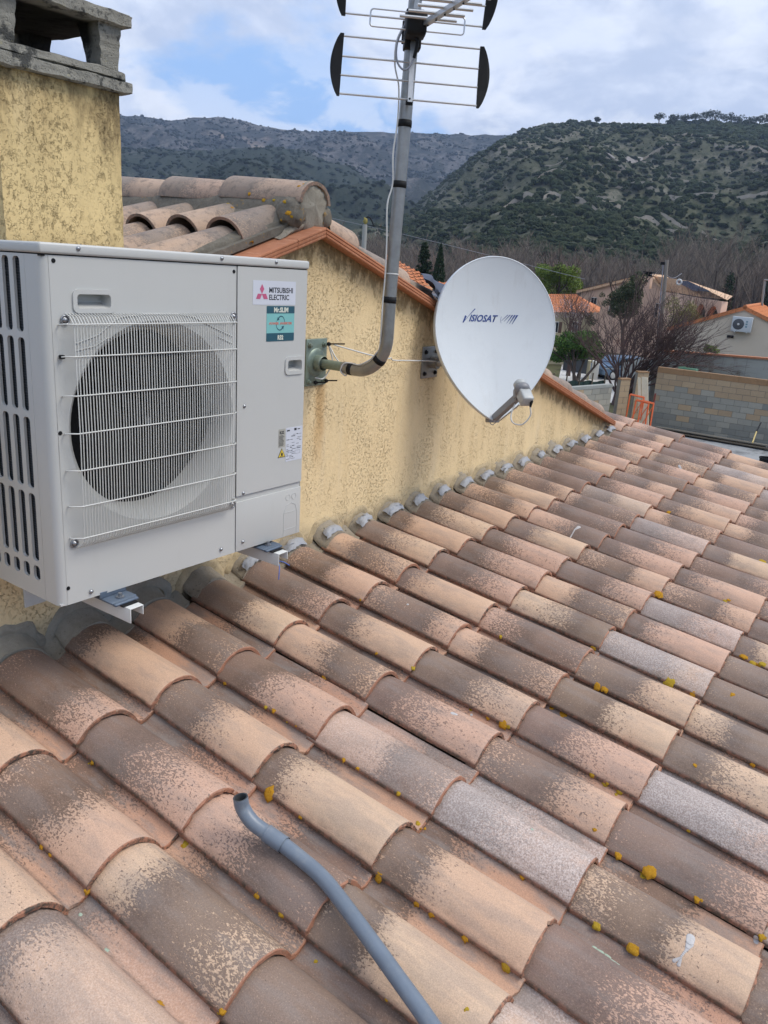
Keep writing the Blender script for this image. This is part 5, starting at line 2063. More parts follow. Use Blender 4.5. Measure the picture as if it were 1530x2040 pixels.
def flat(name, pts_, mat, kind='structure', z=G0):
    b = MB()
    b.add([(x, y, z) for x, y in pts_], [tuple(range(len(pts_)))])
    o = b.build(name, mat)
    tag(o, kind=kind)
    return o


b = MB()
n = 48
ringr = [0, 40, 120, 400, 1500, 6000]
vs, fs = [(0, 0, G0)], []
for r_ in ringr[1:]:
    for i in range(n):
        vs.append((r_ * math.cos(2 * math.pi * i / n), r_ * math.sin(2 * math.pi * i / n), G0))
for i in range(n):
    fs.append((0, 1 + i, 1 + (i + 1) % n))
for k in range(len(ringr) - 2):
    for i in range(n):
        p, q_ = 1 + k * n + i, 1 + k * n + (i + 1) % n
        fs.append((p, p + n, q_ + n, q_))
b.add(vs, fs)
tag(b.build('ground', mat_ground('field_soil', (0.085, 0.075, 0.045), (0.12, 0.11, 0.06), (0.07, 0.085, 0.035))), kind='structure')
flat('yard', [(5.8, -14), (30, -14), (29.5, 3), (28.6, 8.6), (12, 9.5), (5.8, 9)], mat_ground('yard_concrete', (0.22, 0.23, 0.235), (0.33, 0.34, 0.35), (0.14, 0.145, 0.15), 0.5, 1.6, 0.01), z=G0 + 0.004)
gp = [at(1105, 775, 33), at(1245, 775, 36), at(1245, 735, 50), at(1120, 730, 52)]
flat('gravel_yard', [(p.x, p.y) for p in gp], mat_ground('white_gravel', (0.55, 0.54, 0.52), (0.66, 0.65, 0.63), (0.42, 0.40, 0.38), 2.0, 9.0, 0.03), z=G0 + 0.008)


# ---- block walls
def _block(cols):
    def fn(g):
        w = g.orand()
        p = g.obj()
        c = g.mix(g.rnd(g.math('MULTIPLY', w, 331.0)), cols[0], cols[1])
        c = g.mix(g.math('MULTIPLY', g.noise(g.pos(), 3.0, 5, 0.7), 0.5), c, cols[2])
        return dict(color=c, rough=0.95, spec=0.2, normal=g.bump(g.noise(p, 90, 4, 0.7), 0.8, 0.006))
    return fn


M_BTAN = material('tan_block', _block(((0.36, 0.27, 0.175), (0.44, 0.335, 0.215), (0.27, 0.20, 0.13))))
M_BGREY = material('grey_block', _block(((0.27, 0.265, 0.225), (0.36, 0.34, 0.28), (0.22, 0.22, 0.195))))
M_BDARK = material('dark_grey_block', _block(((0.21, 0.21, 0.185), (0.26, 0.255, 0.22), (0.19, 0.19, 0.17))))
M_BCAP = simple('brown_cap', (0.27, 0.16, 0.08), 0.9, var=0.2, scale=3)
M_BCAPG = simple('grey_cap', (0.26, 0.27, 0.25), 0.95, var=0.2, scale=3)
M_JOINT = simple('joint_mortar', (0.19, 0.175, 0.15), 0.95, var=0.2, scale=6)
BL, BH, BT = 0.45, 0.20, 0.16


def blk_mesh(mat, w=BL):
    b = MB()
    b.box((0.006, 0, 0.006), (w - 0.006, BT, BH - 0.006))
    return b.mesh('block', mat)


BM = {k: blk_mesh(m) for k, m in (('tan', M_BTAN), ('grey', M_BGREY), ('dark', M_BDARK))}
BMH = {k: blk_mesh(m, BL / 2) for k, m in (('tan', M_BTAN), ('grey', M_BGREY), ('dark', M_BDARK))}


def block_wall(P, Q, rows, rowcol, cap, label, seed, name='block_wall', zb=G0, taper=None):
    P, Q = Vector((P.x, P.y, zb)), Vector((Q.x, Q.y, zb))
    d = (Q - P)
    L = d.length
    ang = math.atan2(d.y, d.x)
    rot = Matrix.Rotation(ang, 3, 'Z')
    t = thing(name, label, 'wall', P, rot)
    rr = random.Random(seed)
    nb = int(L / BL)
    for r in range(rows):
        off = BL / 2 if r % 2 else 0
        xs = [i * BL + off for i in range(nb)]
        if off:
            instance('block', BMH[rowcol(r, 0, rr)], t, Matrix.Translation((0, rr.uniform(-0.003, 0.003), r * BH)))
        for i, x in enumerate(xs):
            short = x + BL > nb * BL + 0.01
            instance('block', (BMH if short else BM)[rowcol(r, i, rr)], t, Matrix.Translation((x, rr.uniform(-0.003, 0.003), r * BH)))
    b = MB()
    b.box((0.001, 0.009, -0.1), (nb * BL - 0.001, BT - 0.009, rows * BH))
    b.build('joint', M_JOINT, t, local=True)
    if cap:
        k = 0
        while k < nb:
            b = MB()
            b.box((k * BL + 0.003, -0.012, rows * BH), (min(k + 2, nb) * BL - 0.003, BT + 0.012, rows * BH + cap[1]))
            b.build('coping', cap[0], t, local=True)
            k += 2
    return t


def zat(px, py, D):
    return at(px, py, D).z


A = Vector((28.0, 6.52, G0))
Bq = Vector((28.45, -3.2, G0))
rows_main = 10


def rc_main(r, i, rr):
    if r >= 7:
        return 'tan' if rr.random() < 0.93 else 'grey'
    if r >= 3:
        return rr.choices(('grey', 'tan', 'dark'), (0.75, 0.22 if r in (4, 3) else 0.05, 0.08))[0]
    return rr.choices(('dark', 'grey', 'tan'), (0.8, 0.15, 0.06))[0]


block_wall(A, Bq, rows_main, rc_main, (M_BCAP, 0.19), 'long block wall with tan upper rows and a brown cap, behind the concrete yard', 1)
p1, p2 = at(1100, 800, 25.5), at(1229, 800, 28.4)
hz = zat(1229, 764, 28.4) - G0
block_wall(p1, p2, round(hz / BH), lambda r, i, rr: rr.choices(('grey', 'tan', 'dark'), (0.8, 0.15, 0.05))[0], (M_BCAPG, 0.10), 'short grey block wall left of the orange trestles', 2)
p3, p4 = at(1231, 800, 28.6), at(1266, 800, 29.2)
block_wall(p3, p4, round((zat(1240, 752, 28.8) - G0) / BH), lambda r, i, rr: 'tan', (M_BCAP, 0.05), 'tan block wall section behind the orange trestles', 3)
p5, p6 = at(1262, 800, 29.5), at(1297, 800, 29.9)
block_wall(p5, p6, round((zat(1280, 738, 29.6) - G0) / BH), lambda r, i, rr: 'tan', (M_BCAP, 0.05), 'taller tan block wall section behind the leaning boards', 4)

# ---- things in the yard
M_OR = simple('orange_paint', (0.62, 0.12, 0.03), 0.5, var=0.2, scale=8)
M_WOODL = simple('pale_board', (0.42, 0.37, 0.28), 0.85, var=0.25, scale=6)
M_WOODD = simple('dark_board', (0.11, 0.09, 0.065), 0.9, var=0.5, scale=5)
M_WOODP = simple('old_pole_wood', (0.21, 0.19, 0.165), 0.9, var=0.3, scale=4)


def ptube(name, lst, r, mat, parent=None, seg=6):
    b = MB()
    b.tube(lst, r, seg)
    return b.build(name, mat, parent)


def trestle(px, D, label, w=0.42, h=1.05, lean=0.25, az=0.0):
    base = at(px, 850, D)
    t = thing('trestle', label, 'trestle', (base.x, base.y, G0 + 0.01))
    dirw = Vector((math.sin(az) * 0.3 + 0.15, -1, 0)).normalized() * w
    back = Vector((1, 0.2, 0)).normalized() * lean
    o = Vector((base.x, base.y, G0 + 0.02))
    hh = h
    for k, bk_ in enumerate((Vector((0, 0, 0)), back * 0.7)):
        l0, r0 = o + bk_ * 0.3, o + dirw + bk_ * 0.3
        l1, r1 = o + bk_ + back + Vector((0, 0, hh)), o + dirw * 0.9 + bk_ + back + Vector((0, 0, hh - 0.05))
        ptube('leg', [l0, l1], 0.019, M_OR, t)
        ptube('leg', [r0, r1], 0.019, M_OR, t)
        ptube('crossbar', [l1, r1], 0.019, M_OR, t)
        ptube('crossbar', [l0 + (l1 - l0) * 0.18, r0 + (r1 - r0) * 0.18], 0.016, M_OR, t)
        ptube('brace', [l0 + (l1 - l0) * 0.18, r0 + (r1 - r0) * 0.95], 0.012, M_OR, t)
    return t


trestle(1243, 27.6, 'orange tubular trestle folded against the tan wall, leftmost', 0.50, 1.42, 0.26, 0.2)
trestle(1256, 27.2, 'orange tubular trestle leaning in the middle of the stack', 0.46, 1.30, 0.34, -0.3)
trestle(1268, 26.9, 'orange tubular trestle leaning next to the pale boards', 0.42, 1.35, 0.28, 0.1)
for px, w, lab, top in ((1273, 0.09, 'narrow pale board leaning upright beside the orange trestles', 753), (1284, 0.20, 'wide pale board leaning upright at the end of the long block wall', 752)):
    p0 = at(px + 7, 852, 27.3)
    p1_ = at(px, top, 28.4)
    d = p1_ - Vector((p0.x, p0.y, G0))
    s_ = Vector((0.1, -1, 0)).normalized() * w / 2
    b = MB()
    o = Vector((p0.x, p0.y, G0 + 0.01))
    b.slab([o - s_, o + s_, o + s_ + Vector((0.05, 0, 0)), o - s_ + Vector((0.05, 0, 0))], d)
    tag(b.build('leaning_board', M_WOODL), lab, 'board')
rl_ = thing('red_post', 'dark red steel post standing in the corner by the block wall', 'post', at(1293, 850, 28.3))
pr0 = at(1293, 850, 28.3)
ptube('post', [(pr0.x, pr0.y, G0), (pr0.x + 0.1, pr0.y, G0 + 1.5)], 0.03, simple('dark_red', (0.16, 0.03, 0.02), 0.6), rl_)
bp = thing('board_pile', 'low pile of long dark boards lying along the foot of the block wall', 'boards', (27.6, 4.0, G0))
rr = random.Random(4)
for k in range(7):
    x = 27.75 - 0.10 * (k % 4) - (0.02 if k > 3 else 0)
    z = G0 + 0.012 + 0.045 * (k // 2)
    y0, y1 = 6.35 - rr.uniform(0, 0.3), 2.2 + rr.uniform(-0.9, 0.6)
    b = MB()
    b.slab([(x - 0.07, y0, z), (x + 0.07, y0, z), (x + 0.07, y0, z + 0.035), (x - 0.07, y0, z + 0.035)], (rr.uniform(-0.1, 0.12), y1 - y0, 0))
    b.build('board', M_WOODD if k < 5 else simple('grey_board%d' % k, (0.20, 0.18, 0.145), 0.9), bp)
pw = at(1370, 853, 27.2)
b = MB()
b.slab([(pw.x, pw.y, G0 + 0.22), (pw.x + 0.12, pw.y, G0 + 0.22), (pw.x + 0.12, pw.y, G0 + 0.24), (pw.x, pw.y, G0 + 0.24)], (0.05, -0.42, 0))
tag(b.build('white_offcut', simple('white_board', (0.6, 0.6, 0.57), 0.7)), 'short white offcut lying on the pile of dark boards', 'board')
br = thing('broom', 'broom with a yellow and black handle leaning on the block wall', 'broom', (26.9, 2.6, G0))
q0, q1, q2 = at(1499, 882, 27.0), at(1507, 860, 27.6), at(1516, 842, 28.0)
ptube('lower_handle', [q0, q1], 0.022, simple('broom_yellow', (0.50, 0.38, 0.14), 0.6), br)
ptube('upper_handle', [q1, q2], 0.024, M_BLACKP, br)
bc = at(1532, 893, 25.6)
bu = thing('black_bucket', 'black plastic bucket standing on the concrete yard', 'bucket', (bc.x, bc.y, G0 + 0.006))
b = MB()
b.lathe([(0.001, 0), (0.16, 0), (0.20, 0.36), (0.215, 0.36), (0.215, 0.385), (0.195, 0.385), (0.155, 0.03), (0.001, 0.03)], (bc.x, bc.y, G0 + 0.006), (0, 0, 1), 20)
b.build('tub', M_BLACKP, bu, sharp=40)
p0_, p1_ = at(1411, 893, 24.9), at(1521, 887, 25.2)
tb = thing('metal_rod', 'thin metal rod lying on the yard beside the bucket', 'rod', (p0_.x, p0_.y, G0 + 0.02))
ptube('shaft', [(p0_.x, p0_.y, G0 + 0.025), (p1_.x, p1_.y, G0 + 0.05)], 0.014, M_ALU, tb)
ptube('grip', [(p0_.x, p0_.y, G0 + 0.026), (p0_.x + (p1_.x - p0_.x) * 0.2, p0_.y + (p1_.y - p0_.y) * 0.2, G0 + 0.03)], 0.022, M_BLACKP, tb)
bk_ = at(1452, 902, 24.0)
b = MB()
b.box((-0.06, -0.22, 0), (0.06, 0.22, 0.05), at_=(bk_.x, bk_.y, G0 + 0.005))
tag(b.build('clay_slab', M_TRIM), 'flat orange clay piece lying on the concrete yard', 'tile')

# ---- far rendered wall with a clay coping
fw = thing('boundary_wall', 'patchy grey boundary wall with a thin red clay coping below the beige house', 'wall', at(1300, 720, 37))


def _patchy(g):
    p = g.pos()
    c = g.mix(g.noise(p, 1.2, 6, 0.7), (0.30, 0.31, 0.29), (0.40, 0.405, 0.38))
    c = g.mix(g.math('MULTIPLY', g.step(g.noise(g.scale(p, (1, 1, 0.6)), 2.4, 6, 0.75), 0.52, 0.66), 0.6), c, (0.20, 0.155, 0.12))
    j = g.math('MAXIMUM', g.math('LESS_THAN', g.math('FRACT', g.math('MULTIPLY', g.sep(p)[2], 5.0)), 0.08), g.math('LESS_THAN', g.math('FRACT', g.math('MULTIPLY', g.sep(p)[1], 2.1)), 0.05))
    c = g.mix(g.math('MULTIPLY', j, g.step(g.noise(p, 0.9, 4), 0.4, 0.7)), c, (0.24, 0.235, 0.22))
    return dict(color=c, rough=0.95, spec=0.2, normal=g.bump(g.noise(p, 20, 4, 0.7), 0.6, 0.01))


M_PATCH = material('patchy_render', _patchy)
w0, w1 = at(1306, 699, 37.5), at(1600, 722, 35.0)
b = MB()
th = Vector((0.2, 0.03, 0))
b.slab([(w0.x, w0.y, G0), (w1.x, w1.y, G0), (w1.x, w1.y, w1.z), (w0.x, w0.y, w0.z)], th)
b.build('wall', M_PATCH, fw)
nn = 26
for i in range(nn):
    a_ = w0 + (w1 - w0) * (i / nn) - th * 0.3
    c_ = w0 + (w1 - w0) * ((i + 0.97) / nn) - th * 0.3
    b = MB()
    b.slab([a_, c_, c_ + Vector((0, 0, 0.07)), a_ + Vector((0, 0, 0.07))], th * 1.6)
    b.build('coping_tile', M_TRIM, fw)
w2, w3 = at(1240, 724, 40), at(1306, 708, 38)
b = MB()
b.slab([(w2.x, w2.y, G0), (w3.x, w3.y, G0), (w3.x, w3.y, w3.z), (w2.x, w2.y, w2.z)], th)
tag(b.build('grey_wall', M_PATCH), 'plain grey wall seen through the bare tree', 'wall')
wd = thing('wooden_gate', 'weathered wooden boards standing at the end of the grey boundary wall', 'gate', at(1312, 727, 36.5))
for k in range(4):
    a_ = at(1304 + k * 4, 728, 36.5)
    b = MB()
    b.box((-0.01, -0.045, 0), (0.03, 0.04, zat(1310, 708, 36.5) - G0), at_=(a_.x, a_.y, G0))
    b.build('board', M_WOODP, wd)
gm = at(1376, 739, 33)
gmo = thing('garden_machine', 'small green and grey garden machine on the ledge behind the block wall', 'machine', (gm.x, gm.y, G0))
b = MB()
b.box((-0.25, -0.22, 0.0), (0.25, 0.18, 1.72), at_=(gm.x, gm.y, G0), bev=0.02)
b.build('stand', M_BCAPG, gmo)
b = MB()
b.box((-0.15, -0.25, 0), (0.15, 0.25, 0.28), at_=(gm.x, gm.y, G0 + 1.72), bev=0.05)
b.tube([(gm.x, gm.y + 0.45, G0 + 1.86), (gm.x, gm.y + 0.2, G0 + 1.90)], 0.14, 12)
b.build('body', simple('green_plastic', (0.05, 0.14, 0.08), 0.5), gmo)


# ---- houses
def roofmat(name, a, b_, s=1.0):
    def fn(g):
        p = g.obj()
        x, y, z = g.sep(p)
        c = g.mix(g.noise(p, 2.2, 6, 0.75), a, b_)
        c = g.mix(g.step(g.noise(p, 9.0, 3, 0.7), 0.5, 0.7), c, tuple(v * 0.72 for v in a))
        return dict(color=c, rough=0.9, spec=0.3, normal=g.bump(g.noise(p, 12, 3), 0.5, 0.02))
    return material(name, fn)


M_ROOFO = roofmat('orange_roof', (0.46, 0.155, 0.06), (0.56, 0.225, 0.10))
M_ROOFP = roofmat('peach_roof', (0.52, 0.33, 0.20), (0.66, 0.46, 0.31))


def corrugated(b, e0, e1, r0, r1, pitch, amp, courses=0):
    """tiled slope: eave e0-e1, ridge r0-r1, barrels running up the slope"""
    L = (e1 - e0).length
    n = max(2, int(L / pitch))
    nrm = (e1 - e0).cross(r0 - e0).normalized()
    if nrm.z < 0:
        nrm = -nrm
    vs, fs = [], []
    rows = max(1, courses)
    seg = 4
    W = n * seg + 1
    for k in range(rows):
        for t, lift in ((k / rows, amp * 0.5), ((k + 1) / rows, 0.0)):
            for i in range(W):
                f = i / (W - 1)
                ph = (i % seg) / seg * 2 * math.pi
                p = (e0 + (e1 - e0) * f) * (1 - t) + (r0 + (r1 - r0) * f) * t
                vs.append(p + nrm * (amp * max(-0.3, math.cos(ph)) + lift))
    for k in range(rows):
        for i in range(W - 1):
            a_ = k * 2 * W + i
            fs.append((a_, a_ + 1, a_ + W + 1, a_ + W))
    b.add(vs, fs, False)


M_BEIGE = simple('beige_render', (0.58, 0.50, 0.40), 0.92, var=0.06, scale=1.5, dirt=((0.36, 0.29, 0.22), 0.9, 0.35))
M_PINK = simple('pink_render', (0.60, 0.42, 0.32), 0.92, var=0.07, scale=0.7, dirt=((0.48, 0.33, 0.25), 0.5, 0.3))
M_CREAM = simple('cream_render', (0.46, 0.41, 0.28), 0.92, var=0.1, scale=1.5)
M_GLASS = simple('window_glass', (0.03, 0.035, 0.04), 0.1, var=0.1)
M_SHUT = simple('brown_shutter', (0.09, 0.05, 0.035), 0.7, var=0.2)
M_WHT = simple('white_frame', (0.62, 0.62, 0.60), 0.5, var=0.05)

# beige house with its own outdoor unit
hb = thing('beige_house', 'beige rendered gable house with orange roof and a small outdoor unit on its wall', 'house', at(1480, 720, 42))
l_, r_ = at(1346, 652, 41.0), at(1640, 660, 40.5)
ap = at(1484, 617, 40.8)
l_.z = zat(1352, 655, 41.0)
dv_ = (Vector((r_.x, r_.y, 0)) - Vector((l_.x, l_.y, 0))).normalized()
bkv = Vector((-dv_.y, dv_.x, 0))
if bkv.dot(CF_) < 0:
    bkv = -bkv
half = (Vector((ap.x, ap.y, 0)) - Vector((l_.x, l_.y, 0))).length
r_ = Vector((l_.x, l_.y, 0)) + dv_ * half * 2
r_.z = l_.z
ap = Vector((l_.x, l_.y, 0)) + dv_ * half
ap.z = zat(1484, 617, 40.8)
b = MB()
b.slab([(l_.x, l_.y, G0), (r_.x, r_.y, G0), r_, ap, l_], bkv * 9)
b.build('wall', M_BEIGE, hb)
for e_, sgn in ((l_, -1), (r_, 1)):
    b = MB()
    ee = e_ + dv_ * sgn * 0.35 + Vector((0, 0, -0.35 * (ap.z - l_.z) / half + 0.10)) - bkv * 0.10
    aa = ap + Vector((0, 0, 0.10)) - bkv * 0.10
    corrugated(b, ee, ee + bkv * 9.3, aa, aa + bkv * 9.3, 0.24, 0.035, 12)
    b.build('roof', M_ROOFO, hb)
    n6 = 9
    for i in range(n6):
        a_ = aa + (ee - aa) * (i / n6)
        c_ = aa + (ee - aa) * ((i + 0.97) / n6)
        b = MB()
        b.slab([a_ - Vector((0, 0, 0.12)), c_ - Vector((0, 0, 0.12)), c_ + Vector((0, 0, 0.06)), a_ + Vector((0, 0, 0.06))], bkv * 0.12)
        b.build('verge_tile', M_ROOFO, hb)
b = MB()
aa = ap + Vector((0, 0, 0.12)) - bkv * 0.1
b.tube([aa, aa + bkv * 9.3], 0.10, 8)
b.build('ridge', M_ROOFO, hb)
# its outdoor unit
uc = at(1479, 646, 40.6)
un = thing('small_air_conditioner', 'small white outdoor unit high on the beige gable wall', 'air conditioner', uc)
um = Matrix((dv_, bkv, Vector((0, 0, 1)))).transposed()
b = MB()
b.box((-0.42, -0.32, -0.33), (0.42, 0.0, 0.33), rot=um, at_=uc, bev=0.02)
b.build('cabinet', simple('unit_white', (0.50, 0.53, 0.55), 0.5), un)
b = MB()
b.lathe([(0.0, 0.325), (0.23, 0.325), (0.24, 0.32)], uc - dv_ * 0.14, -bkv, 24)
b.build('fan_grille', simple('fan_grey', (0.07, 0.075, 0.085), 0.6), un)
b = MB()
b.lathe([(0.0, 0.335), (0.045, 0.333), (0.05, 0.325)], uc - dv_ * 0.14, -bkv, 12)
b.build('fan_hub', M_WHT, un)
b = MB()
for k in range(3):
    b.box((0.16, -0.326, 0.10 - k * 0.11), (0.24, -0.32, 0.17 - k * 0.11), rot=um, at_=uc)
b.build('print_mark', simple('print_blue', (0.14, 0.25, 0.30), 0.5), un)
for s_ in (-0.25, 0.25):
    b = MB()
    b.box((s_ - 0.02, -0.36, -0.36), (s_ + 0.02, 0.02, -0.33), rot=um, at_=uc)
    b.build('bracket', M_BRK, un)
cn = at(1478, 662, 40.8)
cn2 = at(1469, 712, 40.8)
b = MB()
b.slab([cn - bkv * 0.05, cn + dv_ * 0.10 - bkv * 0.05, cn + dv_ * 0.10, cn], cn2 - cn)
b.build('pipe_trunking', M_WHT, hb)
vp_ = at(1455, 670, 40.7)
b = MB()
b.box((-0.14, -0.08, -0.07), (0.14, 0.0, 0.05), rot=um, at_=vp_, bev=0.03)
b.build('wall_vent', M_BLACKP, hb)  # small black vent on the beige gable

# pink house
hp = thing('pink_house', 'large pale pink house with peach roofs, an arched porch and solar panels', 'house', at(1330, 650, 55))
A0, A1, A2, A3 = at(1158, 581, 60), at(1291, 549, 60), at(1324, 579, 59), at(1158, 700, 60)
dvA = (Vector((A2.x, A2.y, 0)) - Vector((A0.x, A0.y, 0))).normalized()
bkA = Vector((-dvA.y, dvA.x, 0))
bkA = bkA if bkA.dot(CF_) > 0 else -bkA
b = MB()
b.slab([(A0.x, A0.y, G0), (A2.x, A2.y, G0), A2, A1, A0], bkA * 8)
b.build('gable_wall', M_PINK, hp)
for e_ in (A0, A2):
    b = MB()
    u3 = Vector((0, 0, 0.12))
    ov_ = (e_ - A1).normalized() * 0.3
    corrugated(b, e_ + ov_ + u3 - bkA * 0.25, e_ + ov_ + u3 + bkA * 8.2, A1 + u3 - bkA * 0.25, A1 + u3 + bkA * 8.2, 0.28, 0.022, 3)
    b.slab([e_ + ov_ + u3 - bkA * 0.28, A1 + u3 - bkA * 0.28, A1 + u3 - bkA * 0.28 - Vector((0, 0, 0.16)), e_ + ov_ - bkA * 0.28 - Vector((0, 0, 0.04))], bkA * 0.1)
    b.build('roof', M_ROOFP, hp)
E0, E1, E2 = at(1322, 579, 59), at(1397, 592, 47.5), at(1449, 598, 43)
R0, R1 = at(1296, 549, 62), at(1371, 559.5, 51)
b = MB()
corrugated(b, E0, E1, R0, R1, 0.28, 0.022, 3)
b.build('roof', M_ROOFP, hp)
b = MB()
nb_ = 14
for k in range(nb_):
    t0_, t1_ = k / nb_, (k + 1) / nb_
    corrugated(b, E1 + (R1 - E1) * t0_ + Vector((0, 0, 0.03)), E2 + (R1 - E2) * t0_ + Vector((0, 0, 0.03)), E1 + (R1 - E1) * t1_, E2 + (R1 - E2) * min(t1_, 0.999), 0.28, 0.02, 1)
b.build('roof', M_ROOFP, hp)
RB0, RB1 = at(1360, 562, 66), at(1460, 590, 58)
b = MB()
b.add([R0, R1, E2, RB1, RB0], [(0, 1, 4), (1, 2, 3), (1, 3, 4)])
b.build('rear_roof', M_ROOFP, hp)


def wallquad(name, P_, Q_, zt0, zt1, mat, parent, thick=0.25, zb=G0):
    d_ = Vector((Q_.x - P_.x, Q_.y - P_.y, 0)).normalized()
    n_ = Vector((-d_.y, d_.x, 0))
    n_ = n_ if n_.dot(CF_) > 0 else -n_
    b = MB()
    b.slab([(P_.x, P_.y, zb), (Q_.x, Q_.y, zb), (Q_.x, Q_.y, zt1), (P_.x, P_.y, zt0)], n_ * thick)
    return b.build(name, mat, parent)


wallquad('wall', E0 + Vector((0.25, 0.1, 0)), E1 + Vector((0.3, 0.1, 0)), E0.z - 0.05, E1.z - 0.05, M_PINK, hp)
# porch: two segmental arches
PQ0, PQ1 = at(1394, 600, 47.2), at(1444, 604, 43.3)
dP = Vector((PQ1.x - PQ0.x, PQ1.y - PQ0.y, 0))
LP_ = dP.length
zt = E1.z - 0.06
zsp = zt - 0.75


def arch_wall(L, H, openings, rise):
    pts_ = [(0, 0)]
    for (x0, x1) in openings:
        pts_.append((x0, 0))
        pts_.append((x0, H - 0.62))
        for i in range(1, 9):
            t = i / 9
            pts_.append((x0 + (x1 - x0) * t, H - 0.62 + rise * math.sin(math.pi * t)))
        pts_.append((x1, H - 0.62))
        pts_.append((x1, 0))
    pts_ += [(L, 0), (L, H), (0, H)]
    return pts_


H_ = zt - (G0 + 2.6)
aw = arch_wall(LP_, H_, [(0.1, LP_ * 0.44), (LP_ * 0.52, LP_ - 0.28)], 0.36)
xfm = Matrix.Translation((PQ0.x, PQ0.y, G0 + 2.6)) @ Matrix.Rotation(math.atan2(dP.y, dP.x), 4, 'Z') @ Matrix.Rotation(rad(90), 4, 'X')
shape2d('porch_arcade', aw, [], 0.28, M_PINK, hp, PM['pink_house'].inverted() @ xfm)
b = MB()
b.box((0, 0, 0), (LP_, 3.4, 0.25), rot=Matrix.Rotation(math.atan2(dP.y, dP.x), 3, 'Z'), at_=(PQ0.x, PQ0.y, G0 + 2.35))
b.box((0, 0, 0), (LP_, 0.2, 2.4), rot=Matrix.Rotation(math.atan2(dP.y, dP.x), 3, 'Z'), at_=(PQ0.x, PQ0.y, G0))
b.build('porch_base', M_PINK, hp)
# chimney of the pink house
c0 = at(1292, 549, 57)
b = MB()
b.box((-0.24, -0.24, -0.8), (0.24, 0.24, -0.05), at_=c0)
b.build('chimney', M_PINK, hp)
b = MB()
b.box((-0.28, -0.28, -0.05), (0.28, 0.28, 0.0), at_=c0)
b.box((-0.18, -0.18, 0.0), (0.18, 0.18, 0.18), at_=c0)
b.box((-0.29, -0.29, 0.18), (0.29, 0.29, 0.24), at_=c0)
b.build('chimney_cap', M_SOOT, hp)


def window_on(parent, px0, py0, px1, py1, D, shutter=None, name='window'):
    a_, c_ = at(px0, py1, D), at(px1, py1, D)
    top = zat(px0, py0, D)
    d_ = Vector((c_.x - a_.x, c_.y - a_.y, 0)).normalized()
    n_ = Vector((-d_.y, d_.x, 0))
    n_ = -n_ if n_.dot(CF_) > 0 else n_
    o_ = None
    b = MB()
    w_ = (c_ - a_).length
    up3 = Vector((0, 0, top - a_.z))
    z3 = Vector((a_.x, a_.y, a_.z))
    b.slab([z3, z3 + d_ * w_, z3 + d_ * w_ + up3, z3 + up3], n_ * 0.06)
    o_ = b.build(name, M_WHT, parent)
    for k in (0, 1):
        b = MB()
        p_ = z3 + d_ * (w_ * (0.06 + 0.47 * k)) + up3 * 0.05 + n_ * 0.062
        b.slab([p_, p_ + d_ * w_ * 0.41, p_ + d_ * w_ * 0.41 + up3 * 0.9, p_ + up3 * 0.9], n_ * 0.01)
        pn = b.build('pane', M_GLASS, parent)
    if shutter is not None:
        for k in (-1, 1):
            b = MB()
            p_ = z3 + (d_ * (-w_ * 0.62) if k < 0 else d_ * (w_ * 1.04))
            b.slab([p_, p_ + d_ * w_ * 0.58, p_ + d_ * w_ * 0.58 + up3, p_ + up3], n_ * 0.07)
            b.build('shutter', shutter, parent)


window_on(hp, 1176, 592, 1188, 606, 59.6)
window_on(hp, 1302, 603, 1316, 632, 58.7)
window_on(hp, 1212, 600, 1224, 622, 59.6)
# solar panels
def on_roofpoly(px, py):
    n_ = (E1 - R1).cross(E2 - R1).normalized()
    n2 = (E0 - R0).cross(E1 - R0).normalized()
    return hit(px, py, n_, R1.dot(n_) + (0.14 if n_.z > 0 else -0.14))


for row in (0, 1):
    for col in range(4):
        def bil(u, v):
            p_ = [(1349, 562), (1369, 561), (1414, 581.5), (1381, 580)]
            x = (p_[0][0] * (1 - u) + p_[1][0] * u) * (1 - v) + (p_[3][0] * (1 - u) + p_[2][0] * u) * v
            y = (p_[0][1] * (1 - u) + p_[1][1] * u) * (1 - v) + (p_[3][1] * (1 - u) + p_[2][1] * u) * v
            return on_roofpoly(x, y)
        v0, v1 = row * 0.5 + 0.01, row * 0.5 + 0.48
        u0, u1 = col * 0.25 + 0.01, col * 0.25 + 0.24
        q = [bil(u0, v0), bil(u1, v0), bil(u1, v1), bil(u0, v1)]
        b = MB()
        b.slab(q, (0, 0, 0.05))
        b.build('solar_panel', simple('solar_blue', (0.075, 0.10, 0.17), 0.15, var=0.1) if (row, col) == (0, 0) else bpy.data.materials['solar_blue'], hp)
rd = at(1353, 562, 50)
b = MB()
b.tube([rd + Vector((0, 0.135 * math.cos(a * math.pi / 10), 0.135 * math.sin(a * math.pi / 10))) for a in range(21)], 0.045, 8)
tag(b.build('ring_ornament', M_WHT), 'round white ring standing on the peach roof by the solar panels', 'ornament')

# orange roofed house behind the blossom
ho = thing('orange_roofed_house', 'low house with orange tiled hip roof and brown shutters right of the dish', 'house', at(1140, 650, 48))
h0, h1 = at(1040, 622, 47), at(1194, 623, 49)
g0_, g1_ = at(1075, 586, 52.5), at(1147, 586.5, 53)
b = MB()
corrugated(b, h0, h1, g0_, g1_, 0.26, 0.04, 12)
b.build('roof', M_ROOFO, ho)
h2 = at(1196, 612, 57)
b = MB()
b.add([h1, h2, g1_], [(0, 1, 2)])
b.build('hip_end', M_ROOFO, ho)
wallquad('wall', h0 + Vector((0.4, 0.2, 0)), h1 + Vector((0.35, 0.5, 0)), h0.z - 0.02, h1.z - 0.02, M_CREAM, ho)
for px in (1100, 1138):
    window_on(ho, px, 640, px + 11, 662, 47.3, M_SHUT)

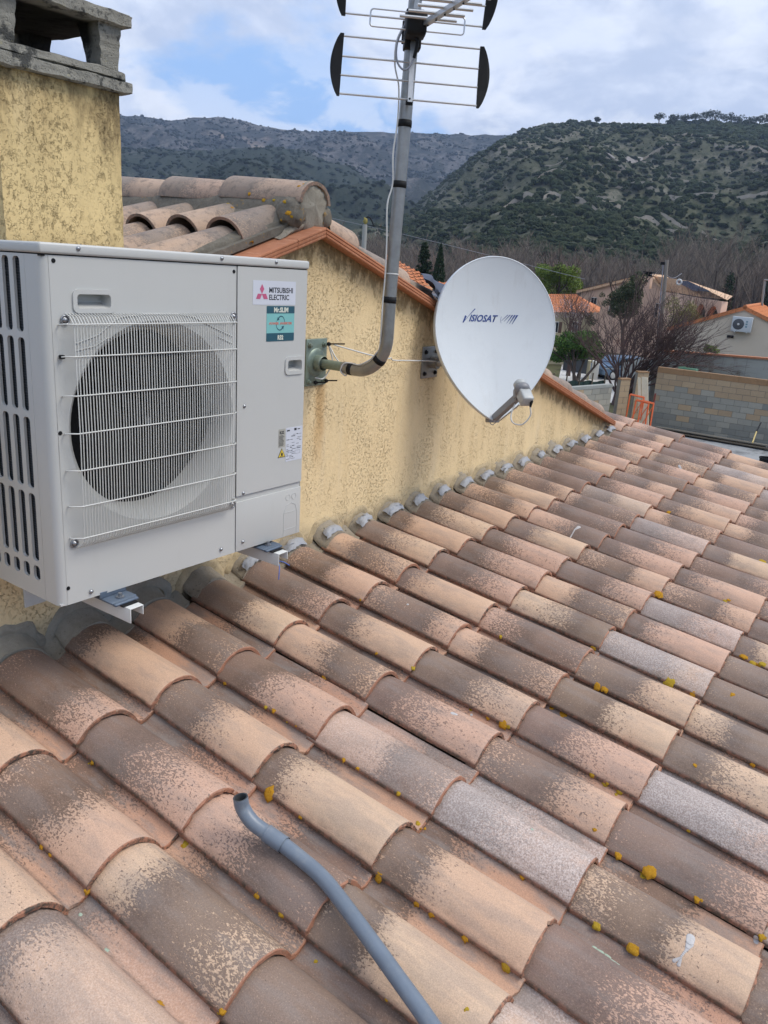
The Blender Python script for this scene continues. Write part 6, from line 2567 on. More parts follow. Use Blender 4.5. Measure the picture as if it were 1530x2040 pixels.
# roofs glimpsed over the right verge of the gabled house
hr = thing('neighbour_house', 'house with a bright orange tiled roof just beyond the gable', 'house', at(830, 560, 26))
e0_, e1_ = at(760, 560, 24), at(905, 612, 23)
f0_, f1_ = at(770, 508, 29), at(852, 552, 27.5)
b = MB()
corrugated(b, e0_, e1_, f0_, f1_, 0.24, 0.04, 9)
b.build('roof', M_ROOFO, hr)
j0, j1, j2, j3 = at(845, 562, 33), at(905, 563, 33), at(905, 600, 30), at(845, 598, 30)
b = MB()
corrugated(b, j3, j2, j0, j1, 0.24, 0.04, 7)
b.build('roof', M_ROOFO, hr)
wallquad('wall', e0_ + Vector((0.3, 0.3, 0)), e1_ + Vector((0.3, 0.3, 0)), e0_.z - 0.05, e1_.z - 0.05, M_CREAM, hr, 4.5)
wallquad('wall', j3 + Vector((0.3, 0.3, 0)), j2 + Vector((0.3, 0.3, 0)), j3.z - 0.05, j2.z - 0.05, M_CREAM, hr)

# dark tarpaulin draped over the verge behind the dish
M_TARP = simple('navy_tarpaulin', (0.035, 0.042, 0.07), 0.55, var=0.3, scale=14)
tp = thing('tarpaulin', 'dark navy tarpaulin with a white underside draped over the verge behind the dish', 'tarpaulin', hit(865, 580, (0, 1, 0), 0.42))
for nm, edge_a, edge_b, mt, yo in (('dark_sheet', [(836, 551), (850, 553), (868, 565), (890, 578), (910, 592)], [(840, 556), (856, 568), (868, 590), (878, 606), (894, 612)], M_TARP, 0.40),
                                   ('white_underside', [(862, 575), (868, 588), (874, 601), (882, 609)], [(862, 584), (866, 600), (872, 615), (880, 624)], simple('tarp_white', (0.5, 0.52, 0.58), 0.6), 0.385)):
    b = MB()
    ea = spline([hit(x, y, (0, 1, 0), yo + 0.10) for x, y in edge_a], 4)
    eb = spline([hit(x, y, (0, 1, 0), yo - 0.08) for x, y in edge_b], 4)
    vs, fs = [], []
    m = len(ea)
    K = 7
    for i in range(m):
        for k in range(K):
            t = k / (K - 1)
            p_ = ea[i] * (1 - t) + eb[i] * t
            vs.append(p_ + Vector((0, -0.025 * math.sin(t * math.pi) + 0.012 * math.sin(i * 0.9 + k), 0.02 * math.sin(t * math.pi * 2.2 + i * 0.15))))
    for i in range(m - 1):
        for k in range(K - 1):
            fs.append((i * K + k, (i + 1) * K + k, (i + 1) * K + k + 1, i * K + k + 1))
    b.add(vs, fs, True)
    b.build(nm, mt, tp)


# ---- plants
def leafmat(name, a, b_, tr=0.0):
    def fn(g):
        w = g.noise(g.pos(), 2.2, 3, 0.6)
        v = g.rnd(g.n.new('ShaderNodeNewGeometry').outputs['Random Per Island'])
        c = g.mix(v, a, b_)
        c = g.mix(g.math('MULTIPLY', w, 0.3), c, tuple(x * 0.5 for x in a))
        return dict(color=c, rough=0.75, spec=0.25)
    return material(name, fn)


def leaf_cloud(b, rr, clumps, n, size, up=0.3):
    """n small quads spread through clumps [(centre, (rx, ry, rz))]"""
    wts = [c[1][0] * c[1][1] * c[1][2] for c in clumps]
    for _ in range(n):
        c, r = rr.choices(clumps, wts)[0]
        while True:
            d = Vector((rr.uniform(-1, 1), rr.uniform(-1, 1), rr.uniform(-1, 1)))
            if 0.0 < d.length < 1:
                break
        d *= (0.55 + 0.45 * rr.random()) / max(d.length, 0.3) * min(1, d.length + 0.35)
        p = Vector(c) + Vector((d.x * r[0], d.y * r[1], d.z * r[2]))
        s_ = size * rr.uniform(0.6, 1.35)
        u = Vector((rr.gauss(0, 1), rr.gauss(0, 1), rr.gauss(0, 1))).normalized()
        w = u.cross(Vector((rr.gauss(0, 1), rr.gauss(0, 1), rr.gauss(0, 1)))).normalized()
        b.add([p - u * s_, p + w * s_ * 0.5, p + u * s_, p - w * s_ * 0.5], [(0, 1, 2, 3)])


def branch(b, rr, p, d, L, r, depth, spread=0.5, upk=0.15, twig=3, seg=4):
    pts_ = [p]
    dd = d.copy()
    q = p.copy()
    for i in range(3):
        dd = (dd + Vector((rr.gauss(0, 0.13), rr.gauss(0, 0.13), rr.gauss(0, 0.10) + upk * 0.4))).normalized()
        q = q + dd * L / 3
        pts_.append(q)
    b.tube(pts_, [r, r * 0.85, r * 0.72, r * 0.55], seg, caps=False)
    if depth == 0:
        return
    for k in range(twig):
        t = rr.uniform(0.45, 1.0)
        base = pts_[1] * (1 - t) + pts_[3] * t if rr.random() < 0.6 else pts_[3]
        nd = (dd + Vector((rr.gauss(0, spread), rr.gauss(0, spread), rr.gauss(0, spread * 0.6) + upk))).normalized()
        branch(b, rr, base, nd, L * rr.uniform(0.6, 0.85), r * 0.58, depth - 1, spread, upk, twig, 3)


M_LEAFD = leafmat('dark_green_leaf', (0.035, 0.080, 0.018), (0.11, 0.21, 0.04))
M_LEAFB = leafmat('bright_green_leaf', (0.09, 0.14, 0.025), (0.20, 0.27, 0.05))
M_LEAFO = leafmat('olive_leaf', (0.032, 0.046, 0.024), (0.10, 0.12, 0.06))
M_LEAFC = leafmat('cypress_leaf', (0.010, 0.022, 0.010), (0.032, 0.055, 0.022))
M_LEAFY = leafmat('yellow_green_leaf', (0.14, 0.14, 0.04), (0.30, 0.29, 0.12))
M_BLOS = leafmat('pale_blossom', (0.34, 0.25, 0.26), (0.62, 0.54, 0.56))
M_REDT = leafmat('reddish_bud', (0.13, 0.045, 0.035), (0.24, 0.09, 0.07))
M_BARK = simple('grey_brown_bark', (0.085, 0.066, 0.056), 0.95, var=0.35, scale=6)
M_BARKR = simple('reddish_bark', (0.095, 0.060, 0.055), 0.95, var=0.35, scale=6)

t = thing('clipped_tree', 'dense dark green tree with a wide flat crown right of the dish', 'tree', at(1150, 760, 41))
rr = random.Random(11)
base = Vector((*at(1150, 760, 41).xy, G0))
b = MB()
for k in range(5):
    branch(b, rr, base + Vector((rr.uniform(-0.2, 0.2), rr.uniform(-0.2, 0.2), 0)), Vector((rr.uniform(-0.3, 0.3), rr.uniform(-0.9, 0.9), 1)).normalized(), 1.15, 0.085, 2, 0.5, 0.2)
b.build('trunk', M_BARK, t)
cl = []
for k in range(26):
    px = 1098 + 100 * rr.random()
    py = 668 + 40 * rr.random() + 8 * abs((px - 1148) / 50) ** 2
    cl.append((at(px, py, 41 + rr.uniform(-1.2, 1.2)), (0.42, 0.42, 0.30)))
b = MB()
leaf_cloud(b, rr, cl, 15000, 0.058)
b.build('crown', M_LEAFD, t)

t = thing('round_tree', 'fresh green rounded tree behind the top right of the dish', 'tree', at(1115, 590, 64))
base = Vector((*at(1112, 590, 64).xy, G0))
b = MB()
branch(b, rr, base, Vector((0, 0, 1)), 2.6, 0.2, 3, 0.45, 0.25)
b.build('trunk', M_BARK, t)
cl = []
for k in range(34):
    a_ = rr.uniform(0, 6.28)
    q_ = rr.random() ** 0.5
    cl.append((at(1112 + 44 * q_ * math.cos(a_), 562 + 38 * q_ * math.sin(a_), 64 + rr.uniform(-1.2, 1.2)), (0.6, 0.6, 0.5)))
b = MB()
leaf_cloud(b, rr, cl, 12000, 0.075)
b.build('crown', M_LEAFB, t)

t = thing('olive_tree', 'dark loose evergreen tree in front of the pink house', 'tree', at(1245, 650, 49))
base = Vector((*at(1240, 700, 49).xy, G0))
b = MB()
branch(b, rr, base, Vector((0.05, 0, 1)).normalized(), 2.4, 0.16, 3, 0.45, 0.3)
b.build('trunk', M_BARK, t)
cl = []
for (px, py, s_) in ((1272, 548, 9), (1265, 560, 13), (1280, 563, 10), (1255, 575, 16), (1240, 585, 16), (1268, 585, 15), (1225, 592, 13), (1250, 600, 18), (1232, 610, 16), (1265, 605, 14), (1245, 622, 16), (1215, 600, 9), (1200, 588, 6), (1205, 605, 7), (1285, 552, 6), (1222, 622, 11), (1262, 622, 11), (1178, 640, 10), (1172, 630, 7)):
    R = s_ / F_PX * 49
    cl.append((at(px, py, 49 + rr.uniform(-0.8, 0.8)), (R, R, R * 0.9)))
b = MB()
leaf_cloud(b, rr, cl, 9000, 0.055)
b.build('crown', M_LEAFO, t)

t = thing('bare_tree', 'large bare reddish-brown tree fanning out above the block walls', 'tree', at(1238, 768, 35))
base = Vector((*at(1236, 770, 35).xy, G0))
b = MB()
sd_dir = Vector((CR_.x, CR_.y, 0)).normalized()
rr = random.Random(17)
for k in range(26):
    s_ = -0.42 + 2.0 * (k / 25.0) + rr.uniform(-0.08, 0.08)
    d = (sd_dir * s_ + Vector((rr.uniform(-0.35, 0.35), rr.uniform(-0.35, 0.35), 1.0))).normalized()
    branch(b, rr, base + Vector((rr.uniform(-0.15, 0.15), rr.uniform(-0.15, 0.15), 0.1 + 0.5 * rr.random())), d, rr.uniform(1.3, 1.85), 0.055, 4, 0.36, 0.04, 3)
b.tube([base, base + Vector((0, 0, 0.9))], [0.28, 0.16], 10)
b.build('branches', M_BARKR, t)
cl = []
for k in range(30):
    cl.append((at(1215 + 150 * rr.random(), 640 + 75 * rr.random(), 35 + rr.uniform(-1, 1)), (0.35, 0.35, 0.28)))
b = MB()
leaf_cloud(b, rr, cl, 2600, 0.016)
b.build('buds', M_REDT, t)

t = thing('blossom_tree', 'leafless tree with pale pink blossom in front of the orange roof', 'tree', at(1135, 660, 43.5))
base = Vector((*at(1138, 700, 43.5).xy, G0))
b = MB()
for k in range(7):
    d = (sd_dir * rr.uniform(-0.8, 0.7) + Vector((0, 0, 1.0))).normalized()
    branch(b, rr, base + Vector((0, 0, 1.2)), d, 1.25, 0.04, 3, 0.42, 0.12, 3)
b.tube([base, base + Vector((0, 0, 1.3))], [0.13, 0.09], 8)
b.build('branches', M_BARKR, t)
cl = [(at(1098 + 75 * rr.random(), 592 + 42 * rr.random(), 43.5 + rr.uniform(-1, 1)), (0.35, 0.35, 0.3)) for k in range(16)]
b = MB()
leaf_cloud(b, rr, cl, 1500, 0.026)
b.build('blossom', M_BLOS, t)

t = thing('yellow_bush', 'sparse yellow-green bush below the pink house', 'bush', at(1365, 640, 44))
cl = [(at(1330 + 65 * rr.random(), 604 + 42 * rr.random(), 44 + rr.uniform(-1, 1)), (0.35, 0.35, 0.5)) for k in range(16)]
b = MB()
leaf_cloud(b, rr, cl, 3200, 0.04)
b.build('foliage', M_LEAFY, t)
b = MB()
base = Vector((*at(1365, 700, 44).xy, G0))
for k in range(8):
    branch(b, rr, base, (sd_dir * rr.uniform(-0.4, 0.5) + Vector((0, 0, 1))).normalized(), 2.0, 0.04, 3, 0.35, 0.2, 3)
b.build('stems', M_BARKR, t)

t = thing('leafy_shrub', 'small bright green shrub against the beige wall', 'shrub', at(1417, 712, 38.6))
cl = [(at(1405 + 24 * rr.random(), 690 + 18 * rr.random(), 38.6), (0.12, 0.12, 0.12)) for k in range(14)]
b = MB()
leaf_cloud(b, rr, cl, 700, 0.05)
b.build('foliage', M_LEAFB, t)
b = MB()
base = Vector((*at(1417, 712, 38.6).xy, G0))
branch(b, rr, base, Vector((0, 0, 1)), 1.2, 0.03, 2, 0.4, 0.2, 3)
b.build('stems', M_BARK, t)
for px, lab in ((1497, 'low bare shrub in front of the beige wall'), (1526, 'bare shrub at the right end of the beige wall')):
    t = thing('bare_shrub', lab, 'shrub', at(px, 710, 38.2))
    b = MB()
    base = Vector((*at(px, 712, 38.2).xy, G0 + 0.9))
    for k in range(7):
        branch(b, rr, base, (sd_dir * rr.uniform(-0.7, 0.7) + Vector((0, 0, 1))).normalized(), 0.5, 0.018, 3, 0.4, 0.15, 3)
    b.tube([base - Vector((0, 0, 0.95)), base + Vector((0, 0, 0.05))], 0.03, 6)
    b.build('branches', M_BARK, t)

# conifer and cypress over the gable
t = thing('conifer', 'dark ragged conifer rising beyond the gable, left of the cypress', 'tree', at(841, 560, 52))
rr = random.Random(23)
zt_, zb_ = zat(841, 484, 52), zat(841, 575, 52)
base = at(841, 560, 52)
b = MB()
b.tube([(base.x, base.y, G0), (base.x, base.y, zt_)], [0.16, 0.02], 6)
b.build('trunk', M_BARK, t)
b = MB()
H_ = zt_ - zb_
for k in range(120):
    f = rr.random() ** 0.8
    z = zt_ - f * H_
    R = 0.10 + f * 0.85
    a_ = rr.uniform(0, 6.28)
    d = Vector((math.cos(a_), math.sin(a_), 0.35))
    for s_ in range(5):
        c_ = Vector((base.x, base.y, z)) + d * R * (s_ / 5.0) * rr.uniform(0.75, 1.15)
        leaf_cloud(b, rr, [(c_, (0.12, 0.12, 0.07))], 9, 0.075)
b.build('crown', M_LEAFC, t)
t = thing('cypress', 'slender dark green cypress beside the left edge of the dish', 'tree', at(873, 560, 50))
zt_ = zat(874, 486, 50)
base = at(873, 560, 50)
b = MB()
b.tube([(base.x, base.y, G0), (base.x, base.y, zt_ - 0.5)], [0.12, 0.03], 6)
b.build('trunk', M_BARK, t)
b = MB()
for k in range(5200):
    f = rr.random()
    z = zt_ - f * (zt_ - G0 - 0.6)
    R = 0.36 * min(1, (f * 3.2) ** 0.75) * rr.uniform(0.75, 1.05)
    a_ = rr.uniform(0, 6.28)
    c_ = Vector((base.x + math.cos(a_) * R, base.y + math.sin(a_) * R, z))
    s_ = 0.07
    u = Vector((rr.gauss(0, 0.3), rr.gauss(0, 0.3), 1)).normalized()
    w = u.cross(Vector((rr.gauss(0, 1), rr.gauss(0, 1), 0))).normalized()
    b.add([c_ - u * s_, c_ + w * s_ * 0.5, c_ + u * s_, c_ - w * s_ * 0.5], [(0, 1, 2, 3)])
b.build('crown', M_LEAFC, t)

# ---- poles and wires
t = thing('utility_pole', 'tall leaning wooden utility pole in front of the pink house', 'pole', at(1315, 700, 46))
p0_, p1_ = at(1313, 690, 46), at(1329, 518, 46)
p0_.z = G0
p0_ = p1_ + (at(1313, 690, 46) - p1_) * ((p1_.z - G0) / (p1_.z - at(1313, 690, 46).z))
ptube('pole', [p0_, p1_], [0.13, 0.09], M_WOODP, t, 10)
ptube('cable_guard', [p0_ + Vector((-0.1, 0.14, 0.5)), p1_ + Vector((-0.05, 0.14, -0.25))], 0.03, M_CABLEG, t)
b = MB()
b.box((-0.08, -0.1, -0.25), (0.08, 0.1, -0.1), at_=p1_ + Vector((0, 0.18, 0)))
b.build('insulator', M_BLACKP, t)
for i, (a_, c_) in enumerate(((at(1324, 522, 46), at(1295, 547, 57)), (at(1324, 524, 46), at(1300, 550, 60)), (at(1324, 545, 46), at(1358, 545, 55)))):
    m_ = (a_ + c_) / 2 - Vector((0, 0, 0.25))
    tag(ptube('overhead_wire', spline([a_, m_, c_], 5), 0.012, M_CABLEG), ['overhead wire from the pole top to the pink house chimney', 'second wire running from the pole to the pink roof', 'wire leaving the utility pole towards the right'][i], 'wire')
tag(ptube('overhead_wire', spline([at(640, 430, 62), at(800, 466, 60), at(960, 505, 60), at(1120, 545, 60), at(1165, 556, 59)], 6), 0.016, M_CABLEG), 'long overhead wire sagging across the bare wood behind the dish', 'wire')
t = thing('street_lamp', 'thin grey street lamp at the right edge beyond the beige house', 'street lamp', at(1515, 620, 48))
a_, c_ = at(1514, 640, 48), at(1524, 558, 48)
ptube('pole', [(a_.x, a_.y, G0), (a_.x, a_.y, a_.z), c_], 0.06, M_GALV, t, 8)
b = MB()
b.box((-0.1, -0.45, -0.04), (0.1, 0.15, 0.05), at_=c_ - Vector((0, 0.1, 0)), bev=0.03)
b.build('lamp_head', M_GALV, t)
t = thing('concrete_lamp_post', 'grey post with a mossy curved lamp arm above the right slope', 'lamp post', at(726, 470, 60))
a_ = at(726, 470, 60)
zt_ = zat(726, 447, 60)
ptube('pole', [(a_.x, a_.y, G0), (a_.x, a_.y, zt_)], 0.17, simple('post_concrete', (0.34, 0.34, 0.32), 0.9), t, 8)
s3 = sd_dir
top = Vector((a_.x, a_.y, zt_))
ptube('lamp_arm', spline([top, top + Vector((0, 0, 0.35)), top + s3 * 0.25 + Vector((0, 0, 0.5)), top + s3 * 0.5 + Vector((0, 0, 0.2)), top + s3 * 0.6 + Vector((0, 0, -0.1))], 4), 0.05, M_BLACKP, t, 6)
b = MB()
b.ico(top + Vector((0, 0, 0.22)), 0.17, 2, 0.30, random.Random(1), (1, 1, 1.4))
b.build('moss_cap', simple('yellow_moss', (0.26, 0.22, 0.06), 0.95), t)
ptube('crossarm', [top - s3 * 0.2, top + s3 * 1.6 + Vector((0, 0, -0.1))], 0.03, M_BLACKP, t)

# ---- vehicle, cabinet, fence
t = thing('blue_car', 'light blue off-road car parked on the white gravel behind the bare tree', 'car', at(1215, 742, 44))
cb_ = at(1206, 742, 44)
O_ = Vector((cb_.x, cb_.y, G0 + 0.01))
fwd = (sd_dir * 1.0 + Vector((0.25, 0.2, 0))).normalized()
lat_ = Vector((-fwd.y, fwd.x, 0))
Rm = Matrix((fwd * 0.72, lat_ * 0.85, Vector((0, 0, 0.70)))).transposed()
M_CAR = simple('car_blue', (0.13, 0.20, 0.30), 0.3, var=0.06, scale=3)
body = [(-0.75, 0.35), (-0.78, 0.75), (-0.70, 0.98), (-0.30, 1.02), (0.10, 1.05), (0.45, 1.62), (2.6, 1.66), (2.95, 1.05), (3.1, 1.0), (3.1, 0.40), (2.75, 0.32), (2.72, 0.55), (2.52, 0.72), (2.28, 0.72), (2.08, 0.55), (2.05, 0.32), (0.45, 0.32), (0.42, 0.55), (0.22, 0.72), (-0.02, 0.72), (-0.22, 0.55), (-0.25, 0.32)]
b = MB()
b.slab([O_ + Rm @ Vector((x, -0.8, z)) for x, z in body], Rm @ Vector((0, 1.6, 0)))
b.build('body', M_CAR, t)
b = MB()
b.slab([O_ + Rm @ Vector((x, -0.806, z)) for x, z in ((0.28, 1.08), (0.56, 1.55), (1.35, 1.57), (1.35, 1.08))], Rm @ Vector((0, 0.004, 0)))
b.slab([O_ + Rm @ Vector((x, -0.806, z)) for x, z in ((1.45, 1.08), (1.45, 1.57), (2.5, 1.58), (2.7, 1.08))], Rm @ Vector((0, 0.004, 0)))
b.build('side_window', M_GLASS, t)
b = MB()
b.slab([O_ + Rm @ Vector((x, -0.808, z)) for x, z in ((-0.74, 0.80), (2.9, 0.84), (2.9, 0.88), (-0.74, 0.84))], Rm @ Vector((0, 0.004, 0)))
b.build('trim_stripe', M_WHT, t)
for x in (0.10, 2.40):
    for y in (-0.78, 0.56):
        w_ = thing('wheel', None, None, O_ + Rm @ Vector((x, y, 0.34)))
        w_.parent = t
        w_.matrix_world = PM['blue_car'] @ (PM['blue_car'].inverted() @ Matrix.Translation(O_ + Rm @ Vector((x, y, 0.34))))
        w_.location = PM['blue_car'].inverted() @ (O_ + Rm @ Vector((x, y, 0.34)))
        b = MB()
        b.lathe([(0.19, 0.0), (0.33, 0.0), (0.35, 0.04), (0.35, 0.18), (0.33, 0.22), (0.19, 0.22)], (0, 0, 0), lat_, 20)
        b.build('tyre', M_BLACKP, w_, local=True)
        b = MB()
        b.lathe([(0.0, -0.005), (0.10, -0.005), (0.20, 0.02), (0.20, 0.2)], (0, 0, 0), lat_, 16)
        b.build('rim', M_WHT, w_, local=True)
for nm, px0, px1, py0, D, mt, lab in (('utility_cabinet', 1177, 1192, 719, 43, M_WHT, 'tall white box beside the blue car'), ('stone_post', 1168, 1175, 718, 42.5, M_CREAM, 'pale stone post left of the white box')):
    a_, c_ = at(px0, 742, D), at(px1, 742, D)
    w_ = (c_ - a_).length
    b = MB()
    b.box((0, 0, 0), (w_, 0.5, zat(px0, py0, D) - G0), rot=Matrix.Rotation(math.atan2(c_.y - a_.y, c_.x - a_.x), 3, 'Z'), at_=(a_.x, a_.y, G0), bev=0.03)
    tag(b.build(nm, mt), lab, 'cabinet' if nm.startswith('u') else 'post')
a_, c_ = at(1120, 742, 46), at(1170, 742, 45)
wallquad('dark_gate', a_, c_, zat(1120, 708, 46), zat(1170, 712, 45), simple('dark_panel', (0.045, 0.047, 0.05), 0.6), None)
tag(bpy.data.objects['dark_gate'], 'dark grey panel gate behind the trunk of the clipped tree', 'gate')
a_, c_ = at(1075, 772, 31), at(1205, 764, 33)
fn_ = thing('tarp_fence', 'low dark green sheeting fence behind the short grey block wall', 'fence', a_)
d_ = Vector((c_.x - a_.x, c_.y - a_.y, 0))
b = MB()
vs, fs = [], []
for i in range(41):
    p_ = a_ + (c_ - a_) * (i / 40)
    wv = 0.05 * math.sin(i * 1.3)
    vs += [(p_.x + wv, p_.y, G0), (p_.x + wv, p_.y, zat(1120, 757, 32) + 0.03 * math.sin(i * 0.7)), ]
for i in range(40):
    fs.append((2 * i, 2 * i + 2, 2 * i + 3, 2 * i + 1))
b.add(vs, fs, True)
b.build('sheeting', simple('green_sheeting', (0.012, 0.035, 0.03), 0.6, var=0.4, scale=3), fn_)
for k in range(6):
    p_ = a_ + (c_ - a_) * (k / 5)
    ptube('stake', [(p_.x - 0.06, p_.y, G0), (p_.x - 0.06, p_.y, zat(1180, 746, 32))], 0.03, M_WOODD, fn_)


# ================================================================== hills
def interp(px, pts_):
    if px <= pts_[0][0]:
        return pts_[0][1]
    for (a, b_), (c, d) in zip(pts_, pts_[1:]):
        if px <= c:
            t = (px - a) / (c - a)
            t = t * t * (3 - 2 * t) * 0.5 + t * 0.5
            return b_ + (d - b_) * t
    return pts_[-1][1]


class Hill:
    def __init__(s, crest, D0, D1, px0, px1, n, m, seed, amp, shape=1.0):
        s.crest, s.D0, s.D1, s.px0, s.px1, s.n, s.m, s.seed, s.amp, s.shape = crest, D0, D1, px0, px1, n, m, seed, amp, shape
        s.cols = []
        for i in range(n + 1):
            px = px0 + (px1 - px0) * i / n
            py = interp(px, crest)
            c = at(px, py, D1)
            d = Vector((c.x - CAM.x, c.y - CAM.y, 0)).normalized()
            s.cols.append((d, c.z))

    def point(s, u, t):
        """u in 0..n along the crest, t 0 at the foot, 1 at the crest, >1 behind"""
        i = min(int(u), s.n - 1)
        f = u - i
        d = (s.cols[i][0] * (1 - f) + s.cols[i + 1][0] * f).normalized()
        zc = s.cols[i][1] * (1 - f) + s.cols[i + 1][1] * f
        D = s.D0 + (s.D1 - s.D0) * t
        if t <= 1:
            z = G0 + (zc - G0) * (t ** s.shape)
            w = math.sin(math.pi * min(1, t)) ** 0.7 * min(1, t * 4)
        else:
            z = zc - (t - 1) * (s.D1 - s.D0) * 0.35
            w = 0
        x, y = CAM.x + d.x * D, CAM.y + d.y * D
        q = Vector((x, y, 0)) / (s.D1 * 0.10)
        nz = mnoise.fractal(q + Vector((s.seed, 0, 0)), 1.0, 2.1, 5) * s.amp
        rg = abs(mnoise.noise(q * 1.3 + Vector((0, s.seed, 3)))) * s.amp * 1.2
        z += w * (nz - rg)
        z += mnoise.noise(Vector((x, y, 0)) / (s.D1 * 0.012)) * s.amp * 0.06
        return Vector((x, y, max(z, G0 - 2)))

    def build(s, name, mat):
        vs, fs = [], []
        ts = [k / s.m for k in range(s.m + 1)] + [1.15, 1.5]
        M = len(ts)
        for i in range(s.n + 1):
            for t in ts:
                vs.append(s.point(float(i), t))
        for i in range(s.n):
            for k in range(M - 1):
                fs.append((i * M + k, (i + 1) * M + k, (i + 1) * M + k + 1, i * M + k + 1))
        b = MB()
        b.add(vs, fs, True)
        return tag(b.build(name, mat), kind='structure')


def hillmat(name, green, dry, rock, sc, rocky, cliff=None):
    def fn(g):
        p = g.pos()
        a = g.noise(g.scale(p, (1, 1, 1.6)), 0.016 * sc, 8, 0.68)
        b_ = g.noise(g.vmath('ADD', p, (50, 20, 0)), 0.10 * sc, 6, 0.72)
        c = g.mix(b_, green, dry)
        c = g.mix(g.math('MULTIPLY', g.step(g.math('MULTIPLY_ADD', b_, 0.5, g.math('MULTIPLY', a, 0.5)), 0.50 - rocky, 0.60 - rocky * 0.5), 0.85), c, rock)
        c = g.mix(g.math('MULTIPLY', g.step(g.noise(p, 0.35 * sc, 4, 0.7), 0.48, 0.62), 0.65), c, tuple(v * 0.6 for v in green))
        if cliff is not None:
            dd_ = g.n.new('ShaderNodeVectorMath')
            dd_.operation = 'DISTANCE'
            g.put(dd_.inputs[0], p)
            dd_.inputs[1].default_value = tuple(cliff)
            near = g.step(g.math('ADD', dd_.outputs['Value'], g.math('MULTIPLY_ADD', g.noise(p, 0.03, 5, 0.7), 160.0, -80.0)), 55.0, 15.0)
            c = g.mix(g.math('MULTIPLY', near, 0.6), c, g.mix(g.step(g.noise(g.scale(p, (1, 1, 0.3)), 0.06, 5, 0.7), 0.4, 0.6), (0.22, 0.15, 0.11), (0.34, 0.28, 0.23)))
        return dict(color=c, rough=1.0, spec=0.05, normal=g.bump(g.noise(p, 0.3 * sc, 5, 0.7), 0.8, 1.2 / sc))
    return material(name, fn)


M_H3 = hillmat('near_hillside', (0.056, 0.066, 0.040), (0.105, 0.102, 0.072), (0.17, 0.16, 0.135), 1.0, 0.02)
M_H2 = hillmat('spur_hillside', (0.022, 0.032, 0.024), (0.044, 0.050, 0.038), (0.09, 0.088, 0.078), 0.7, -0.04)
M_H1 = hillmat('far_hillside', (0.022, 0.028, 0.026), (0.044, 0.046, 0.043), (0.13, 0.12, 0.115), 0.55, 0.03, at(478, 262, 1370))
crest1 = [(-900, 300), (-300, 225), (100, 232), (235, 229), (290, 233), (340, 239), (390, 236), (430, 233), (480, 240), (510, 248), (560, 258), (620, 262), (700, 262), (800, 265), (900, 267), (1010, 269), (1100, 272), (1500, 280), (2600, 300)]
crest2 = [(-900, 380), (-300, 300), (60, 292), (235, 300), (400, 300), (480, 296), (540, 292), (600, 300), (680, 330), (740, 362), (790, 392), (850, 430), (910, 470), (980, 505), (1100, 520)]
crest3 = [(560, 520), (700, 478), (770, 448), (820, 412), (860, 382), (910, 342), (960, 305), (1005, 276), (1045, 258), (1090, 246), (1140, 247), (1200, 250), (1290, 248), (1340, 246), (1400, 243), (1450, 248), (1530, 254), (1750, 235), (2100, 240), (2900, 320)]
H1 = Hill(crest1, 650, 1500, -900, 2600, 240, 46, 3.1, 46.0, 1.05)
H2 = Hill(crest2, 330, 950, -900, 1100, 170, 44, 8.7, 24.0, 0.95)
H3 = Hill(crest3, 175, 640, 560, 2900, 220, 56, 5.2, 15.0, 1.0)
H1.build('far_hills', M_H1)
H2.build('wooded_spur', M_H2)
H3.build('terraced_hill', M_H3)

def u_of(px):
    return (px - H3.px0) / (H3.px1 - H3.px0) * H3.n


# scrub on the hills: countless bushes
_bm = bmesh.new()
bmesh.ops.create_icosphere(_bm, subdivisions=1, radius=1)
ICO_V = [v.co.copy() for v in _bm.verts]
ICO_F = [tuple(v.index for v in f.verts) for f in _bm.faces]
_bm.free()


def scrub(hill, count, r0, r1, u0, u1, t0, t1, seed, name, mat, thin=0.0):
    rr = random.Random(seed)
    vs, fs = [], []
    made = 0
    tries = 0
    while made < count and tries < count * 6:
        tries += 1
        u = rr.uniform(u0, u1)
        t = rr.uniform(t0, t1)
        p = hill.point(u, t)
        dn = mnoise.noise(Vector((p.x, p.y, 0)) / (hill.D1 * 0.055) + Vector((seed, 0, 0)))
        if dn < thin - rr.random() * 0.5:
            continue
        R = r0 + (r1 - r0) * rr.random() ** 2.0
        o = len(vs)
        sx, sy, sz = rr.uniform(0.8, 1.5), rr.uniform(0.8, 1.5), rr.uniform(0.55, 0.9)
        for v in ICO_V:
            k = rr.uniform(0.72, 1.25) * R
            vs.append((p.x + v.x * k * sx, p.y + v.y * k * sy, p.z + v.z * k * sz + R * 0.25))
        fs.extend([(a + o, b_ + o, c + o) for a, b_, c in ICO_F])
        made += 1
    me = bpy.data.meshes.new(name)
    me.from_pydata(vs, [], fs)
    me.materials.append(mat)
    o = bpy.data.objects.new(name, me)
    COL.objects.link(o)
    return tag(o, kind='stuff')


def _scrubm(a, b_):
    def fn(g):
        v = g.rnd(g.n.new('ShaderNodeNewGeometry').outputs['Random Per Island'])
        c = g.mix(v, a, b_)
        c = g.mix(g.step(g.noise(g.pos(), 1.6, 4, 0.7), 0.40, 0.62), tuple(x * 0.55 for x in a), c)
        return dict(color=c, rough=1.0, spec=0.05, normal=g.bump(g.noise(g.pos(), 2.0, 4, 0.75), 1.0, 0.8))
    return fn


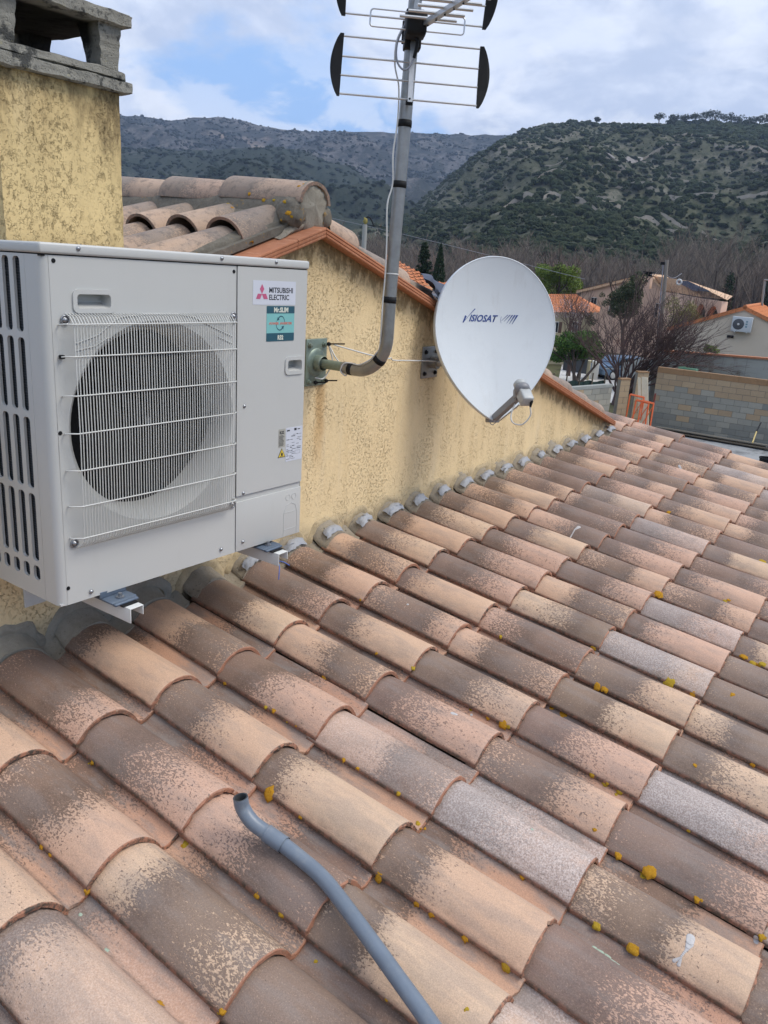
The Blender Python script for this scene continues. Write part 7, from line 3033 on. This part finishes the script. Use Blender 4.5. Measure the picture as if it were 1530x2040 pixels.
M_SC3 = material('near_scrub', _scrubm((0.034, 0.050, 0.024), (0.074, 0.086, 0.046)))
M_SC2 = material('spur_scrub', _scrubm((0.018, 0.030, 0.016), (0.038, 0.052, 0.030)))
M_SC1 = material('far_scrub', _scrubm((0.018, 0.026, 0.020), (0.038, 0.045, 0.034)))
scrub(H3, 6000, 0.6, 2.2, 115, 190, 0.01, 1.02, 41, 'outer_scrub', M_SC3, -0.22)
scrub(H3, 24000, 0.4, 1.9, 15, 115, 0.01, 1.02, 1, 'hillside_scrub', M_SC3, -0.22)
scrub(H2, 9000, 0.8, 2.6, 30, 158, 0.25, 1.01, 2, 'spur_scrub', M_SC2, -0.25)
scrub(H1, 9000, 1.0, 3.2, 60, 175, 0.50, 1.01, 3, 'far_scrub', M_SC1, -0.12)

scrub(H3, 2600, 1.2, 3.4, u_of(1330), u_of(1640), 0.80, 1.0, 12, 'crest_wood', M_SC3, -1.0)
# dry-stone terraces on the near hill
b = MB()
rr = random.Random(9)


for (pxa, pxb, t, sl) in ((1205, 1600, 0.56, 0.0), (1290, 1640, 0.625, 0.004), (1180, 1420, 0.50, 0.002), (1090, 1290, 0.475, -0.006), (1120, 1600, 0.445, 0.003), (1150, 1330, 0.40, -0.004), (1210, 1640, 0.375, 0.0), (1060, 1240, 0.345, 0.006),
                         (1180, 1560, 0.315, -0.002), (1090, 1300, 0.28, 0.003), (1260, 1640, 0.262, 0.0), (1130, 1400, 0.235, 0.0), (1330, 1560, 0.70, 0.004), (1420, 1640, 0.76, 0.0), (1040, 1150, 0.40, 0.01), (1000, 1120, 0.30, 0.006)):
    n_ = int((pxb - pxa) / 5)
    prev = None
    for i in range(n_):
        px = pxa + (pxb - pxa) * i / n_
        tt = t + sl * math.sin(i * 0.15) + 0.010 * mnoise.noise(Vector((px * 0.012, t * 50, 0)))
        p = H3.point(u_of(px), tt)
        gap = mnoise.noise(Vector((px * 0.02, t * 91, 4))) < -0.12
        h = 1.35 + 0.5 * mnoise.noise(Vector((px * 0.08, t * 30, 1)))
        q = (p - Vector((0, 0, 0.8)), p + Vector((0, 0, h)))
        if prev and not gap:
            back = Vector((CF_.x, CF_.y, 0)) * 0.4
            a0, a1 = prev
            c0_, c1_ = q
            b.add([a0, c0_, c1_, a1, a1 + back, c1_ + back], [(0, 1, 2, 3), (3, 2, 5, 4)])
        prev = q
tag(b.build('terrace_walls', simple('dry_stone', (0.38, 0.33, 0.27), 0.95, var=0.45, scale=0.5)), kind='stuff')
# bare scree patches on the near hill
for (lst, nm, col_) in (([(1215, 0.50), (1232, 0.545), (1262, 0.60), (1292, 0.625), (1290, 0.595), (1262, 0.55), (1240, 0.50)], 'scree_patch', (0.19, 0.175, 0.165)), ([(1418, 0.80), (1432, 0.83), (1455, 0.81), (1450, 0.78), (1425, 0.785)], 'scree_patch', (0.33, 0.26, 0.18))):
    b = MB()
    c_ = [H3.point(u_of(a_), t_) + Vector((0, 0, 1.2)) for a_, t_ in lst]
    ctr = sum(c_, Vector()) / len(c_)
    b.add([ctr + Vector((0, 0, 0.3))] + c_, [(0, 1 + i, 1 + (i + 1) % len(c_)) for i in range(len(c_))], True)
    tag(b.build(nm, simple(nm + '_m', col_, 1.0, var=0.35, scale=0.3)), kind='structure')

# pines along the crest
M_PINE = leafmat('pine_needles', (0.014, 0.026, 0.012), (0.040, 0.055, 0.024))
rr = random.Random(31)
PINES = [(1142, 4, 'first'), (1188, 4.5, ''), (1312, 9, ''), (1341, 8, ''), (1360, 8, ''), (1384, 9, ''), (1405, 10, ''), (1424, 11, ''), (1447, 9, ''), (1468, 9, ''), (1492, 9, ''), (1512, 9, ''), (1533, 9, ''), (1556, 9, ''), (1335, 6, ''), (1398, 7, ''), (1480, 7, '')]
ORD = ['first', 'second', 'third', 'fourth', 'fifth', 'sixth', 'seventh', 'eighth', 'ninth', 'tenth', 'eleventh', 'twelfth', 'thirteenth', 'fourteenth', 'fifteenth']
for i, (px, s_, _) in enumerate(PINES):
    p = H3.point(u_of(px), 0.985 if i < 14 else 0.95)
    R = s_ / F_PX * 630 * 1.35
    t = thing('pine_tree', ('umbrella pine in the dark row along the right hill crest, %s from its left end' % ORD[sorted(q[0] for q in PINES[2:]).index(px)]) if i > 1 else ('small lone pine on the hill crest, leftmost' if i == 0 else 'second small lone pine on the hill crest'), 'tree', p, None, 'pines along the hill crest' if i > 1 else None)
    b = MB()
    b.tube([p - Vector((0, 0, 2)), p + Vector((0, 0, R * 1.0))], 0.35, 5)
    b.build('trunk', M_BARK, t)
    cl = [(p + Vector((rr.uniform(-0.6, 0.6) * R, rr.uniform(-0.6, 0.6) * R, R * rr.uniform(0.9, 1.5))), (R * 0.55, R * 0.55, R * 0.35)) for _k in range(8)]
    b = MB()
    leaf_cloud(b, rr, cl, 420, 0.55)
    b.build('crown', M_PINE, t)

# ================================================================== bare wood between the houses and the hills
def _bw(g):
    v = g.rnd(g.n.new('ShaderNodeNewGeometry').outputs['Random Per Island'])
    w = g.noise(g.pos(), 0.05, 3)
    c = g.mix(v, (0.075, 0.062, 0.054), (0.165, 0.140, 0.120))
    c = g.mix(g.step(w, 0.5, 0.7), c, (0.14, 0.085, 0.065))
    return dict(color=c, rough=1.0, spec=0.05)


M_BWOOD = material('bare_twigs', _bw)


def bare_tree_quads(rr, p, h, vs, fs, dens=1.0, spread=0.42):
    """cheap leafless tree: tapering slivers, many fine twigs fanned upwards"""
    def sliver(a, c, w):
        o = len(vs)
        d = (c - a)
        sd2 = Vector((d.y, -d.x, 0))
        if sd2.length < 1e-4:
            sd2 = Vector((1, 0, 0))
        sd2 = (sd2.normalized() + Vector((CR_.x, CR_.y, 0)) * 1.0).normalized() * w
        vs.extend([tuple(a - sd2), tuple(a + sd2), tuple(c)])
        fs.append((o, o + 1, o + 2))
    top = p + Vector((rr.uniform(-0.3, 0.3), rr.uniform(-0.3, 0.3), h * 0.8))
    sliver(p, top, 0.14)
    nb = int(9 * dens)
    for k in range(nb):
        t = 0.18 + 0.75 * rr.random()
        a = p + (top - p) * t
        L = h * 0.42 * (1.15 - t * 0.7) * rr.uniform(0.7, 1.2)
        az = rr.uniform(0, 6.283)
        d = Vector((math.cos(az) * spread * 1.4, math.sin(az) * spread * 1.4, rr.uniform(0.6, 1.2))).normalized()
        e = a + d * L
        sliver(a, e, 0.055)
        for j in range(int(13 * dens)):
            f = rr.uniform(0.2, 1.0)
            a2 = a + (e - a) * f
            az2 = rr.uniform(0, 6.283)
            d2 = (d * 0.6 + Vector((math.cos(az2) * 0.7, math.sin(az2) * 0.7, rr.uniform(0.3, 1.0)))).normalized()
            sliver(a2, a2 + d2 * L * rr.uniform(0.22, 0.5), 0.026)


rr = random.Random(77)
vs, fs = [], []
for k in range(1350):
    px = rr.uniform(560, 1700) if k < 900 else rr.choice((rr.uniform(-150, 560), rr.uniform(1700, 2300)))
    D = rr.uniform(95, 190)
    h = rr.uniform(6.8, 9.6) * (1 + 0.22 * mnoise.noise(Vector((px * 0.012, D * 0.02, 0)))) * (1.0 + 0.12 * max(0, (850 - px) / 200))
    if px > 1300:
        h *= 1.35 + 0.12 * math.sin(px * 0.02)
    p = at(px, 600, D)
    bare_tree_quads(rr, Vector((p.x, p.y, G0)), h, vs, fs, 1.0)
me = bpy.data.meshes.new('bare_wood')
me.from_pydata(vs, [], fs)
me.materials.append(M_BWOOD)
bw = bpy.data.objects.new('bare_wood', me)
COL.objects.link(bw)
tag(bw, kind='stuff')
# taller bare trees that stand out at the right
for i, (px, D, h, lab) in enumerate(((1420, 92, 11.5, 'tall bare tree behind the solar panels'), (1462, 95, 12.0, 'tallest bare tree right of the pink house'), (1500, 90, 11.0, 'bare tree behind the street lamp'), (1240, 100, 8.5, 'bare tree behind the pink house gable'), (905, 92, 7.0, 'pale bare tree right of the cypress'), (1350, 98, 9.0, 'bare tree behind the pole'))):
    p = at(px, 600, D)
    p.z = G0
    t = thing('bare_tree', lab, 'tree', p)
    vs, fs = [], []
    bare_tree_quads(rr, p, h, vs, fs, 1.6)
    b = MB()
    b.add(vs, fs)
    b.build('branches', M_BWOOD, t)
    b = MB()
    b.tube([p, p + Vector((0.1, 0, h * 0.3)), p + Vector((-0.1, 0.1, h * 0.55))], [0.22, 0.16, 0.08], 6)
    b.build('trunk', M_BARK, t)
# undergrowth: low brown thicket
vs, fs = [], []
for k in range(4200):
    px = rr.uniform(500, 1750) if k < 2600 else rr.choice((rr.uniform(-200, 500), rr.uniform(1750, 2400)))
    D = rr.uniform(80, 185)
    p = at(px, 600, D)
    R = rr.uniform(0.8, 2.0)
    o = len(vs)
    for v in ICO_V:
        kk = rr.uniform(0.6, 1.3) * R
        vs.append((p.x + v.x * kk, p.y + v.y * kk, G0 + v.z * kk * 0.8 + R * 0.35))
    fs.extend([(a + o, b_ + o, c + o) for a, b_, c in ICO_F])
me = bpy.data.meshes.new('undergrowth')
me.from_pydata(vs, [], fs)
me.materials.append(material('thicket', _scrubm((0.040, 0.036, 0.026), (0.085, 0.070, 0.052))))
o = bpy.data.objects.new('undergrowth', me)
COL.objects.link(o)
tag(o, kind='stuff')
# ivy-clad trunk and a dark evergreen in the wood at the right
for i, (px, D, w_, h_, lab) in enumerate(((1447, 88, 0.9, 6.5, 'ivy-covered dark green trunk among the bare trees'), (1526, 90, 0.8, 7.0, 'small dark evergreen at the right edge of the wood'))):
    p = at(px, 600, D)
    p.z = G0
    t = thing('ivy_tree', lab, 'tree', p)
    b = MB()
    leaf_cloud(b, rr, [(p + Vector((0, 0, h_ * f)), (w_ * (1.1 - f * 0.7), w_ * (1.1 - f * 0.7), h_ * 0.12)) for f in (0.1, 0.25, 0.4, 0.55, 0.7, 0.85)], 2200, 0.13)
    b.build('crown', M_LEAFC, t)
    b = MB()
    b.tube([p, p + Vector((0, 0, h_))], [0.2, 0.05], 6)
    b.build('trunk', M_BARK, t)

# ================================================================== haze
hz_ = MB()
hz_.box((-900, -2600, G0 - 3), (2600, 2600, 330))
hz = hz_.build('haze')
tag(hz, kind='stuff')
hm = bpy.data.materials.new('haze_air')
hm.use_nodes = True
nt = hm.node_tree
nt.nodes.clear()
vo = nt.nodes.new('ShaderNodeVolumePrincipled')
vo.inputs['Color'].default_value = (0.56, 0.72, 1.0, 1)
vo.inputs['Density'].default_value = 0.00021
vo.inputs['Anisotropy'].default_value = 0.2
out = nt.nodes.new('ShaderNodeOutputMaterial')
nt.links.new(vo.outputs[0], out.inputs['Volume'])
hz.data.materials.append(hm)
